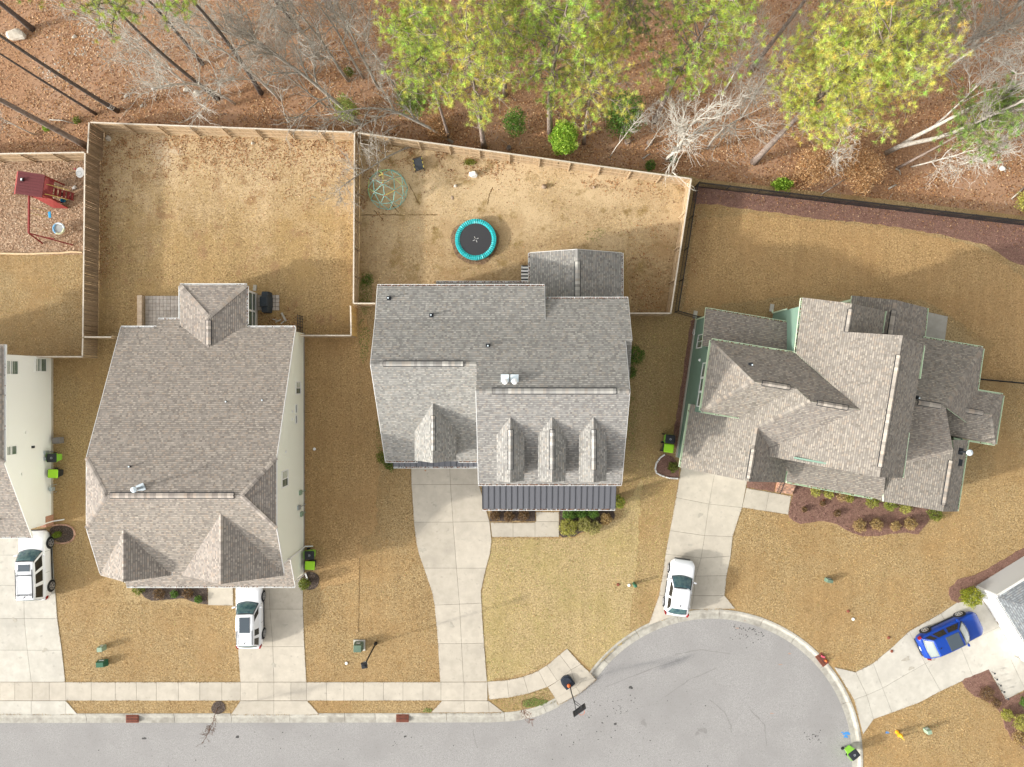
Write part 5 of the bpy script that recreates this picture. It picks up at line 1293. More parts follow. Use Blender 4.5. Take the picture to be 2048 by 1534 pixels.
    curved('rear_window', 0, -1, 0.90, 0.08, 0.90, 0.10, 0.012, CARGLS if paint is PAINTB else glass)
    for s in (1, -1):
        for fa, fb in side:
            q = [gp(fa + 0.02, s, 0.10), gp(fb - 0.02, s, 0.10), gp(fb - 0.02, s, 0.86), gp(fa + 0.02, s, 0.86)]
            pane('side_window', q, (0, s, 0.2), CARSIDE)
        # mirror
        m0 = Vector((ws0 - 0.28, s * w * 0.97, belt + 0.04))
        MB().box(m0 + Vector((0, s * 0.10, 0.06)), (0.13, 0.24, 0.17), 0.15 * s, top=0.85).beam(m0 - Vector((0, s * .06, 0)), m0 + Vector((0, s * 0.06, 0.05)), 0.06, 0.05, mat=1).build('mirror', [paint, BLACKP], t, bevel=0.02)
        # lamps
        MB().beam((L / 2 - 0.36, s * w * 0.82, 0.80), (L / 2 - 0.10, s * w * 0.63, 0.76), 0.16, 0.10).build('headlight', CLEARL, t, bevel=0.02)
        MB().beam((-L / 2 + 0.10, s * w * 0.86, 0.86), (-L / 2 + 0.34, s * w * 0.965, 0.96), 0.12, 0.26).build('tail_light', REDL, t, bevel=0.02)
        # door lines and handles
        for fx in (0.98, 0.54, 0.16):
            x = rr0 + (ws0 - rr0) * fx
            MB().box((x, s * w * 1.0, belt - 0.33), (0.014, 0.014, 0.5)).build('door_gap', BLACKP, t)
        for fx in (0.60, 0.22):
            x = rr0 + (ws0 - rr0) * fx
            MB().box((x, s * (w * 0.985 + 0.01), belt - 0.12), (0.18, 0.03, 0.035)).build('door_handle', paint, t)
        MB().beam((-wb / 2 + 0.5, s * w * 0.97, 0.30), (wb / 2 - 0.5, s * w * 0.97, 0.30), 0.06, 0.10).build('sill_trim', BLACKP, t)
        for x in (-wb / 2, wb / 2):
            MB().tube([(x, s * (w - 0.30), tyre + 0.03), (x, s * (w + 0.004), tyre + 0.03)], tyre + 0.07, 22).build('wheel_arch', BLACKP, t)
            wh = MB()
            wh.tube([(x, s * (w - 0.24), tyre), (x, s * (w - 0.20), tyre), (x, s * (w - 0.0), tyre), (x, s * (w + 0.03), tyre)], [tyre * .93, tyre, tyre, tyre * .92], 24)
            wo = wh.build('wheel', RUBBER, t)
            rm = MB()
            rm.tube([(x, s * (w + 0.02), tyre), (x, s * (w + 0.036), tyre)], [tyre * 0.66, tyre * 0.62], 24, 1)
            for k in range(5):
                a = k * 2 * math.pi / 5 + 0.3
                rm.beam((x, s * (w + 0.042), tyre), (x + math.cos(a) * tyre * 0.62, s * (w + 0.042), tyre + math.sin(a) * tyre * 0.62), 0.085, 0.02, up=(0, 1, 0))
            for k in range(24):
                a0, a1 = k * math.pi / 12, (k + 1) * math.pi / 12
                rm.beam((x + math.cos(a0) * tyre * .66, s * (w + 0.04), tyre + math.sin(a0) * tyre * .66), (x + math.cos(a1) * tyre * .66, s * (w + 0.04), tyre + math.sin(a1) * tyre * .66), 0.04, 0.025, up=(0, 1, 0))
            rm.build('rim', [RIM, BLACKP], wo)
    MB().box((L / 2 - 0.035, 0, 0.60), (0.08, w * 1.15, 0.20)).build('grille', BLACKP, t, bevel=0.02)
    MB().box((L / 2 - 0.02, 0, 0.36), (0.10, w * 1.3, 0.12)).build('front_bumper', BLACKP, t, bevel=0.03)
    MB().box((-L / 2 + 0.03, 0, 0.42), (0.12, w * 1.45, 0.18)).build('rear_bumper', BLACKP, t, bevel=0.03)
    MB().box((-L / 2 + 0.01, 0, 0.70), (0.03, 0.34, 0.13)).build('number_plate', WHITE, t)
    zr = Ht + 0.012
    if sunroof:
        x0, x1, fw = sunroof
        MB().box(((x0 + x1) / 2, 0, Ht + 0.005), (x1 - x0, g1 * 2 * fw, 0.06)).build('sunroof', ROOFGL, t, bevel=0.02)
    if rack:
        x0, x1, bars = rack
        for s in (1, -1): MB().beam((x0, s * g1 * 0.86, Ht + 0.05), (x1, s * g1 * 0.86, Ht + 0.05), 0.045, 0.05).build('roof_rail', BLACKP, t)
        for x in bars: MB().beam((x, -g1 * 0.86, Ht + 0.085), (x, g1 * 0.86, Ht + 0.085), 0.06, 0.035).build('roof_bar', BLACKP, t)
        n = 5
        for k in range(n):
            y = (k - (n - 1) / 2) * g1 * 0.27; MB().beam((x0 + 0.1, y, zr), (x1 - 0.5, y, zr), 0.035, 0.012).build('roof_ridge', paint, t)
    # hood crease and wipers
    for s in (1, -1):
        MB().beam((ws0 + 0.1, s * w * 0.52, belt + 0.012), (L / 2 - 0.45, s * w * 0.42, hoodz + 0.0), 0.03, 0.02).build('hood_crease', paint, t)
        MB().beam((ws0 + 0.04, s * 0.15 - 0.2, zb + 0.03), (ws0 - 0.02, s * 0.15 + 0.36, zb + 0.045), 0.02, 0.02).build('wiper', BLACKP, t)
    MB().tube([(rr1 + 0.25, 0, Ht + 0.03), (rr1 + 0.1, 0, Ht + 0.13)], [0.04, 0.015], 6).build('aerial', BLACKP, t)
    t.location = loc; t.rotation_euler = (0, 0, rz)
    return t
CG = 'cars parked on the driveways'
c = P(72, 1135)
make_car('parked_car', 'large white car with black roof rack bars, on the leftmost driveway', (-37.62, -14.35, 0.035), math.radians(91.5), 5.45, 2.12, 1.98, PAINTW, 3.42, 1.5, 1.22, 0.55, -2.35, -2.55, belt=1.16, hoodz=1.12,
         side=((0.03, 0.34), (0.38, 0.66), (0.69, 0.96)), sunroof=(-0.15, 0.38, 0.62), rack=(-2.2, 0.0, (-1.95, -0.45)), tyre=0.42, boxy=1.0, group=CG)
make_car('parked_car', 'white car with a dark sunroof, half under the eave of the cream house', (-20.70, -18.35, 0.035), math.radians(90.5), 5.1, 2.0, 1.80, PAINTW, 2.95, 1.4, 1.12, 0.42, -1.95, -2.28, belt=1.08, hoodz=1.06,
         side=((0.02, 0.24), (0.28, 0.96)), sunroof=(-0.95, 0.25, 0.60), rack=(-1.85, -0.75, ()), tyre=0.39, boxy=0.5, group=CG)
p4 = P(1354.5, 1170)
make_car('parked_car', 'small white hatchback on the short driveway by the turning circle', (p4.x, p4.y, 0.036), math.radians(90 - 8.4), 4.45, 1.95, 1.62, PAINTW, 2.7, 1.2, 0.92, 0.12, -1.35, -1.95, belt=1.0, hoodz=0.96,
         side=((0.04, 0.44), (0.47, 0.94)), tyre=0.35, group=CG)
p5 = P(1888, 1263)
make_car('parked_car', 'bright blue car with a large dark glass roof, outside the white garage', (p5.x, p5.y, 0.036), math.radians(25.0), 5.15, 2.0, 1.76, PAINTB, 2.98, 1.35, 1.10, 0.38, -1.72, -2.28, belt=1.06, hoodz=1.03,
         side=((0.03, 0.2), (0.23, 0.56), (0.59, 0.95)), front_glass=CARGLS, glass=CARGL, sunroof=(-0.85, 0.22, 0.82), tyre=0.39, group=CG)

# ---------------------------------------------------------------- wheeled bins
def make_bin(label, body, lid, grp='wheeled bins'):
    t = thing('wheelie_bin', label, 'wheeled bin', (0, 0, 0), 0, grp)          # front is -y, wheels at +y
    mb = MB(); r = []
    for z, a, b, dy in ((0.10, 0.20, 0.22, 0.0), (0.16, 0.235, 0.26, 0.0), (0.95, 0.315, 0.36, 0.0), (0.97, 0.345, 0.40, 0.0), (1.03, 0.345, 0.40, 0.0)):
        ring = []
        for sx, sy in ((-1, -1), (1, -1), (1, 1), (-1, 1)):
            for k in range(4):
                ang = math.atan2(sy, sx) + (k / 3 - 0.5) * math.pi / 2
                ring.append((sx * (a - 0.06) + 0.06 * math.cos(ang), sy * (b - 0.06) + 0.06 * math.sin(ang) + dy, z))
        r.append(ring)
    n = 16; vs = [p for q in r for p in q]; fs = []
    for i in range(len(r) - 1):
        for k in range(n): fs.append((i * n + k, i * n + (k + 1) % n, (i + 1) * n + (k + 1) % n, (i + 1) * n + k))
    fs += [tuple(range(n))[::-1], tuple((len(r) - 1) * n + k for k in range(n))]
    MB().add(vs, fs).build('body', body, t)
    mb = MB(); r = []
    for z, a, b in ((1.035, 0.335, 0.385), (1.06, 0.34, 0.39), (1.10, 0.32, 0.37), (1.125, 0.26, 0.30)):
        ring = []
        for sx, sy in ((-1, -1), (1, -1), (1, 1), (-1, 1)):
            for k in range(4):
                ang = math.atan2(sy, sx) + (k / 3 - 0.5) * math.pi / 2
                ring.append((sx * (a - 0.07) + 0.07 * math.cos(ang), sy * (b - 0.07) + 0.07 * math.sin(ang) - 0.02, z))
        r.append(ring)
    vs = [p for q in r for p in q]; fs = []
    for i in range(len(r) - 1):
        for k in range(n): fs.append((i * n + k, i * n + (k + 1) % n, (i + 1) * n + (k + 1) % n, (i + 1) * n + k))
    fs += [tuple(range(n))[::-1], tuple((len(r) - 1) * n + k for k in range(n))]
    ld = MB().add(vs, fs).build('lid', lid, t)
    if lid is BLACKP:
        e = MB()
        for k in range(3):
            a = k * 2.094 + 0.5; e.box((0.06 * math.cos(a), 0.06 * math.sin(a) - 0.03, 1.128), (0.10, 0.035, 0.006), a + 1.57)
        e.build('lid_emblem', M('emblem print', (0.45, 0.47, 0.50)), ld)
    h = MB().tube([(-0.24, 0.46, 1.0), (0.24, 0.46, 1.0)], 0.018, 6)
    for s in (-1, 1): h.beam((s * 0.24, 0.39, 0.98), (s * 0.24, 0.47, 1.0), 0.03, 0.04)
    h.build('handle', body, t)
    for s in (-1, 1): MB().tube([(s * 0.27, 0.33, 0.13), (s * 0.34, 0.33, 0.13)], 0.13, 14).build('wheel', RUBBER, t)
    return t
GB = make_bin('', LIMEG, BLACKP); LB = make_bin('', BLACKP, LIME)
def put(src, first, label, u, v, deg, z=0.0, off=(0, 0)):
    o = src if first else copy_tree(src)
    p = P(u, v); o.location = (p.x + off[0], p.y + off[1], z); o.rotation_euler = (0, 0, math.radians(deg)); o['label'] = label
    return o
put(GB, True, 'green bin with a black lid, beside the white side wall at the left', 120.5, 913, 90)
put(GB, False, 'green bin with a black lid, against the cream house wall above a lime one', 626, 1104, 90)
put(GB, False, 'green bin with a black lid, between the green house wall and a lime bin', 1334, 876, 84)
put(GB, False, 'lone green bin with a black lid, at the street kerb of the turning circle', 1696, 1497, 128, ZR + 0.01)
put(LB, True, 'black bin with a lime lid, beside the white side wall at the left', 123, 944, 88)
put(LB, False, 'black bin with a lime lid, on the mulch corner of the cream house', 627, 1124, 88)
put(LB, False, 'black bin with a lime lid, on the mulch corner of the green house', 1331, 894, 82)

# ---------------------------------------------------------------- play things
cx, cy = P2(952, 481); t = thing('trampoline', 'round trampoline with a teal pad ring and black mat, on the worn lawn', 'trampoline', (cx, cy, 0))
zt = 0.42
MB().lathe([(1.30, zt - 0.02), (1.30, zt)], (cx, cy, 0), 48).build('mat', MATB, t)
pad = MB(); n = 56
for k in range(n):
    a0, a1 = 2 * math.pi * k / n, 2 * math.pi * (k + 1) / n; w0 = zt + 0.03 + random.uniform(-0.008, 0.02); mid = (a0 + a1) / 2
    def q(r, a, z): return (cx + r * math.cos(a), cy + r * math.sin(a), z)
    for (aa, ab, za, zb_) in ((a0, mid, zt + 0.02, w0 + 0.02), (mid, a1, w0 + 0.02, zt + 0.02)):
        pad.add([q(1.27, aa, za - 0.03), q(1.27, ab, zb_ - 0.03), q(1.42, ab, zb_ + 0.02), q(1.42, aa, za + 0.02), q(1.62, ab, zb_ - 0.0), q(1.62, aa, za - 0.0), q(1.65, ab, zt - 0.06), q(1.65, aa, zt - 0.06)],
                [(0, 3, 2, 1), (3, 5, 4, 2), (5, 7, 6, 4)])
pad.build('pad_ring', TEAL, t, smooth=False)
mb = MB()
for k in range(2):
    a = 0.45 + k * math.pi / 2; d_ = Vector((math.cos(a), math.sin(a), 0)); c_ = Vector((cx, cy, zt + 0.004))
    for s in (-1, 1): mb.beam(c_ + d_ * s * 0.07, c_ + d_ * s * 0.25, 0.028, 0.004)
mb.build('centre_mark', WHITE, t)
MB().tube([(cx + 1.6 * math.cos(k * .2618), cy + 1.6 * math.sin(k * .2618), zt - 0.07) for k in range(25)], 0.035, 6).build('frame_ring', STEEL, t)
lg = MB().tube([(0, 0, 0), (0, 0, zt - 0.08)], 0.03, 8).mesh('leg', STEEL)
for k in range(8): link('leg', lg, t, M=Matrix.Translation((cx + 1.6 * math.cos(k * .785), cy + 1.6 * math.sin(k * .785), 0)))

import bmesh
bm = bmesh.new(); bmesh.ops.create_icosphere(bm, subdivisions=2, radius=1.62); bmesh.ops.rotate(bm, verts=bm.verts, matrix=Matrix.Rotation(0.55, 3, 'X') @ Matrix.Rotation(0.4, 3, 'Z'))
cx, cy = P2(776, 380); t = thing('climbing_dome', 'open climbing dome of teal, green and yellow bars under bare branches', 'climbing frame', (cx, cy, 0))
def dv(v): return Vector((cx + v.co.x, cy + v.co.y, max(v.co.z + 0.12, 0.02)))
used = set(); k = 0
for e in bm.edges:
    a, b = e.verts
    if a.co.z < -0.45 or b.co.z < -0.45: continue
    m_ = [TEA2, GRN2, TEA2, YEL2, TEA2, GRN2][(e.index * 7 + k) % 6]; k += 1
    if min(a.co.z, b.co.z) < 0.1: m_ = TEA2
    MB().tube([dv(a), dv(b)], 0.026, 6).build('bar', m_, t); used |= {a, b}
jm = MB().box((0, 0, 0), (0.08, 0.08, 0.06)).mesh('joint', REDN)
for v in used: link('joint', jm, t, M=Matrix.Translation(dv(v)))
bm.free()

p = P(838, 331); t = thing('rebound_net', 'small black rebound net in a yellow edged frame, standing on the worn lawn', 'sports net', p)
ca = math.radians(-78)
def rp_(x, y, z): return (p.x + x * math.cos(ca) - y * math.sin(ca), p.y + x * math.sin(ca) + y * math.cos(ca), z)
fz = lambda y: 0.42 + y * 0.35
fr = MB()
c4 = [(-0.5, -0.36), (0.5, -0.36), (0.5, 0.36), (-0.5, 0.36)]
for i in range(4):
    a, b = c4[i], c4[(i + 1) % 4]; fr.tube([rp_(*a, fz(a[1])), rp_(*b, fz(b[1]))], 0.03, 6)
fr.build('frame', BLACK, t)
MB().add([rp_(x * 0.92, y * 0.9, fz(y * 0.9) - 0.01) for x, y in c4], [(0, 1, 2, 3)]).build('net', M('net mesh', (0.022, 0.026, 0.032), (0.05, 0.055, 0.06), scale=30), t)
for s in (-1, 1):
    for k in (-1, 0, 1):
        MB().beam(rp_(k * 0.33 - 0.09, s * 0.36, fz(s * .36) + 0.032), rp_(k * 0.33 + 0.09, s * 0.36, fz(s * .36) + 0.032), 0.05, 0.01).build('yellow_patch', YEL2, t)
for x, y in c4: MB().tube([rp_(x, y, 0), rp_(x, y, fz(y))], 0.025, 6).build('leg', BLACK, t)

# play set in the left yard
o = P(106, 385); t = thing('play_set', 'dark red wooden play set with a tan slide and a swing beam', 'play set', o)
g = math.radians(-8); gx, gy = Vector((math.cos(g), math.sin(g), 0)), Vector((-math.sin(g), math.cos(g), 0))
def S(x, y, z): return o + gx * x + gy * y + UP * z
hw_, hd_ = 0.82, 0.72
for x in (-hw_, hw_):
    for y in (-hd_, hd_): MB().box(S(x, y, 1.2), (0.1, 0.1, 2.4), g).build('post', REDW, t)
MB().box(S(0, 0, 1.3), (1.75, 1.5, 0.08), g).build('deck', REDW, t)
for s in (-1, 1):
    for k in range(7): MB().beam(S(-0.72 + k * 0.24, s * 0.76, 1.35), S(-0.72 + k * 0.24, s * 0.76, 2.0), 0.12, 0.03, up=gy).build('side_board', REDW, t)
rf_ = [S(-1.02, -0.95, 2.62), S(0.95, -0.95, 2.50), S(0.95, 0.80, 2.50), S(-1.02, 0.80, 2.62)]
MB().hexa([p_ - UP * 0.05 for p_ in rf_] + rf_).build('roof_panel', REDR, t)
for k in range(1, 8):
    y = -0.95 + k * 0.219; MB().beam(S(-1.0, y, 2.63), S(0.93, y, 2.51), 0.02, 0.015).build('roof_batten', REDR, t)
MB().hexa([S(-1.45, -0.95, 2.10), S(-1.03, -0.95, 2.52), S(-1.03, 0.80, 2.52), S(-1.45, 0.80, 2.10), S(-1.47, -0.95, 2.14), S(-1.03, -0.95, 2.57), S(-1.03, 0.80, 2.57), S(-1.47, 0.80, 2.14)]).build('roof_panel', REDW, t)
MB().box(S(-0.62, 0.16, 2.66), (0.20, 0.24, 0.14), g).build('roof_hatch', BLACKP, t); 
MB().box(S(-0.62, 0.16, 2.735), (0.11, 0.15, 0.02), g).build('hatch_top', WHITE, t)
sl_ = [(-0.85, 1.32), (-1.3, 1.15), (-2.0, 0.55), (-2.5, 0.25), (-2.95, 0.20)]
mb = MB()
for (x0, z0), (x1, z1) in zip(sl_[:-1], sl_[1:]):
    mb.hexa([S(x0, -0.48, z0 - 0.05), S(x1, -0.48, z1 - 0.05), S(x1, 0.02, z1 - 0.05), S(x0, 0.02, z0 - 0.05), S(x0, -0.48, z0), S(x1, -0.48, z1), S(x1, 0.02, z1), S(x0, 0.02, z0)], 1 if x1 < -2.4 else 0)
    for y in (-0.5, 0.04): mb.beam(S(x0, y, z0 + 0.05), S(x1, y, z1 + 0.05), 0.05, 0.16, mat=1 if x1 < -2.4 else 0)
mb.build('slide', [TAN, SLATE], t)
ba, bb = S(-0.25, -0.9, 2.2), S(0.13, -3.75, 2.2)
MB().beam(ba, bb, 0.10, 0.14).build('swing_beam', REDW, t)
MB().beam(bb + UP * 0.0, S(-0.25, -4.15, 0.0), 0.09, 0.1).build('swing_leg', REDW, t); MB().beam(bb + UP * 0.02, S(2.2, -3.95, 0.05), 0.09, 0.1).build('swing_leg', REDW, t)
MB().beam(bb - UP * 1.2 + gx * -0.2, bb - UP * 1.2 + gx * 1.2, 0.06, 0.08).build('brace', REDW, t)
sw = ba.lerp(bb, 0.38); sx = Vector((0.85, 0.05, 0))
for s in (-1, 1): MB().tube([sw + (bb - ba).normalized() * 0.22 * s, sw + (bb - ba).normalized() * 0.22 * s + sx * 0.6 - UP * 1.55], 0.012, 5).build('swing_rope', YEL2, t)
sc_ = sw + sx * 0.6 - UP * 1.6
MB().box(sc_, (0.22, 0.5, 0.04), 0.1).build('swing_seat', BLUES, t, bevel=0.02)
ss = P(117.5, 457, 0.5); ring = [(ss.x + 0.42 * math.cos(k * .2618), ss.y + 0.42 * math.sin(k * .2618), 0.5) for k in range(25)]
so = MB().tube(ring[:9], 0.075, 8).build('saucer_ring', M('pale ring', (0.60, 0.68, 0.72)), t); MB().tube(ring[8:17], 0.075, 8).build('saucer_ring', M('blue ring', (0.20, 0.45, 0.70)), t); MB().tube(ring[16:25], 0.075, 8).build('saucer_ring', M('cream ring', (0.70, 0.72, 0.48)), t)
MB().lathe([(0.40, 0.0), (0.38, 0.01)], (ss.x, ss.y, 0.48), 24).build('saucer_net', M('saucer net', (0.30, 0.31, 0.31), (0.38, 0.39, 0.39), scale=30), t)
s2 = ba.lerp(bb, 0.78)
for a in (0.6, 2.2, 3.7, 5.3): MB().tube([s2 + (bb - ba).normalized() * (0.3 if math.sin(a) < 0 else -0.3), Vector((ss.x + 0.42 * math.cos(a), ss.y + 0.42 * math.sin(a), 0.52))], 0.01, 5).build('swing_rope', LOGW, t)
for y in (-0.35, 0.12):
    mb = MB().beam(S(0.86, y * 1.15, 1.32), S(1.75, y * 1.15, 0.05), 0.05, 0.12); mb.build('stair_stringer', REDW, t)
    MB().tube([S(0.8, y * 1.6, 2.0), S(1.0, y * 1.6, 1.95), S(1.85, y * 1.6, 0.85)], 0.022, 6).build('yellow_handrail', YEL2, t)
for k in range(5): MB().box(S(1.0 + k * 0.17, -0.13, 1.12 - k * 0.235), (0.2, 0.55, 0.04), g).build('stair_tread', REDW, t)
MB().hexa([S(-0.6, -0.80, 1.2), S(0.9, -0.80, 1.2), S(1.5, -1.12, 0.10), S(0.3, -1.25, 0.10), S(-0.6, -0.76, 1.26), S(0.9, -0.76, 1.26), S(1.5, -1.07, 0.16), S(0.3, -1.2, 0.16)]).build('climbing_ramp', REDW, t)
for i, (u, v, m, nm, lb) in enumerate([(126, 390, BLUES, 'toy_bucket', 'small dark toy bucket under the yellow handrails of the play set'), (129, 402, BLUES, 'toy_bucket', 'blue toy bucket at the foot of the play set stairs'), (139, 395, PINK, 'toy_ball', 'pale pink ball among the play set stairs'), (151, 376, STONEW, 'toy_truck', 'small grey toy lying in the leaves right of the play set')]):
    p = P(u, v); x = thing(nm, lb, 'toy', p)
    if nm == 'toy_ball': MB().lathe([(0.13 * math.sin(k * math.pi / 8) + .001, 0.14 - 0.13 * math.cos(k * math.pi / 8)) for k in range(9)], p, 14).build('ball', m, x, smooth=True)
    elif nm == 'toy_bucket': MB().lathe([(0.12, 0.0), (0.17, 0.26), (0.155, 0.26), (0.115, 0.03)], p, 14).build('bucket', m if i else BLACKP, x)
    else:
        MB().box(p + UP * 0.12, (0.34, 0.18, 0.12), 0.5).box(p + Vector((0.08, 0.04, 0.22)), (0.13, 0.16, 0.1), 0.5).build('truck_body', m, x)
        for s in (-1, 1):
            for k in (-1, 1): MB().tube([p + Vector((0.1 * s, 0.05 * s + 0.09 * k, 0.06)), p + Vector((0.1 * s, 0.05 * s + 0.12 * k, 0.06))], 0.06, 8).build('wheel', BLACKP, x)
p = P(168, 345); t = thing('toy_basketball_hoop', 'small white toy basketball board on a pink post, beside the long fence', 'toy', p)
p = P(171, 347) ; MB().tube([p, p + UP * 1.25 + Vector((-0.1, 0, 0))], 0.05, 8).build('pole', PINK, t)
pb = P(160, 345, 1.25); 
MB().prism([(pb.x + 0.32 * math.cos(a), pb.y + 0.42 * math.sin(a)) for a in [k * 0.524 for k in range(12)]], 1.22, 1.27).build('backboard', WHITE, t)
MB().tube([(pb.x - 0.05 + 0.2 * math.cos(k * .5236), pb.y - 0.1 + 0.2 * math.sin(k * .5236), 1.32) for k in range(13)], 0.012, 5).build('hoop', STEEL, t)
t = thing('log_edging', 'row of thin pale logs edging the leaf covered play yard', 'edging', P(80, 507))
ed = pts('-60,509 0,507 62,508 125,506 166,505'); 
for (a, b) in zip(ed[:-1], ed[1:]):
    pa, pb_ = P(*a), P(*b); m0 = pa.lerp(pb_, 0.5) + Vector((0, random.uniform(-.08, .08), 0)); MB().tube([pa + UP * 0.08, m0 + UP * 0.09, pb_ + UP * 0.08], [0.075, 0.085, 0.07], 8).build('log', LOGW, t)

# street basketball goal with a ball on its base
p = P(1138, 1366); dirv = (P(1156, 1414) - p).normalized(); t = thing('basketball_goal', 'portable basketball goal with a black backboard leaning over the street kerb', 'basketball goal', p)
rzb = math.radians(36)
bx, by = Vector((math.cos(rzb), math.sin(rzb), 0)), Vector((-math.sin(rzb), math.cos(rzb), 0))
q = P(1134, 1362)
base = [q + bx * x + by * y for x, y in ((-0.42, -0.5), (0.42, -0.5), (0.46, 0.1), (0.36, 0.42), (0.0, 0.52), (-0.36, 0.42), (-0.46, 0.1))]
MB().prism([tuple(b.to_2d()) for b in base], 0.04, 0.24).prism([tuple((q + (b - q) * 0.8).to_2d()) for b in base], 0.24, 0.30).build('base', M('base plastic', (0.025, 0.032, 0.045), rough=0.4), t, bevel=0.03)
pt = q - by * 0.40
top = pt - by * 0.25 + UP * 2.75
MB().tube([pt + UP * 0.25, pt + UP * 1.3, top], 0.045, 8).build('pole', BLACK, t)
bc = pt - by * 0.85 + UP * 2.85
w2, h2 = 0.56, 0.38
MB().hexa([bc - bx * w2 - UP * h2, bc + bx * w2 - UP * h2, bc + bx * w2 - UP * h2 + by * 0.05, bc - bx * w2 - UP * h2 + by * 0.05, bc - bx * w2 + UP * h2, bc + bx * w2 + UP * h2, bc + bx * w2 + UP * h2 + by * 0.05, bc - bx * w2 + UP * h2 + by * 0.05]).build('backboard', BLACKP, t)
fr = MB()
for s in (-1, 1): fr.beam(bc + bx * s * (w2 - .03) - UP * h2 + by * 0.07, bc + bx * s * (w2 - .03) + UP * h2 + by * 0.07, 0.04, 0.05); fr.beam(bc - bx * w2 + UP * s * (h2 - .03) + by * 0.07, bc + bx * w2 + UP * s * (h2 - .03) + by * 0.07, 0.04, 0.05); fr.beam(top, bc + bx * 0.3 * s + UP * 0.15 + by * 0.06, 0.04, 0.04); fr.beam(top - UP * 0.5, bc + bx * 0.3 * s - UP * 0.2 + by * 0.06, 0.04, 0.04)
fr.build('backboard_bracket', BLACK, t)
rc = bc - by * 0.28 - UP * 0.25
MB().tube([rc + bx * 0.23 * math.cos(k * .4488) + by * 0.23 * math.sin(k * .4488) for k in range(15)], 0.014, 6).build('rim', ORANGE, t)
for s in (-1, 1): MB().tube([q - by * 0.45 + bx * 0.3 * s + UP * 0.10, q - by * 0.45 + bx * 0.36 * s + UP * 0.10], 0.08, 10).build('wheel', RUBBER, t)
pb = q - by * 0.22 + bx * -0.02 + UP * 0.44
bl = thing('basketball', 'orange basketball resting on the base of the portable basketball goal', 'ball', pb - UP * 0.135)
MB().lathe([(0.145 * math.sin(k * math.pi / 10) + .001, -0.145 * math.cos(k * math.pi / 10)) for k in range(11)], pb, 18).build('ball', ORANGE, bl, smooth=True)

# ---------------------------------------------------------------- patios, grill, street and garden fittings
t = bpy.data.objects.new('paver_patio', None); COL.objects.link(t); t.location = P(325, 616); ROOT[t.name] = Matrix.Translation(P(325, 616)).inverted(); t['kind'] = 'structure'
a, b = P(291, 592), P(366, 660); pm = [MB().box((0, 0, 0), (0.29 - 0.012, 0.29 - 0.012, 0.06), top=0.97).mesh('paver', PAVER)]
nx, ny = int((b.x - a.x) / 0.29), int((a.y - b.y) / 0.29)
MB().prism([(a.x, a.y), (b.x, a.y), (b.x, b.y), (a.x, b.y)], -0.03, 0.025).build('joint_sand', JOINT, t)
for i in range(nx):
    for j in range(ny): link('paver', pm[0], t, M=Matrix.Translation((a.x + (i + .5) * 0.29, a.y - (j + .5) * 0.29, 0.03 + random.uniform(-0.003, 0.003))))
t = thing('seat_wall', 'low tan block seat wall along the left side of the rear patio', 'garden wall', P(284, 620))
a, b = P(285.5, 592), P(285.5, 662); n = 9
for i in range(n):
    c0_ = a.lerp(b, (i + 0.5) / n); L_ = (b - a).length / n
    MB().box(c0_ + UP * 0.22, (0.30, L_ - 0.012, 0.44)).build('block', WALLT, t); MB().box(c0_ + UP * 0.47, (0.36, L_ - 0.008, 0.06)).build('cap_stone', WALLT, t)
t = bpy.data.objects.new('grill_pad', None); COL.objects.link(t); t.location = P(535, 605); ROOT[t.name] = Matrix.Translation(P(535, 605)).inverted(); t['kind'] = 'structure'
a, b = P(513, 590), P(559, 621); MB().prism([(a.x, a.y), (b.x, a.y), (b.x, b.y), (a.x, b.y)], -0.03, 0.015).build('joint_sand', JOINT, t)
nx, ny = 6, 4
for i in range(nx):
    for j in range(ny): link('paver', pm[0], t, M=Matrix.Translation((a.x + (i + .5) * (b.x - a.x) / nx, a.y + (j + .5) * (b.y - a.y) / ny, 0.025)))
p = P(537, 606); t = thing('covered_grill', 'barbecue grill under a dark fabric cover on the small paver pad', 'grill', p)
sec = []
for y, w0, h0 in ((-0.82, 0.26, 0.80), (-0.78, 0.28, 0.86), (-0.42, 0.31, 0.90), (-0.38, 0.33, 1.15), (0.38, 0.33, 1.17), (0.42, 0.31, 0.92), (0.78, 0.28, 0.86), (0.82, 0.26, 0.80)):
    sec.append([(p.x + x * w0, p.y + y, z) for x, z in ((1.12, 0.06), (1.08, 0.45), (1.0, h0 - 0.12), (0.75, h0), (-0.75, h0), (-1.0, h0 - 0.12), (-1.08, 0.45), (-1.12, 0.06))])
vs, fs, n = loft(sec); fs += [tuple(range(n))[::-1], tuple(7 * n + k for k in range(n))]
MB().add(vs, fs).build('cover', CANVAS, t, bevel=0.02)
for s in (-1, 1):
    for k in (-1, 1): MB().tube([(p.x + s * 0.27, p.y + 0.6 * k, 0.06), (p.x + s * 0.3, p.y + 0.6 * k, 0.06)], 0.05, 8).build('caster', RUBBER, t)
dbl = ['pale plank end', 'pale curved board']
for i, (u, v, L_, w_, deg, nm, lb) in enumerate([(568, 634, 0.75, 0.16, -62, 'board', 'long pale board leaning in the leaves right of the grill'), (557, 642, 0.5, 0.08, 25, 'broken_plank', 'thin pale plank lying across the leaf pile by the grill'), (551, 640, 0.42, 0.07, -18, 'broken_plank', 'grey plank in the leaves nearest the grill'), (566, 645, 0.34, 0.09, 40, 'broken_plank', 'short tan plank at the bottom of the leaf pile')]):
    p = P(u, v); o = MB().box(p + UP * (0.06 + 0.02 * i), (L_, w_, 0.04), math.radians(deg)).build(nm, M('weathered board %d' % i, (0.55, 0.52, 0.46), (0.42, 0.38, 0.32), scale=5)); tag(o, lb, 'plank')
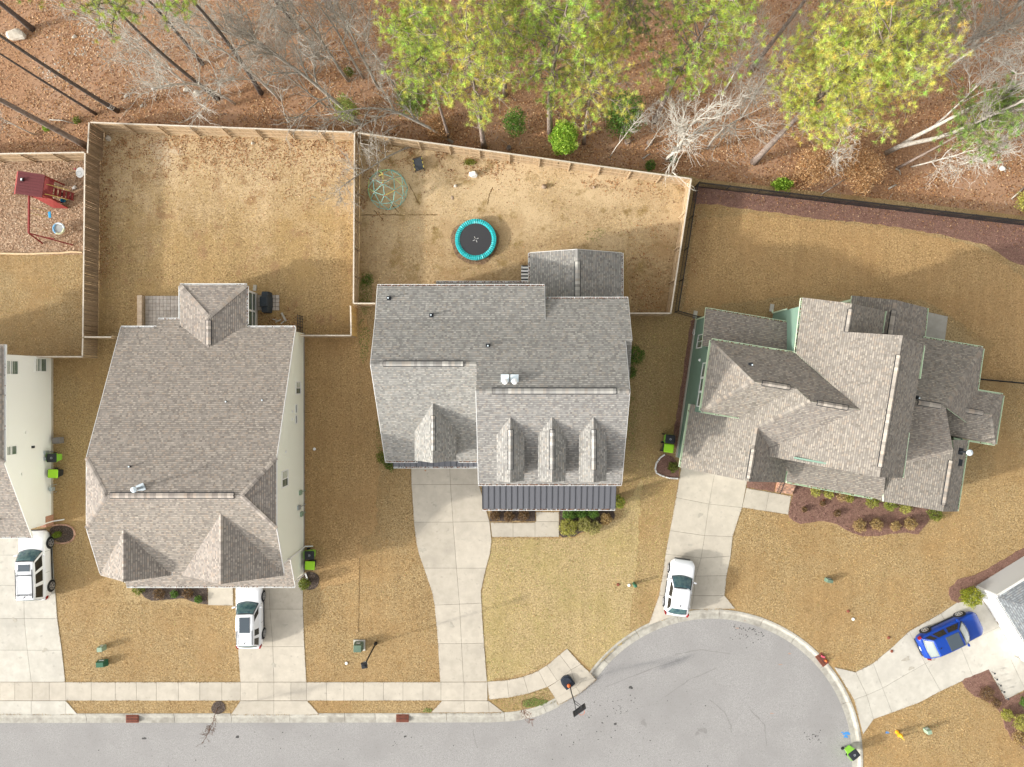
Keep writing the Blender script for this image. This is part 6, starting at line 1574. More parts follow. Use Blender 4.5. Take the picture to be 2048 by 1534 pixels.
sb = thing('splash_block', 'grey splash block under the downspout of the screened porch', 'splash block', P(510, 576), 0, 'splash blocks behind the houses'); p = P(510, 576)
MB().box(p + UP * 0.05, (0.28, 0.5, 0.09), -0.1, top=0.9).build('block', CONCW, sb)
p = P(606, 655); t = thing('trellis_panel', 'black trellis panel standing by the rear corner of the cream house', 'trellis', p)
mb = MB()
for k in range(9): mb.beam((p.x, p.y - 0.9 + k * 0.22, 0.05), (p.x, p.y - 0.9 + k * 0.22, 1.5), 0.03, 0.05)
for z in (0.2, 0.6, 1.0, 1.45): mb.beam((p.x, p.y - 0.95, z), (p.x, p.y + 0.9, z), 0.04, 0.05)
mb.build('lattice', BLACK, t)
# street lamp
p = P(752, 1286); t = thing('street_lamp', 'black street lamp with a square lantern standing on the lawn by the pavement', 'street lamp', p)
MB().lathe([(0.13, 0.0), (0.13, 0.25), (0.085, 0.35), (0.065, 0.5), (0.055, 3.9), (0.05, 4.0)], p, 12).build('post', BLACK, t)
MB().box(p + UP * 4.2, (0.30, 0.30, 0.36), 0.2, top=1.25).build('lantern', BLACKP, t); MB().box(p + UP * 4.43, (0.46, 0.46, 0.09), 0.2, top=0.75).build('lantern_cap', BLACK, t); MB().box(p + UP * 4.52, (0.16, 0.16, 0.08), 0.2).build('finial', BLACKP, t)
for k in range(4):
    a = 0.2 + k * math.pi / 2; MB().box(p + UP * 4.2 + Vector((math.cos(a), math.sin(a), 0)) * 0.172, (0.012, 0.22, 0.26), a).build('lantern_pane', M('lantern glass', (0.35, 0.36, 0.36), rough=0.1), t)
def cabinet(label, u, v, w, d, h, m, rz, name='utility_box', pad=True, slope=0.85, z=0.0):
    p = P(u, v); t = thing(name, label, 'utility box', p)
    if pad: MB().box(p + UP * 0.04, (w + 0.22, d + 0.22, 0.10), rz).build('pad', CONCW, t)
    MB().box(p + UP * (0.09 + h / 2), (w, d, h), rz, top=slope).build('cabinet', m, t, bevel=0.03)
    c_, s_ = math.cos(rz), math.sin(rz)
    MB().box(p + UP * (0.10 + h), (w * slope * 0.94, d * slope * 0.94, 0.03), rz).build('cover', m, t)
    q = Vector((s_, -c_, 0)) * (d / 2 * 0.93); MB().box(p + q + UP * (h * 0.55), (w * 0.5, 0.05, h * 0.3), rz).build('label_plate', GREENP, t)
    q2 = Vector((-s_, c_, 0)) * (d / 2 * 0.93); MB().box(p + q2 + UP * (h * 0.6), (w * 0.45, 0.04, h * 0.25), rz).build('warning_plate', CLEARL, t)
    return t
cabinet('large green transformer box on a concrete pad near the street lamp', 719, 1290, 0.72, 0.66, 0.72, GREENB, 0)
cabinet('small grey green utility box on the lawn left of the white car', 209, 1293, 0.48, 0.42, 0.6, GREENP, 0.05, pad=False)
cabinet('low dark green plastic utility box nearest the left pavement', 208, 1324, 0.85, 0.55, 0.5, GREEND, 0.05, pad=False, slope=0.72)
cabinet('green domed utility box alone on the lawn of the green house', 1655, 1159, 0.62, 0.34, 0.42, GREENB, -0.25, pad=False, slope=0.7)
cabinet('pale green utility box on the lawn beside the yellow hydrant', 1850, 1457, 0.42, 0.36, 0.55, GREENP, 0.3, pad=False)
cabinet('grey meter cabinet beside the white side wall above the bins', 122, 880, 0.62, 0.5, 0.55, M('cabinet grey', (0.17, 0.155, 0.145)), 0.05, pad=False, slope=0.95)
p = P(1268, 1167); t = thing('marker_post', 'short green marker post on the lawn edge before the green house drive', 'marker post', p)
MB().lathe([(0.13, 0), (0.13, 0.55), (0.16, 0.56), (0.14, 0.70), (0.05, 0.76)], p, 12).build('post', GREEND, t)
for u, v, m, nm, lb in [(1236, 1169, RUST, 'valve_cover', 'rusty brown valve cover on the lawn left of the green marker post'), (693, 1326, WHITE, 'cleanout_cap', 'white cleanout cap in the lawn just left of the street lamp'), (629, 898, WHITE, 'sprinkler_head', 'white sprinkler cap on the brown lawn beside the cream house'), (1777, 1275, RUST, 'valve_cover', 'rusty valve cover at the lawn edge of the blue car drive'), (1696, 1222, RUST, 'valve_cover', 'rusty valve cover in the bare patch above the turning circle'), (1706, 1238, WHITE, 'cleanout_cap', 'white cleanout cap in the bare patch above the turning circle'), (1783, 1302, RUST, 'survey_cap', 'brown cap set in the concrete of the right driveway'), (1258, 1170, WHITE, 'cleanout_cap', 'white cleanout cap beside the green marker post'), (1647, 1001, RUST, 'survey_cap', 'brown cap set in the mulch of the green house')]:
    p = P(u, v); o = MB().lathe([(0.12, 0), (0.12, 0.05), (0.09, 0.075)], p + UP * 0.01, 12).build(nm, m); tag(o, lb, 'ground cap')
p = P(1794, 1464); t = thing('fire_hydrant', 'yellow fire hydrant on the lawn below the right driveway', 'fire hydrant', p)
MB().lathe([(0.17, 0), (0.17, 0.06), (0.12, 0.08), (0.12, 0.5), (0.16, 0.52), (0.16, 0.57), (0.13, 0.66), (0.04, 0.76)], p, 14).build('barrel', YELLOW, t, smooth=False)
for a, r_ in ((-0.7, 0.08), (2.44, 0.07), (-2.3, 0.1)): d_ = Vector((math.cos(a), math.sin(a), 0)); MB().tube([p + d_ * 0.08 + UP * 0.40, p + d_ * 0.24 + UP * 0.40], r_, 10).build('outlet', YELLOW, t)
MB().tube([p + UP * 0.74, p + UP * 0.82], 0.035, 5).build('operating_nut', YELLOW, t)
p = P(1801, 1473); t = thing('hydrant_marker', 'short pale yellow marker stake beside the fire hydrant', 'marker', p); MB().box(p + UP * 0.25, (0.18, 0.10, 0.5), -0.6, top=0.7).build('stake', M('marker yellow', (0.68, 0.50, 0.10)), t)
tag(MB().prism(poly_w(blob(1774, 1465, 3, 3, 4, 10, .5)), 0.0, 0.012).build('utility_marking', BLUEP), kind='structure')
for (u, v, rx, ry) in [(1695, 1468, 6, 4), (1693, 1474, 3, 4), (1686, 1466, 2, 1.5)]: tag(MB().prism(poly_w(blob(u, v, rx, ry, 8, 14, .7)), ZR, ZR + 0.008).build('utility_marking', BLUEP), kind='structure')
for (u, v) in [(1580, 1308), (1562, 1330), (1545, 1428), (1475, 1257), (1490, 1243)]:
    tag(MB().prism(poly_w(blob(u, v, 3.5, 1.2, u, 10, .5)), ZR, ZR + 0.008).build('utility_marking', M('faint orange marking', (0.36, 0.24, 0.19))), kind='structure')
# storm drains in the gutter
def drain(label, u, v, deg):
    p = P(u, v, 0); a = math.radians(deg); t = thing('storm_drain', label, 'storm drain', p, 0, 'storm drains in the gutter')
    MB().box((p.x, p.y, 0.02), (1.0, 0.62, 0.08), a).build('frame', RUST, t)
    for k in range(9): x = (k - 4) * 0.098; MB().box((p.x + x * math.cos(a), p.y + x * math.sin(a), 0.066), (0.045, 0.52, 0.03), a).build('grate_bar', RUST, t)
    d_ = Vector((-math.sin(a), math.cos(a), 0)) * 0.0
    for s in (-1, 1): q_ = p + Vector((-math.sin(a), math.cos(a), 0)) * 0.13 * s; MB().box((q_.x, q_.y, 0.070), (0.9, 0.05, 0.036), a).build('cross_bar', RUST, t)
    MB().box((p.x, p.y, 0.061), (0.9, 0.5, 0.008), a).build('well', BLACKP, t)
drain('rusty storm drain grate in the gutter at the far left street', 265, 1437, 0); drain('rusty storm drain grate in the gutter below the centre lawn', 805, 1436, 0); drain('rusty storm drain grate in the kerb of the turning circle', 1644, 1319, -52)
for k, (u, v, m, lb) in enumerate([(1645, 1312, PINK, 'pink plastic bottle lying on the storm drain of the turning circle'), (1650, 1320, ORANGE, 'orange toy ball lying on the storm drain of the turning circle')]):
    p = P(u, v); t = thing('litter_bottle' if k == 0 else 'toy_ball', lb, 'litter', p)
    if k: MB().lathe([(0.1 * math.sin(i * math.pi / 8) + .001, 0.18 - 0.1 * math.cos(i * math.pi / 8)) for i in range(9)], p, 12).build('ball', m, t, smooth=True)
    else: MB().tube([p + Vector((-.14, .05, .15)), p + Vector((.08, -.02, .15)), p + Vector((.16, -.04, .15))], [0.07, 0.07, 0.03], 8).build('bottle', m, t)
# brick edging round the left bed, stone edging round the green house corner bed
t = thing('brick_edging', 'ring of red bricks edging the small dark bed by the white wall', 'edging', P(124, 1067))
bk = MB().box((0, 0, 0), (0.2, 0.1, 0.1)).mesh('brick', M('edging brick', (0.38, 0.20, 0.14), (0.50, 0.33, 0.24), scale=7, objrand=0.2))
ring = [(105, 1052), (112, 1049.5), (124, 1049), (136, 1050), (146, 1055), (150, 1062), (150.5, 1070), (147, 1078), (141, 1083), (130, 1086), (118, 1086), (106, 1085)]
for (a, b) in zip(ring[:-1], ring[1:]):
    pa, pb = P(*a), P(*b); n = max(1, round((pb - pa).length / 0.21)); d_ = (pb - pa).normalized()
    for i in range(n): link('brick', bk, t, M=Matrix.Translation(pa.lerp(pb, (i + .5) / n) + UP * (0.07 + random.uniform(-.012, .012))) @ Matrix.Rotation(rotz_to(d_) + random.uniform(-.1, .1), 4, 'Z'))
t = thing('stone_edging', 'line of pale stones edging the corner bed by the lime bins of the green house', 'edging', P(1318, 935))
ring = pts('1329,909 1320,915 1312,927 1310,938 1313,946 1322,951 1338,956 1356,957')
sm = MB().box((0, 0, 0), (0.26, 0.12, 0.11), top=0.85).mesh('edging_stone', STONEW)
for (a, b) in zip(ring[:-1], ring[1:]):
    pa, pb = P(*a), P(*b); n = max(1, round((pb - pa).length / 0.27)); d_ = (pb - pa).normalized()
    for i in range(n): link('edging_stone', sm, t, M=Matrix.Translation(pa.lerp(pb, (i + .5) / n) + UP * 0.08) @ Matrix.Rotation(rotz_to(d_), 4, 'Z'))
for k, (u, v) in enumerate([(1983, 1343), (1988, 1355), (1995, 1367), (2002, 1380), (2010, 1394)]):
    p = P(u, v); t = thing('path_light', ['topmost small path light beside the right walk, nearest the driveway', 'second small path light from the driveway beside the right walk', 'middle small path light in the row beside the right walk', 'fourth small path light from the driveway beside the right walk', 'lowest small path light beside the right walk, at its far corner'][k], 'path light', p, 0, 'path lights beside the right walk')
    MB().tube([p, p + UP * 0.35], 0.02, 6).lathe([(0.07, 0.35), (0.09, 0.38), (0.03, 0.45)], p, 10).build('fixture', BLACK, t)
# hose reel on the green house wall
p = P(1388, 666); t = thing('hose_reel', 'white coiled hose hanging low on the left wall of the green house', 'hose', p)
MB().tube([p + Vector((0.02 * math.sin(k), 0.24 * math.cos(k * .2618), 0.5 + 0.24 * math.sin(k * .2618))) + A_ * -0.15 for k in range(25)], 0.022, 6).build('hose', WHITE, t)
# ---------------------------------------------------------------- loose leaves, chips and grass blades
def in_poly(x, y, poly):
    r = np.zeros(len(x), bool); n = len(poly)
    for i in range(n):
        x0, y0 = poly[i - 1]; x1, y1 = poly[i]
        if y0 == y1: continue
        c = ((y0 > y) != (y1 > y)) & (x < (x1 - x0) * (y - y0) / (y1 - y0) + x0); r ^= c
    return r
def vnoise(x, y, s, seed):
    """smooth value noise 0..1"""
    rg = np.random.default_rng(seed); T = rg.random((64, 64))
    X, Y = x / s, y / s; i, j = np.floor(X).astype(int), np.floor(Y).astype(int); a, b = X - i, Y - j
    a, b = a * a * (3 - 2 * a), b * b * (3 - 2 * b); g = lambda p, q: T[p % 64, q % 64]
    return (g(i, j) * (1 - a) + g(i + 1, j) * a) * (1 - b) + (g(i, j + 1) * (1 - a) + g(i + 1, j + 1) * a) * b
def sample(poly, n, rg, mask=None, avoid=()):
    xs = [p[0] for p in poly]; ys = [p[1] for p in poly]
    x = rg.uniform(max(min(xs), -60), min(max(xs), 60), n); y = rg.uniform(max(min(ys), -45), min(max(ys), 60), n)
    k = in_poly(x, y, poly)
    if mask is not None: k &= rg.random(n) < mask(x, y)
    x, y = x[k], y[k]
    for a in avoid: q = ~in_poly(x, y, a); x, y = x[q], y[q]
    return x, y
LEAFC = np.array([(0.36, 0.175, 0.065), (0.46, 0.25, 0.11), (0.28, 0.125, 0.055), (0.54, 0.335, 0.17), (0.17, 0.075, 0.037), (0.42, 0.215, 0.095), (0.60, 0.42, 0.25)])
def leaves(name, x, y, z, rg, smin=0.05, smax=0.10, pal_=LEAFC, tilt=0.5, asp=0.62):
    n = len(x); s = rg.uniform(smin, smax, n); t = rg.uniform(0, 6.28, n)
    ax = np.stack([np.cos(t), np.sin(t), rg.normal(0, tilt * 0.5, n)], 1) * s[:, None]; bx = np.stack([-np.sin(t), np.cos(t), rg.normal(0, tilt * 0.5, n)], 1) * (s * asp)[:, None]
    c = np.stack([x, y, z + rg.uniform(0.012, 0.05, n)], 1)
    V = np.stack([c - ax, c - bx * 0.9 + ax * 0.1, c + ax, c + bx], 1).reshape(-1, 3)
    V[:, 2] = np.maximum(V[:, 2], np.repeat(np.broadcast_to(z, n), 4) + 0.006)
    F = np.arange(4 * n).reshape(n, 4)
    col = pal_[rg.integers(0, len(pal_), n)] * rg.uniform(0.75, 1.2, (n, 1))
    o = link(name, mesh_np(name, V, F, LEAF, col=col)); o['kind'] = 'stuff'; return o
rg = np.random.default_rng(4)
wp = [(max(min(x, 62), -62), min(y, 48)) for x, y in poly_w(woods)]
x, y = sample(wp, 270000, rg, lambda x, y: 0.35 + 0.65 * (vnoise(x, y, 2.2, 1) * 0.6 + vnoise(x, y, 0.7, 2) * 0.4 > 0.42))
leaves('leaf_litter', x, y, 0.008, rg, 0.045, 0.095)
yp = [(max(a, -46), b) for a, b in poly_w(yard1)]
x, y = sample(yp, 16000, rg); leaves('leaf_litter', x, y, 0.012, rg, 0.04, 0.085, np.array([(0.42, 0.28, 0.18), (0.50, 0.34, 0.22), (0.32, 0.18, 0.10), (0.58, 0.43, 0.30)]))
# drifts of leaves on the lawns: (polygon, samples, mask)
def seg_d(x, y, a, b):
    ax, ay = P2(*a); bx, by = P2(*b); dx, dy = bx - ax, by - ay; t = np.clip(((x - ax) * dx + (y - ay) * dy) / (dx * dx + dy * dy), 0, 1)
    return np.hypot(x - ax - t * dx, y - ay - t * dy)
y2 = poly_w(pts('200,264 716,284 714,672 600,672 590,655 496,655 496,570 360,570 360,592 280,592 280,655 240,657 198,676'))
def m2(x, y):
    d1 = seg_d(x, y, (202, 320), (197, 560)); d2 = seg_d(x, y, (208, 266), (716, 286)); d3 = seg_d(x, y, (660, 300), (690, 450))
    k = np.maximum(np.exp(-(d1 / 0.9) ** 2) * 0.9, np.exp(-(d2 / 2.4) ** 2) * 0.75); d4 = seg_d(x, y, (520, 640), (580, 652))
    d5 = seg_d(x, y, (500, 310), (600, 370)); k = np.maximum(k, np.exp(-(d4 / 0.8) ** 2)); k = np.maximum(k, 0.35 * np.exp(-(d5 / 1.6) ** 2) * (vnoise(x, y, 1.1, 9) > .5))
    return np.maximum(k * (0.4 + 0.6 * (vnoise(x, y, 0.8, 3) > 0.45)), 0.012)
x, y = sample(y2, 60000, rg, m2); leaves('drifted_leaves', x, y, 0.004, rg, 0.035, 0.075)
y3 = poly_w(yard3)
def m3_(x, y):
    d2 = seg_d(x, y, (722, 288), (1000, 322)); d1 = seg_d(x, y, (722, 290), (720, 420)); d3 = seg_d(x, y, (1300, 480), (1290, 620)); d4 = seg_d(x, y, (1180, 360), (1370, 385))
    k = np.maximum(np.exp(-(d2 / 1.5) ** 2) * .8, np.exp(-(d1 / 1.6) ** 2) * .8); k = np.maximum(k, np.exp(-(d3 / 1.6) ** 2) * .35); k = np.maximum(k, np.exp(-(d4 / .7) ** 2) * .5)
    return np.maximum(k * (vnoise(x, y, 0.8, 5) > 0.42), 0.02)
x, y = sample(y3, 46000, rg, m3_); leaves('drifted_leaves', x, y, 0.008, rg, 0.035, 0.075)
y4 = poly_w(pts('1392,372 2048,446 2100,760 1960,760 1960,700 1850,620 1600,600 1400,620 1352,628'))
def m4(x, y):
    d = seg_d(x, y, (1392, 390), (1375, 600)); d1 = seg_d(x, y, (1392, 378), (2048, 460))
    return np.maximum(np.maximum(np.exp(-(d / 1.2) ** 2) * .35, np.exp(-(d1 / 1.2) ** 2) * .3) * (vnoise(x, y, .9, 8) > .4), 0.018)
x, y = sample(y4, 56000, rg, m4); leaves('drifted_leaves', x, y, 0.03, rg, 0.03, 0.065)
xl_, yl_ = [], []
for s_, n in (('240,1180 470,1215 480,1362 131,1362 115,1240 108,1080 160,1080', 160), ('612,680 735,680 820,935 880,1362 613,1362', 260), ('1000,1080 1280,1000 1260,1250 1140,1290 980,1360', 160), ('1490,1020 1900,1060 2000,900 1900,1200 1700,1335 1480,1215', 320), ('1740,1440 1930,1370 2020,1480 2040,1534 1730,1534', 120)):
    a, b = sample(poly_w(pts(s_)), n, rg); xl_.append(a); yl_.append(b)
leaves('scattered_leaves', np.concatenate(xl_), np.concatenate(yl_), 0.02, rg, 0.03, 0.06)
# mulch chips
CH_R = np.array([(0.17, 0.085, 0.07), (0.26, 0.14, 0.115), (0.12, 0.06, 0.05), (0.34, 0.20, 0.16), (0.21, 0.10, 0.085)]); CH_B = np.array([(0.06, 0.045, 0.037), (0.11, 0.08, 0.065), (0.17, 0.13, 0.105), (0.04, 0.03, 0.026), (0.24, 0.18, 0.14)])
for pw, m in BEDS:
    q = [(max(min(a, 52), -52), b) for a, b in pw]; ar = abs(sum(q[i - 1][0] * q[i][1] - q[i][0] * q[i - 1][1] for i in range(len(q)))) / 2
    bx = (max(a for a, _ in q) - min(a for a, _ in q)) * (max(b for _, b in q) - min(b for _, b in q))
    x, y = sample(q, int(bx * 160), rg); leaves('mulch_chips', x, y, 0.04, rg, 0.025, 0.06, CH_R if m is MULCHR else (CH_B if m is MULCHB else CH_R * np.array([1.1, 1.2, 0.95])), asp=0.4)
# dry grass blades over the lawns
lawn_regions = [('-40,510 198,508 196,716 110,716 0,700 -40,700', 0), ('108,718 236,680 174,915 176,1060 200,1150 250,1172 250,1200 470,1215 480,1362 131,1362 112,1170 106,1090', 0), ('200,262 718,283 716,674 606,674 600,650 496,650 496,568 360,568 360,590 280,590 280,655 240,655 198,675', 1),
 ('612,680 716,676 760,616 742,730 772,925 822,935 828,1044 848,1136 870,1210 880,1362 613,1362', 3), ('722,286 1375,368 1340,628 1262,628 1250,500 1060,500 1055,562 760,572 750,608 719,608', 2), ('984,1076 1120,1076 1235,1046 1245,970 1262,790 1262,640 1340,632 1392,640 1352,905 1310,915 1312,950 1355,960 1340,1060 1325,1150 1296,1250 1225,1300 1180,1345 1134,1297 1090,1330 1014,1360 975,1362 963,1206 972,1135', 4),
 ('1386,408 1500,420 1750,448 1900,475 2000,510 2060,545 2060,760 1962,760 1966,690 1850,610 1704,590 1600,592 1570,640 1411,612 1366,625', 3), ('1470,1217 1449,1191 1484,1015 1577,1030 1585,1046 1640,1043 1700,1064 1780,1069 1835,1068 1890,1024 1920,1020 1960,770 2060,780 2060,1090 1895,1180 1900,1203 1785,1293 1711,1343 1668,1332 1600,1270', 0), ('1727,1468 1747,1439 1924,1364 1990,1412 2010,1460 2060,1510 2060,1560 1730,1560', 0), ('134,1402 480,1402 462,1428 156,1428', 0), ('615,1402 884,1400 862,1427 640,1429', 0), ('978,1399 1096,1374 1112,1404 1070,1414 1007,1424', 5)]
BC = [np.array([(0.42, 0.28, 0.115), (0.33, 0.205, 0.08), (0.50, 0.355, 0.165), (0.23, 0.135, 0.052)]), np.array([(0.42, 0.30, 0.125), (0.33, 0.22, 0.09), (0.50, 0.37, 0.17), (0.24, 0.15, 0.06)]), np.array([(0.46, 0.33, 0.165), (0.36, 0.25, 0.115), (0.54, 0.41, 0.22), (0.25, 0.165, 0.07)]), np.array([(0.40, 0.26, 0.11), (0.30, 0.185, 0.072), (0.47, 0.325, 0.15), (0.20, 0.118, 0.045)]), np.array([(0.44, 0.335, 0.145), (0.34, 0.265, 0.10), (0.52, 0.40, 0.19), (0.28, 0.25, 0.08)]), np.array([(0.40, 0.29, 0.12), (0.16, 0.19, 0.045), (0.30, 0.22, 0.08), (0.20, 0.22, 0.06)])]
allp, allc = [], []
for s_, ci in lawn_regions:
    pw = poly_w(pts(s_)); xs = [p[0] for p in pw]; ys = [p[1] for p in pw]
    n = int((max(xs) - min(xs)) * (max(ys) - min(ys)) * 230)
    dens = (lambda x, y: 0.55 + 0.45 * vnoise(x, y, 1.3, 21)) if ci != 2 else (lambda x, y: 0.75 * np.clip((vnoise(x, y, 2.6, 31) - 0.30) * 3, 0.1, 1))
    x, y = sample(pw, n, rg, dens)
    c = BC[ci][np.minimum((vnoise(x, y, 0.35, 41) * 2.2 + rg.random(len(x)) * 1.8).astype(int), 3)] * rg.uniform(0.8, 1.2, (len(x), 1)) * (0.85 + 0.3 * vnoise(x, y, 3.5, 51))[:, None] * (0.72 + 0.62 * vnoise(x, y, 0.16, 61))[:, None] * 1.1
    g = rg.random(len(x)) < (0.012 if ci not in (4, 5) else 0.05); c[g] = c[g] * np.array([0.55, 0.95, 0.5])
    allp.append(np.stack([x, y], 1)); allc.append(c)
ex, ey = [], []
for q in HARD:
    A_r = sum(q[i - 1][0] * q[i][1] - q[i][0] * q[i - 1][1] for i in range(len(q))); sg = 1 if A_r > 0 else -1
    for i in range(len(q)):
        (x0, y0), (x1, y1) = q[i - 1], q[i]; L_ = math.hypot(x1 - x0, y1 - y0)
        if L_ < 0.05: continue
        k = rg.random(int(L_ * 26)); o_ = rg.normal(0.005, 0.03, len(k)); nx, ny = (y1 - y0) / L_ * sg, -(x1 - x0) / L_ * sg
        ox, oy = x0 + (x1 - x0) * k + nx * 0.09, y0 + (y1 - y0) * k + ny * 0.09; keep = np.ones(len(k), bool)
        for w in HARD:
            if w is not q and min(a for a, _ in w) < max(x0, x1) + .2 and max(a for a, _ in w) > min(x0, x1) - .2: keep &= ~in_poly(ox, oy, w)
        ex.append((ox - nx * 0.09 + nx * o_)[keep]); ey.append((oy - ny * 0.09 + ny * o_)[keep])
ex, ey = np.concatenate(ex), np.concatenate(ey); kx_ = (ey > (767 - 1430) / 25) & (vnoise(ex, ey, 0.6, 77) > 0.35); ex, ey = ex[kx_], ey[kx_]
allp.append(np.stack([ex, ey], 1)); allc.append(BC[0][rg.integers(0, 4, len(ex))] * rg.uniform(0.6, 1.0, (len(ex), 1)))
p_ = np.concatenate(allp); c_ = np.concatenate(allc); n_edge = len(ex); n = len(p_)
t = rg.uniform(0, 6.28, n); l = rg.uniform(0.05, 0.12, n); w_ = rg.uniform(0.008, 0.018, n); zz = rg.uniform(0.02, 0.06, n)
zb_ = np.full(n, 0.006); zb_[n - n_edge:] = 0.03; b0 = np.stack([p_[:, 0], p_[:, 1], zb_], 1); d_ = np.stack([np.cos(t), np.sin(t), np.zeros(n)], 1); s_ = np.stack([-np.sin(t), np.cos(t), np.zeros(n)], 1) * w_[:, None]
V = np.stack([b0 - s_, b0 + s_, b0 + d_ * l[:, None] + np.stack([np.zeros(n), np.zeros(n), zz], 1)], 1).reshape(-1, 3)
link('dry_grass', mesh_np('dry_grass', V, np.arange(3 * n).reshape(n, 3), BLADE, col=c_))['kind'] = 'stuff'
print('grass', n)

# ---------------------------------------------------------------- trees
def seg_mesh(P0, P1, R0, R1, n=4):
    P0, P1 = np.asarray(P0, float), np.asarray(P1, float); R0, R1 = np.asarray(R0), np.asarray(R1)
    d = P1 - P0; d /= np.maximum(np.linalg.norm(d, axis=1, keepdims=True), 1e-6)
    h = np.where(np.abs(d[:, 2:3]) > 0.9, np.array([[1.0, 0, 0]]), np.array([[0, 0, 1.0]])); u = np.cross(d, h); u /= np.linalg.norm(u, axis=1, keepdims=True); v = np.cross(d, u)
    a = np.arange(n) * 2 * np.pi / n; o = u[:, None, :] * np.cos(a)[None, :, None] + v[:, None, :] * np.sin(a)[None, :, None]
    A = P0[:, None, :] + o * R0[:, None, None]; B = P1[:, None, :] + o * R1[:, None, None]
    V = np.concatenate([A, B], 1).reshape(-1, 3); m = len(P0); base = (np.arange(m) * 2 * n)[:, None]
    k = np.arange(n); q = np.stack([k, (k + 1) % n, n + (k + 1) % n, n + k], 1)
    return V, (base[:, None, :] + q[None, :, :]).reshape(-1, 4)
def pine(label, base, h, crown0=0.5, cr=3.0, r0=0.2, lean=(0, 0), seed=0, bark=BARKP, hue=(0.26, 0.30, 0.045), dens=1.0, bend=0.3, top=None, offs=(0, 0)):
    rg = np.random.default_rng(seed); p = P(*base)
    t = thing('pine_tree', label, 'tree', p, 0, 'pines in the woods')
    K = 12; ax = []
    bx, by = rg.normal(0, bend, 2)
    for i in range(K + 1):
        f = i / K; ax.append(np.array([p.x + lean[0] * h * f + bx * math.sin(f * 3.1), p.y + lean[1] * h * f + by * math.sin(f * 3.1), h * f]))
    rad = [r0 * (1 - 0.86 * (i / K)) * (1.25 if i == 0 else 1) for i in range(K + 1)]
    MB().tube([tuple(a) for a in ax], rad, 10).build('trunk', bark, t, smooth=True)
    def at(z): f = max(0, min(0.999, z / h)) * K; i = int(f); return ax[i] * (1 - (f - i)) + ax[i + 1] * (f - i)
    S0, S1, Q0, Q1 = [], [], [], []; tp, td = [], []
    nl = int(46 * dens * max(0.7, (1 - crown0) * 2))
    for i in range(nl):
        f = crown0 + (1 - crown0) * (i + rg.random()) / nl; z = h * f; g = (f - crown0) / (1 - crown0)
        L = cr * (0.35 + 0.75 * math.sin(min(1, g * 1.25 + 0.18) * 2.6)) * rg.uniform(0.55, 1.12)
        if L < 0.3: L = 0.3
        a = rg.uniform(0, 6.28) if i % 2 else (i * 2.4)
        up = rg.uniform(0.05, 0.45) + g * 0.5
        d = np.array([math.cos(a), math.sin(a), up]); o = at(z); pr = o
        for k in range(4):
            q = o + d * L * (k + 1) / 4 + rg.normal(0, 0.06 * L / 2, 3); S0.append(pr); S1.append(q); Q0.append(0.05 * (1 - k / 4.5)); Q1.append(0.05 * (1 - (k + 1) / 4.5)); pr = q
            if k >= 1 or L < 1.2:
                for _ in range(int(3 + 3 * dens)):
                    e = q + rg.normal(0, [0.42, 0.42, 0.30]) * (0.45 + 0.25 * L / cr) * (1 + 0.15 * k); S0.append(q); S1.append(e); Q0.append(0.018); Q1.append(0.008); tp.append(e); td.append(e - q + d * 0.3 + np.array([0, 0, 0.35]))
    for _ in range(12): tp.append(at(h) + rg.normal(0, 0.3, 3)); td.append(np.array([0, 0, 1.0]))
    V, F = seg_mesh(S0, S1, np.array(Q0), np.array(Q1), 4)
    link('limbs', mesh_np('limbs', to_local(V, t), F, bark), t)
    tp, td = np.array(tp), np.array(td); td /= np.linalg.norm(td, axis=1, keepdims=True); n = len(tp); m = 44
    dirs = rg.normal(0, 1, (n, m, 3)) + td[:, None, :] * 0.75; dirs /= np.linalg.norm(dirs, axis=2, keepdims=True)
    ln = rg.uniform(0.15, 0.34, (n, m, 1)); s = np.cross(dirs, rg.normal(0, 1, (n, m, 3))); s /= np.linalg.norm(s, axis=2, keepdims=True); s *= 0.0095
    c0 = tp[:, None, :] + dirs * 0.03; V = np.stack([c0 - s, c0 + s, tp[:, None, :] + dirs * ln], 2).reshape(-1, 3)
    hue = np.array(hue); tc = hue[None, :] * rg.uniform(0.65, 1.3, (n, 1)) * (1 + rg.normal(0, 0.10, (n, 3)))
    col = (tc[:, None, :] * rg.uniform(0.8, 1.2, (n, m, 1))).reshape(-1, 3)
    link('crown', mesh_np('crown', to_local(V, t), np.arange(3 * n * m).reshape(-1, 3), NEEDLE, col=np.clip(col, 0.01, 1)), t)
    return t
YG, YG2, DG = (0.44, 0.53, 0.11), (0.57, 0.59, 0.14), (0.31, 0.42, 0.11)
pine('tall dark trunked pine behind the white boulder, at the top left corner', (65, 58), 24, 0.6, 2.6, 0.2, seed=1, bark=BARKD, hue=DG, dens=.7)
pine('long thin dark pine trunk ending between two others above the play yard', (192, 228), 21, 0.72, 2.0, 0.11, seed=2, bark=BARKD, hue=DG, dens=.6)
pine('dark pine trunk with pale rings near its foot, beside the fence corner', (235, 222), 25, 0.68, 2.6, 0.17, seed=3, bark=BARKD, hue=DG, dens=.7)
pine('thick grey pine trunk rooted at the corner of the play yard fence', (181, 296), 24, 0.68, 2.6, 0.24, seed=4, bark=BARKP, hue=DG, dens=.7)
pine('dark leaning pine behind pale twigs, crown at the top left edge', (435, 197), 20, 0.66, 2.6, 0.17, seed=5, bark=BARKD, hue=YG, dens=.9)
pine('dark straight pine trunk rising through bare twigs left of the lawn fence', (522, 186), 19, 0.68, 2.4, 0.18, seed=6, bark=BARKD, hue=YG, dens=.9)
pine('thin pine behind the bare twigs, second from the leaning one', (405, 128), 19, 0.62, 2.3, 0.14, seed=21, bark=BARKD, hue=YG, dens=.8)
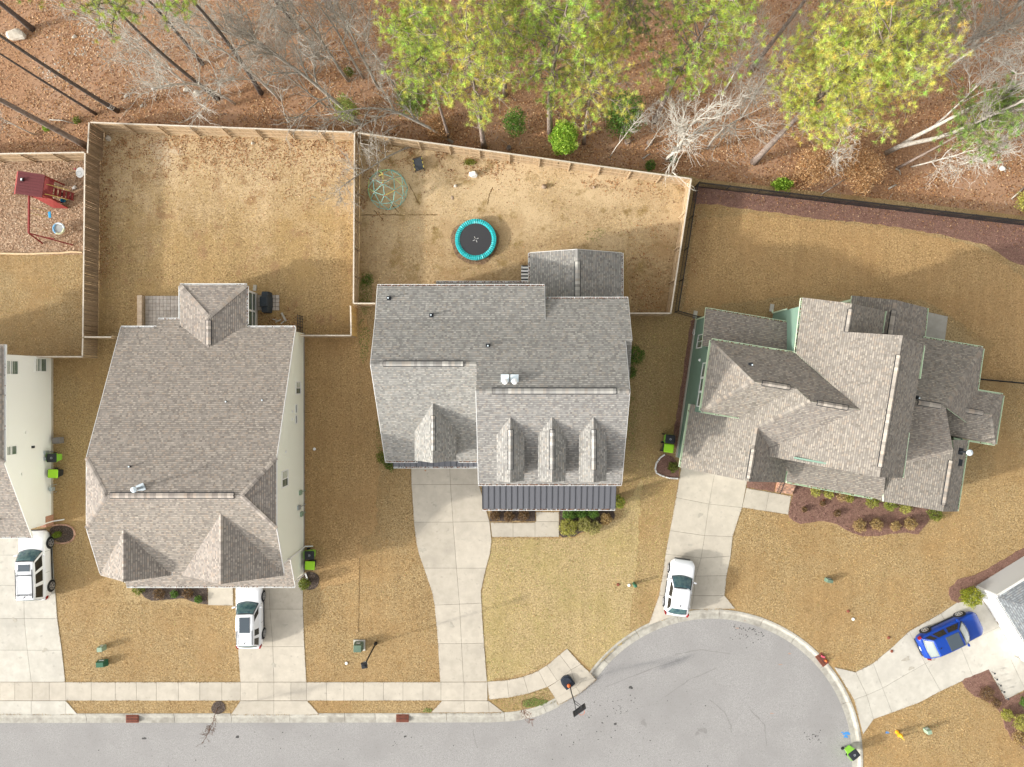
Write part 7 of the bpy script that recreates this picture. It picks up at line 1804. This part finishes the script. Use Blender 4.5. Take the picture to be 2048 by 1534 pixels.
pine('pine with a curved pale trunk directly behind the trampoline yard fence', (968, 293), 18.5, 0.50, 2.6, 0.21, (-0.012, -0.02), 7, hue=YG2, dens=1.0)
pine('straight grey pine trunk behind the bright green shrub', (1101, 265), 20.5, 0.46, 2.6, 0.24, seed=8, hue=YG, dens=1.0)
pine('slender pine just right of the bright green shrub', (1168, 287), 16.5, 0.40, 2.3, 0.14, (-0.03, 0), seed=9, hue=YG2, dens=0.95)
pine('leaning grey pine left of the pale bare tree at the yard corner', (1308, 243), 20, 0.46, 2.6, 0.2, (0.01, 0), seed=10, hue=YG, dens=1.1)
pine('thin curved pine left of the three central trunks, crown over the leaves', (899, 278), 17.5, 0.46, 2.0, 0.13, (-0.045, 0.02), seed=11, hue=YG, dens=.85)
pine('pine hidden deep in the central clump of yellow green crowns', (1010, 190), 16.5, 0.35, 2.5, 0.18, seed=12, hue=YG, dens=.8)
pine('pine at the top edge behind the straight grey trunk', (1075, 130), 18, 0.35, 2.3, 0.2, seed=13, hue=DG, dens=.8)
pine('pine at the top edge between the shrub and the leaning pine', (1215, 150), 17, 0.4, 2.1, 0.2, seed=14, hue=DG, dens=.8)
pine('pine at the left end of the central clump of crowns', (880, 150), 15, 0.3, 2.0, 0.16, seed=15, hue=YG2, dens=.8)
pine('broad yellow green pine on a bare grey trunk, behind the black fence', (1508, 324), 20.0, 0.55, 3.7, 0.26, seed=16, hue=YG2, dens=2.4)
pine('small bluish green pine beside the twin grey trunks at the right edge', (1795, 336), 12.5, 0.55, 2.1, 0.11, seed=17, hue=DG, dens=.9)
pine('grey pine trunk at the top edge left of the broad pine', (1500, 140), 20, 0.62, 2.4, 0.2, seed=18, hue=YG, dens=.8)
pine('pale pine trunk at the top edge just behind the broad pine crown', (1590, 110), 19, 0.66, 2.2, 0.17, seed=19, hue=DG, dens=.7)
pine('dark pine whose crown shows at the top right edge', (1690, 170), 17, 0.6, 2.2, 0.17, seed=20, hue=DG, dens=.8)
pine('pine behind the left bare trees, crown peeking at the top edge', (600, 60), 17, 0.5, 2.2, 0.16, seed=22, bark=BARKD, hue=YG, dens=.7)

pt_ = next(o for o in COL.objects if o.get('label', '').startswith('dark pine trunk with pale rings'))
tr_ = next(c for c in pt_.children if c.name.startswith('trunk'))
for z in (0.95, 1.25, 1.5):
    k_ = min(int(z / 25 * 12), 11); cs = [v.co for v in tr_.data.vertices][k_ * 10:k_ * 10 + 10]; cs2 = [v.co for v in tr_.data.vertices][k_ * 10 + 10:k_ * 10 + 20]
    w0, w1 = sum(cs, Vector()) / 10, sum(cs2, Vector()) / 10; q = w0.lerp(w1, z / 25 * 12 - k_) + P(235, 222)
    MB().tube([q - UP * 0.05, q + UP * 0.05], 0.205, 12, cap=False).build('paint_ring', WHITE, pt_)
def bare(label, base, h, r0=0.14, lean=(0, 0), seed=0, bark=BARKG, spread=0.55, nb=9, curve=None, tw=1.0, low=0.35, rmin=0.0075, name='bare_tree', group='leafless trees in the woods', cat='tree'):
    rg = np.random.default_rng(seed); p = P(*base); t = thing(name, label, cat, p, 0, group)
    K = 9; ax = [np.array([p.x, p.y, 0.0])]; d = np.array([lean[0], lean[1], 1.0]); d /= np.linalg.norm(d)
    cv = np.array(curve if curve is not None else (0, 0, 0), float)
    for i in range(K):
        d = d + rg.normal(0, 0.06, 3) + cv / K; d /= np.linalg.norm(d); ax.append(ax[-1] + d * h / K)
    rad = [r0 * (1 - 0.8 * i / K) for i in range(K + 1)]
    MB().tube([tuple(a) for a in ax], rad, 8).build('trunk', bark, t, smooth=True)
    A, B, RA, RB = [], [], [], []
    def branch(o, d, L, r, lv):
        n = 4 if lv < 2 else 3; pts_ = [o]
        for k in range(n):
            d = d + rg.normal(0, 0.16 + 0.05 * lv, 3) + np.array([0, 0, 0.06]); d /= np.linalg.norm(d)
            q = pts_[-1] + d * L / n; ra, rb = r * (1 - 0.75 * k / n), r * (1 - 0.75 * (k + 1) / n)
            A.append(pts_[-1]); B.append(q); RA.append(max(ra, rmin)); RB.append(max(rb, rmin * 0.8)); pts_.append(q)
            if lv < 3:
                for _ in range(int(rg.integers(2, 5)) if lv < 2 else int(rg.integers(1, 4))):
                    if rg.random() < 0.85 * tw:
                        e = rg.normal(0, 1, 3); e -= d * e.dot(d); e /= np.linalg.norm(e); nd = d * 0.75 + e * spread * 1.1 + np.array([0, 0, 0.12]); nd /= np.linalg.norm(nd)
                        branch(pts_[-2] + (q - pts_[-2]) * rg.random(), nd, L * rg.uniform(0.38, 0.62), max(r * 0.5, rmin), lv + 1)
    for i in range(nb):
        f = low + (1 - low) * (i + rg.random() * 0.7) / nb; k = min(int(f * K), K - 1); o = ax[k] + (ax[k + 1] - ax[k]) * (f * K - k); dd = ax[k + 1] - ax[k]; dd /= np.linalg.norm(dd)
        a = rg.uniform(0, 6.28); e = np.array([math.cos(a), math.sin(a), 0.1]); nd = dd * 0.6 + e * spread; nd /= np.linalg.norm(nd)
        branch(o, nd, h * rg.uniform(0.25, 0.42) * (1.15 - 0.5 * f), r0 * (0.55 - 0.25 * f), 1)
    branch(ax[-1], d, h * 0.25, rad[-1], 1)
    V, F = seg_mesh(A, B, np.array(RA), np.array(RB), 4)
    link('branches', mesh_np('branches', to_local(V, t), F, bark), t)
    return t
bare('pale twiggy bare tree leftmost among the dark trunks', (372, 168), 9, 0.09, (-0.1, 0.05), 71, BARKW, 0.8, 11, (-0.3, 0, 0), 1.0, 0.2)
bare('pale twiggy bare tree near the top edge among the dark trunks', (420, 90), 9, 0.09, (0, 0), 72, BARKW, 0.8, 11, None, 1.0, 0.2)
bare('pale twiggy bare tree midway between dark trunks and arching tree', (600, 150), 9.5, 0.1, (-0.1, 0), 73, BARKW, 0.8, 11, (-0.3, 0, 0), 1.0, 0.2)
bare('large bare tree with an arching trunk, rooted at the lawn fence end', (722, 250), 12.5, 0.17, (-0.25, 0.2), 31, BARKG, 0.6, 11, (-0.9, 0.1, -0.2), 1.0, 0.3)
bare('bare tree with dense pale twigs above the middle of the lawn fence', (560, 200), 10.5, 0.11, (-0.15, 0.05), 32, BARKW, 0.75, 11, (-0.5, 0.0, 0), 1.0, 0.2)
bare('bare tree with pale twigs left of the dark straight pine', (470, 208), 10, 0.10, (-0.1, 0.0), 33, BARKW, 0.8, 11, (-0.3, -0.1, 0), 1.0, 0.2)
bare('bare grey tree near the top edge left of the central pines', (697, 162), 12, 0.13, (-0.1, 0.05), 34, BARKG, 0.6, 9, None, 1.0)
bare('slim bare tree third from the central pines at the top', (757, 176), 11, 0.12, (-0.05, 0.05), 35, BARKG, 0.6, 9, None, 1.0)
bare('slim bare tree between two others left of the central pines', (727, 156), 12, 0.11, (-0.05, 0.1), 36, BARKG, 0.6, 8, None, 1.0)
bare('bare tree with its crown against the top edge, left of the pines', (640, 120), 11, 0.12, (-0.1, 0.1), 37, BARKW, 0.7, 10, None, 1.0, 0.25)
bare('bare tree leaning over the trampoline yard fence above the climbing dome', (905, 285), 10.5, 0.13, (-1.1, 0.55), 38, BARKG, 0.55, 9, (-0.9, -0.55, -0.3), .9, 0.25)
bare('low bare tree whose twigs hang over the climbing dome', (826, 292), 7.6, 0.09, (-0.9, -0.55), 39, BARKG, 0.75, 10, (-0.5, -0.9, -0.3), 1.0, 0.35)
bare('pale bare tree with a fanning crown behind the yard corner', (1333, 320), 11.5, 0.15, (0.02, -0.02), 40, BARKW, 0.5, 11, None, 1.0, 0.35)
bare('slim bare tree right of the pale fanning one', (1415, 297), 12, 0.10, (0, 0.02), 41, BARKG, 0.5, 9, None, .9, 0.35)
bare('tall twin grey trunk, left stem, behind the small bluish pine', (1772, 306), 17.5, 0.20, (0.0, 0), 42, BARKG, 0.4, 8, None, .8, 0.5)
bare('tall pale bare trunk beside the twin grey trunk at the right edge', (1800, 292), 17, 0.17, (-0.01, -0.02), 43, BARKW, 0.4, 8, None, .8, 0.55)
bare('grey bare tree rising from behind the broad pine crown', (1793, 184), 14.5, 0.16, (0, 0), 44, BARKG, 0.45, 11, None, 1.0, 0.3)
bare('whitish bushy bare sapling above the mulch strip at the right', (1822, 334), 7.5, 0.07, (0.1, -0.1), 45, BARKW, 0.6, 11, None, 1.0, 0.3)
bare('bare tree in the top right corner with many fine twigs', (1880, 150), 12, 0.12, (0, 0), 46, BARKW, 0.6, 11, None, 1.0, 0.3)
bare('bare sapling with fine pale twigs between broad pine and fence', (1640, 330), 5.5, 0.05, (0.1, 0.1), 47, BARKW, 0.7, 8, None, .9, 0.3)
bare('bare sapling behind the fence right of the bright shrub', (1220, 315), 5.5, 0.045, (0.25, 0.3), 48, BARKW, 0.55, 6, None, .8, 0.3)
bare('thin bare tree in front of the leaning grey pine', (1290, 300), 7.5, 0.05, (0.15, 0.0), 49, BARKG, 0.6, 7, None, .8, 0.35)
bare('bare sapling at the left end of the woods by the thick trunk', (20, 215), 7, 0.05, (-0.1, 0.1), 50, BARKG, 0.6, 8, None, .9, 0.3)
bare('bare sapling with pale twigs beneath the thick leaning trunk', (70, 270), 5.5, 0.05, (-0.4, 0.2), 51, BARKW, 0.6, 8, None, .9, 0.3)
bare('thin bare tree at the top edge right of the leaning pine', (1450, 180), 10, 0.08, (0, 0), 52, BARKW, 0.6, 9, None, 1.0, 0.3)
bare('thin bare tree at the top right between two pine trunks', (1620, 170), 11, 0.09, (0, 0), 53, BARKW, 0.55, 9, None, .9, 0.3)
bare('thin bare tree right of the small bluish pine, at the right edge', (1960, 300), 8.5, 0.07, (0, 0), 54, BARKG, 0.6, 9, None, .9, 0.3)
bare('pale twiggy bare tree between the two top left dark pines', (300, 110), 8.5, 0.08, (0, 0), 74, BARKW, 0.8, 11, None, 1.0, 0.2)
bare('pale bare tree left of the broad pine near the top edge', (1480, 240), 10, 0.09, (0, 0.05), 75, BARKG, 0.7, 11, None, 1.0, 0.25)
bare('pale bare tree at the right edge above the small bluish pine', (1870, 250), 11, 0.09, (0, 0), 76, BARKW, 0.7, 12, None, 1.0, 0.25)
bare('grey bare tree near the right edge with twigs over the leaves', (1920, 330), 8, 0.07, (0.05, -0.05), 77, BARKW, 0.75, 11, None, 1.0, 0.25)
bare('twiggy grey bare tree in front of the arching trunk', (655, 215), 8, 0.07, (-0.3, 0.1), 78, BARKG, 0.8, 10, (-0.4, 0, 0), 1.0, 0.25)
bare('twiggy bare tree under the left edge of the central crowns', (800, 190), 9, 0.08, (-0.1, 0), 79, BARKG, 0.75, 10, None, 1.0, 0.25)
bare('thin bare tree at the top right between pale trunks', (1740, 120), 10, 0.08, (0, 0), 80, BARKW, 0.7, 10, None, 1.0, 0.25)
bare('young bare street tree in a dark mulch ring by the kerb', (437, 1414), 3.2, 0.035, (-0.04, -0.05), 55, M('sapling bark', (0.15, 0.085, 0.055)), 0.35, 8, None, .55, 0.35, 0.008, 'street_tree', 'young street trees')
bare('young bare street tree on the grass strip below the curved pavement', (1044, 1402), 2.9, 0.025, (0.0, -0.03), 56, M('sapling bark reddish', (0.17, 0.09, 0.06)), 0.4, 7, None, .5, 0.4, 0.007, 'street_tree', 'young street trees')

# ---------------------------------------------------------------- shrubs
def shrub(label, u, v, r, h, colr, seed, n=900, leaf=0.05, name='shrub', group='garden shrubs', cat='shrub', asp=0.5, squash=1.0, rx=None, rz=0.0, hollow=0.5, stems=True, cone=0.0):
    rg = np.random.default_rng(seed); p = P(u, v); t = thing(name, label, cat, p, 0, group)
    if stems:
        mb = MB()
        for k in range(6):
            a = k * 1.05 + seed; mb.tube([p + Vector((0.03 * math.cos(a), 0.03 * math.sin(a), 0)), p + Vector((r * .5 * math.cos(a), r * .5 * math.sin(a), h * 0.6))], [0.02, 0.008], 5)
        mb.build('stem', BARKG, t)
    n = int(n * 1.7); leaf = leaf * 1.12
    d = rg.normal(0, 1, (n, 3)); d /= np.linalg.norm(d, axis=1, keepdims=True)
    lump = 1 + 0.22 * np.sin(d[:, 0] * 5 + seed) * np.sin(d[:, 1] * 6 + seed * 2) + 0.12 * np.sin(d[:, 2] * 9 + seed)
    k = (hollow + (1 - hollow) * rg.random(n) ** 0.5) * lump
    c = d * k[:, None] * np.array([rx if rx else r, r * squash, h / 2]); 
    if cone: c[:, :2] *= (1 - cone * (c[:, 2:3] + h / 2) / h)
    if rz: c[:, :2] = c[:, :2] @ np.array([[math.cos(rz), math.sin(rz)], [-math.sin(rz), math.cos(rz)]])
    c += np.array([p.x, p.y, h / 2 + 0.05]); c[:, 2] = np.maximum(c[:, 2], 0.05)
    a = rg.normal(0, 1, (n, 3)) + d * 0.4; a /= np.linalg.norm(a, axis=1, keepdims=True); b = np.cross(a, rg.normal(0, 1, (n, 3))); b /= np.linalg.norm(b, axis=1, keepdims=True)
    s = leaf * rg.uniform(0.6, 1.25, (n, 1)); a *= s; b *= s * asp
    V = np.stack([c - a, c - b, c + a, c + b], 1).reshape(-1, 3)
    colr = np.array(colr); colr = colr.reshape(-1, 3); col = colr[rg.integers(0, len(colr), n)] * rg.uniform(0.7, 1.3, (n, 1))
    link('foliage', mesh_np('foliage', to_local(V, t), np.arange(4 * n).reshape(n, 4), NEEDLE, col=np.clip(col, 0.01, 1)), t)
    return t
GRN = [(0.10, 0.20, 0.03), (0.16, 0.27, 0.04), (0.07, 0.14, 0.025)]; YGR = [(0.40, 0.38, 0.08), (0.30, 0.31, 0.06), (0.48, 0.44, 0.13)]; TANL = [(0.42, 0.30, 0.12), (0.52, 0.38, 0.18), (0.30, 0.20, 0.08)]; BRT = [(0.26, 0.42, 0.04), (0.36, 0.50, 0.06), (0.16, 0.30, 0.03)]; DRY = [(0.20, 0.12, 0.055), (0.28, 0.18, 0.08), (0.13, 0.08, 0.04)]; OLV = [(0.16, 0.20, 0.03), (0.24, 0.25, 0.045), (0.10, 0.14, 0.02)]
WG = 'evergreen undergrowth in the woods'
shrub('bright green evergreen shrub standing between two pine trunks', 1124, 295, 1.0, 4.2, BRT, 1, 3600, 0.075, 'evergreen_shrub', WG)
shrub('low bright green shrub against the black metal fence', 1560, 372, 0.85, 0.9, BRT, 2, 1100, 0.06, 'evergreen_shrub', WG, squash=.6)
shrub('small green plant behind the fence right of the tree stumps', 1299, 333, 0.45, 0.5, GRN, 3, 420, 0.05, 'evergreen_shrub', WG)
shrub('small green plant at the foot of the pale fanning tree', 1345, 321, 0.3, 0.35, GRN, 4, 240, 0.05, 'evergreen_shrub', WG)
shrub('yellow green shrub at the right edge just behind the black fence', 2044, 408, 0.9, 1.6, YGR, 5, 1200, 0.06, 'evergreen_shrub', WG)
shrub('pale green bush beside the foot of the arching bare tree', 700, 232, 0.95, 2.8, [(0.30, 0.36, 0.09), (0.24, 0.30, 0.07)], 6, 1500, 0.06, 'evergreen_shrub', WG, hollow=.2)
shrub('tall green understory bush below the slender pine crown', 1238, 250, 1.5, 4.5, GRN, 7, 3200, 0.07, 'evergreen_shrub', WG, hollow=.25)
shrub('green understory bush at the left end of the central pines', 830, 220, 1.2, 4.0, [(0.20, 0.27, 0.06), (0.14, 0.22, 0.05)], 8, 1700, 0.065, 'evergreen_shrub', WG, hollow=.2)
shrub('green understory bush between the curved pine and the straight one', 1030, 262, 0.9, 3.5, GRN, 9, 1300, 0.065, 'evergreen_shrub', WG, hollow=.25)
shrub('tiny green shrub by the play yard fence behind the thick trunk', 98, 258, 0.3, 0.5, BRT, 10, 240, 0.05, 'evergreen_shrub', WG)
shrub('tiny green shrub left of the fence corner post', 157, 243, 0.3, 0.4, OLV, 11, 220, 0.05, 'evergreen_shrub', WG)
shrub('green tuft at the foot of a bare tree near the top middle', 699, 148, 0.4, 0.7, OLV, 12, 320, 0.05, 'evergreen_shrub', WG)
shrub('small olive bush above the broken sticks at the right edge', 2020, 262, 0.5, 0.9, OLV, 13, 380, 0.05, 'evergreen_shrub', WG)
BL = [(0.46, 0.28, 0.13), (0.38, 0.20, 0.08), (0.55, 0.37, 0.20)]
for i, (u, v, r, h, lb) in enumerate([(1612, 345, 1.7, 3.0, 'tan leaved beech sapling just behind the low bright green shrub'), (1665, 322, 1.9, 3.4, 'tan leaved beech sapling in the middle of the tan thicket'), (1715, 350, 1.5, 2.6, 'tan leaved beech sapling at the right end of the tan thicket'), (1712, 384, 0.7, 1.6, 'small tan leaved sapling touching the black fence'), (880, 262, 1.1, 1.6, 'tan leafy drift bush behind the trampoline yard fence')]):
    shrub(lb, u, v, r, h, BL, 60 + i, 2400 if r > 1 else 600, 0.06, 'beech_sapling', 'beech saplings still holding dry leaves', hollow=0.15)
# centre house planting
for i, (u, v, r, h, c, lb, n) in enumerate([(1136, 1051, 0.70, 0.9, YGR, 'round yellow green shrub at the left front of the centre house bed', 1500), (1166, 1046, 0.62, 0.85, [(0.46, 0.42, 0.16), (0.36, 0.36, 0.10)], 'pale yellow shrub in the middle of the centre house bed', 1300), (1187, 1053, 0.55, 0.75, [(0.46, 0.40, 0.17), (0.34, 0.33, 0.10)], 'smaller pale shrub right of the two big ones in the centre house bed', 1000), (1211, 1036, 0.48, 0.65, TANL, 'tan shrub alone at the right end of the centre house bed', 800), (1138, 1024, 0.55, 0.9, GRN, 'green shrub under the porch eave beside the front walk', 1000), (1160, 1022, 0.5, 0.9, GRN, 'green shrub under the porch eave, middle of three', 900), (1184, 1021, 0.5, 0.9, GRN, 'green shrub under the porch eave, right of three', 900), (1233, 1000, 0.55, 1.4, [(0.20, 0.24, 0.03), (0.36, 0.36, 0.05), (0.10, 0.15, 0.02)], 'dark and yellow shrub at the right corner of the metal porch roof', 1100), (990, 1030, 0.42, 0.5, DRY, 'brown dry shrub at the left of the bed under the metal porch roof', 500), (1018, 1031, 0.45, 0.5, DRY, 'brown dry shrub in the middle of the bed under the metal porch roof', 500), (1047, 1030, 0.45, 0.5, DRY, 'brown dry shrub nearest the walk under the metal porch roof', 500), (766, 914, 0.45, 1.0, OLV, 'small olive shrub at the left garage corner of the centre house', 500), (782, 928, 0.5, 0.6, GRN, 'low green shrub under the metal pent at the left garage corner', 500), (1266, 712, 0.75, 1.7, GRN, 'dark green shrub against the right wall of the centre house', 1300), (1259, 745, 0.5, 1.0, GRN, 'lower dark green shrub against the right wall of the centre house', 600)]):
    shrub(lb, u, v, r, h, c, 20 + i, n, 0.045)
for i, (u, v, r, h, c, lb, n) in enumerate([(1344, 933, 0.42, 0.7, OLV, 'round olive shrub in the stone edged corner bed by the bins', 700), (1628, 982, 0.4, 0.6, YGR, 'yellow green shrub first from the brick steps under the green eave', 500), (1654, 986, 0.4, 0.6, YGR, 'yellow green shrub second from the brick steps under the green eave', 500), (1680, 991, 0.42, 0.65, TANL, 'straw coloured shrub third from the brick steps under the green eave', 500), (1694, 995, 0.38, 0.6, YGR, 'yellow green shrub fourth from the brick steps under the green eave', 450), (1740, 1000, 0.55, 0.8, [(0.36, 0.34, 0.06), (0.22, 0.25, 0.05)], 'large yellow green shrub at the step in the green house eave', 900), (1775, 1008, 0.5, 0.75, [(0.32, 0.33, 0.06), (0.20, 0.24, 0.05)], 'large green shrub right of the eave step of the green house', 850), (1806, 1014, 0.45, 0.65, YGR, 'pale shrub right of the two large ones at the green house', 650), (1866, 1026, 0.6, 0.55, OLV, 'dark spreading shrub at the right front corner of the green house', 900), (1715, 1050, 0.50, 0.6, TANL, 'round straw shrub leftmost of four in the front row', 800), (1749, 1047, 0.50, 0.6, TANL, 'round straw shrub second of four in the front row', 800), (1786, 1051, 0.40, 0.55, TANL, 'round straw shrub third and smallest of four in the front row', 600), (1816, 1046, 0.52, 0.65, TANL, 'round straw shrub rightmost of four in the front row', 850), (1643, 1006, 0.22, 0.3, DRY, 'tiny dry shrub nearest the brick steps in the green house mulch', 200), (1607, 1018, 0.22, 0.3, DRY, 'tiny dry shrub at the left end of the green house mulch', 200), (1672, 1026, 0.28, 0.35, DRY, 'tiny dry shrub in the middle of the green house mulch', 250)]):
    shrub(lb, u, v, r, h, c, 80 + i, n, 0.042)
for i, (u, v, r, h, c, lb, n, kw) in enumerate([(1930, 1188, 0.75, 1.5, [(0.34, 0.34, 0.03), (0.20, 0.24, 0.025)], 'yellow green shrub at the corner of the white garage', 2400, {}), (2008, 1426, 0.48, 0.6, YGR, 'pale round shrub first below the right walk', 700, {}), (2036, 1440, 0.62, 0.7, YGR, 'larger pale round shrub second below the right walk', 900, {}), (2034, 1473, 0.6, 0.6, TANL, 'straw coloured shrub lowest in the right edge bed', 800, {}), (1970, 1386, 0.6, 0.4, DRY, 'brown dry plant in the mulch right of the blue car drive', 500, {}), (1989, 1405, 0.4, 0.3, DRY, 'smaller brown dry plant below the right walk edge', 300, {}), (2046, 1400, 0.5, 0.9, GRN, 'dark green shrub at the right edge by the walk end', 700, {}),
   (614, 1163, 0.42, 1.3, OLV, 'upright olive evergreen in the mulch corner by the lime bin', 900, {}), (282, 1174, 0.5, 0.7, OLV, 'olive shrub at the left end of the cream house bed', 700, {}), (351, 1187, 0.3, 0.35, GRN, 'small green plant in the middle of the cream house bed', 300, {}), (399, 1197, 0.3, 0.4, GRN, 'small green plant near the walk in the cream house bed', 300, {}), (320, 1186, 0.5, 0.3, DRY, 'dry brown plant in the cream house bed', 350, {}), (378, 1186, 0.45, 0.3, DRY, 'dry brown plant right of the small green one in the cream house bed', 350, {}), (121, 1067, 0.32, 0.9, [(0.20, 0.26, 0.03), (0.13, 0.19, 0.02)], 'narrow green conifer in the brick edged bed', 500, dict(cone=.5)), (736, 560, 0.5, 0.4, GRN, 'patch of green weeds at the lower left of the trampoline yard', 260, dict(stems=False)), (940, 325, 0.5, 0.12, [(0.30, 0.33, 0.06)], 'small green weed patch above the white rock', 260, dict(stems=False, squash=.5))]):
    shrub(lb, u, v, r, h, c, 110 + i, n, 0.045, **kw)
leaves('green_weeds', *[np.concatenate(k) for k in zip(*[sample(poly_w(blob(u, v, a, b, u)), n, rg) for u, v, a, b, n in [(1068, 1405, 24, 9, 900), (730, 590, 14, 40, 900), (1190, 470, 20, 14, 120), (760, 880, 8, 50, 250), (728, 680, 12, 40, 500), (855, 1420, 8, 5, 120), (1100, 1130, 100, 60, 350), (1260, 830, 12, 80, 350), (1400, 700, 4, 40, 60)]])], 0.01, rg, 0.025, 0.05, np.array([(0.10, 0.17, 0.03), (0.17, 0.24, 0.05), (0.22, 0.27, 0.07)]))

# ---------------------------------------------------------------- rocks, stumps, sticks
def rock(label, u, v, sx, sy, sz, m, seed, rz=0.0, name='rock', cat='rock', group=None):
    bm = bmesh.new(); bmesh.ops.create_icosphere(bm, subdivisions=2, radius=1.0); r = random.Random(seed)
    ph = [Vector((r.uniform(-1, 1), r.uniform(-1, 1), r.uniform(-1, 1))).normalized() for _ in range(9)]; kk = [r.uniform(0.55, 0.9) for _ in ph]
    p = P(u, v)
    for q in bm.verts:
        d = q.co.copy()
        for a, k in zip(ph, kk):
            t = d.dot(a)
            if t > k: d -= a * (t - k)
        x, y, z = d.x * sx, d.y * sy, d.z * sz
        q.co = Vector((p.x + x * math.cos(rz) - y * math.sin(rz), p.y + x * math.sin(rz) + y * math.cos(rz), max(z + sz * 0.45, -0.02)))
    me = bpy.data.meshes.new(name); bm.to_mesh(me); bm.free(); me.materials.append(m)
    return tag(link(name, me), label, cat, group)
RG_ = 'loose rocks'
for a in [('large pale boulder at the top left behind a dark trunk', 36, 72, 0.85, 0.6, 0.5, STONE, 1, -.3), ('smooth white rock on the worn lawn above the trampoline', 947, 349, 0.42, 0.32, 0.35, STONEW, 2, -.4), ('small pale rock left of the smooth white rock', 911, 372, 0.17, 0.14, 0.16, STONE, 3, 0), ('brown rough rock in the middle of the worn lawn', 1089, 374, 0.27, 0.24, 0.22, STONED, 4, .5), ('small brown rock near the right of the worn lawn', 1188, 375, 0.13, 0.12, 0.14, STONED, 5, 0), ('tan rock at the upper left corner inside the lawn yard', 218, 277, 0.25, 0.30, 0.2, STONE, 6, .2), ('tan rock left of two among the twigs above the lawn fence', 373, 181, 0.28, 0.2, 0.2, STONE, 7, .3), ('tan rock right of two among the twigs above the lawn fence', 394, 188, 0.30, 0.26, 0.22, STONE, 8, 1.), ('small stone on the fence line of the lawn yard', 506, 287, 0.16, 0.14, 0.12, STONE, 9, 0), ('small grey stone in the woods left of the pale twigs', 150, 74, 0.22, 0.18, 0.15, STONE, 10, 0), ('small stone near the pale ringed trunk, upper of two', 252, 193, 0.16, 0.14, 0.12, STONE, 11, 0), ('small stone near the pale ringed trunk, lower of two', 284, 212, 0.16, 0.14, 0.12, STONE, 12, .5), ('whitish stone in the leaves at the right edge of the woods', 2004, 337, 0.28, 0.24, 0.15, STONEW, 13, 0), ('flat pale stone in the woods above the lawn fence end', 306, 178, 0.14, 0.12, 0.1, STONEW, 14, 0), ('flat grey paver stone left lying in the worn lawn', 905, 396, 0.12, 0.2, 0.04, STONED, 15, 0.2)]:
    rock(*a[:9], group=RG_)
mb = MB(); r = random.Random(8)
rx_, ry_ = [], []
V, F, C = [], [], []
for (cx_, cy_, n, s) in [(188, 70, 110, 22), (165, 100, 40, 14), (100, 150, 40, 12), (170, 30, 20, 8), (2000, 330, 30, 20), (120, 118, 30, 40)]:
    for _ in range(n):
        u, v = r.gauss(cx_, s), r.gauss(cy_, s * .7); p = P(u, v); k = r.uniform(0.03, 0.12); b = len(V); a = r.uniform(0, 6.28)
        for t_ in range(4): V.append((p.x + k * math.cos(a + t_ * 1.57) * r.uniform(.7, 1.2), p.y + k * math.sin(a + t_ * 1.57) * r.uniform(.7, 1.2), 0.0))
        V.append((p.x, p.y, k * 0.7)); F += [(b + t_, b + (t_ + 1) % 4, b + 4) for t_ in range(4)]; C += [(r.uniform(.42, .62),) * 3] * 4
C = [(c[0], c[0] * .88, c[0] * .72) for c in C]
link('rubble', mesh_np('rubble', V, F, LEAF, col=C))['kind'] = 'stuff'
def stump(label, u, v, r_, h, m=WOODC):
    p = P(u, v); t = thing('tree_stump', label, 'stump', p, 0, 'cut stumps behind the fence'); rr = random.Random(u)
    MB().lathe([(r_ * 1.3, 0), (r_ * 1.05, h * .3), (r_, h)], p, 12).build('wood', BARKP, t); MB().lathe([(r_ * .88, h), (r_ * .84, h + .012)], p, 12).build('cut_face', m, t)
stump('dark cut stump just behind the trampoline yard fence', 1018, 297, 0.17, 0.35, BARKD); stump('pale cut stump left of a pair behind the fence', 1255, 284, 0.2, 0.3); stump('pale cut stump right of a pair behind the fence', 1299, 286, 0.2, 0.35)
for i, (l, r_, lb) in enumerate([('1640,390 1702,352', 0.035, 'long thin pale stick slanting above the tan thicket edge'), ('1702,342 1708,352', 0.05, 'short grey broken log right of the tan thicket'), ('1776,378 1792,370', 0.07, 'short grey log lying just behind the black fence'), ('1950,309 1975,305', 0.05, 'grey stick uppermost of two at the right'), ('1948,315 1968,318', 0.05, 'grey stick lower of two at the right'), ('2022,398 2048,374', 0.06, 'curved bare limb at the right edge'), ('1790,338 1800,350', 0.05, 'grey forked stick in the leaves above the black fence'), ('1285,318 1300,308', 0.06, 'reddish fallen limb behind the fence by the stumps'), ('100,240 150,248', 0.05, 'pale fallen limb beside the thick leaning trunk'), ('770,265 800,250', 0.03, 'thin fallen stick below the arching bare tree')]):
    a, b = (P(*q) for q in pts(l)); m_ = a.lerp(b, .5) + Vector((.1, .08, 0.05)); tag(MB().tube([a + UP * .06, m_ + UP * .08, b + UP * .06], [r_, r_ * .9, r_ * .6], 6).build('fallen_branch', BARKG, smooth=True), lb, 'branch', 'fallen branches in the leaves')
x, y = sample(wp, 2600, rg); n = len(x); a = rg.uniform(0, 6.28, n); l_ = rg.uniform(0.15, 0.7, n); z = np.full(n, 0.05)
V, F = seg_mesh(np.stack([x, y, z], 1), np.stack([x + np.cos(a) * l_, y + np.sin(a) * l_, z + 0.03], 1), np.full(n, 0.014), np.full(n, 0.008), 4)
link('twig_litter', mesh_np('twig_litter', V, F, BARKG))['kind'] = 'stuff'
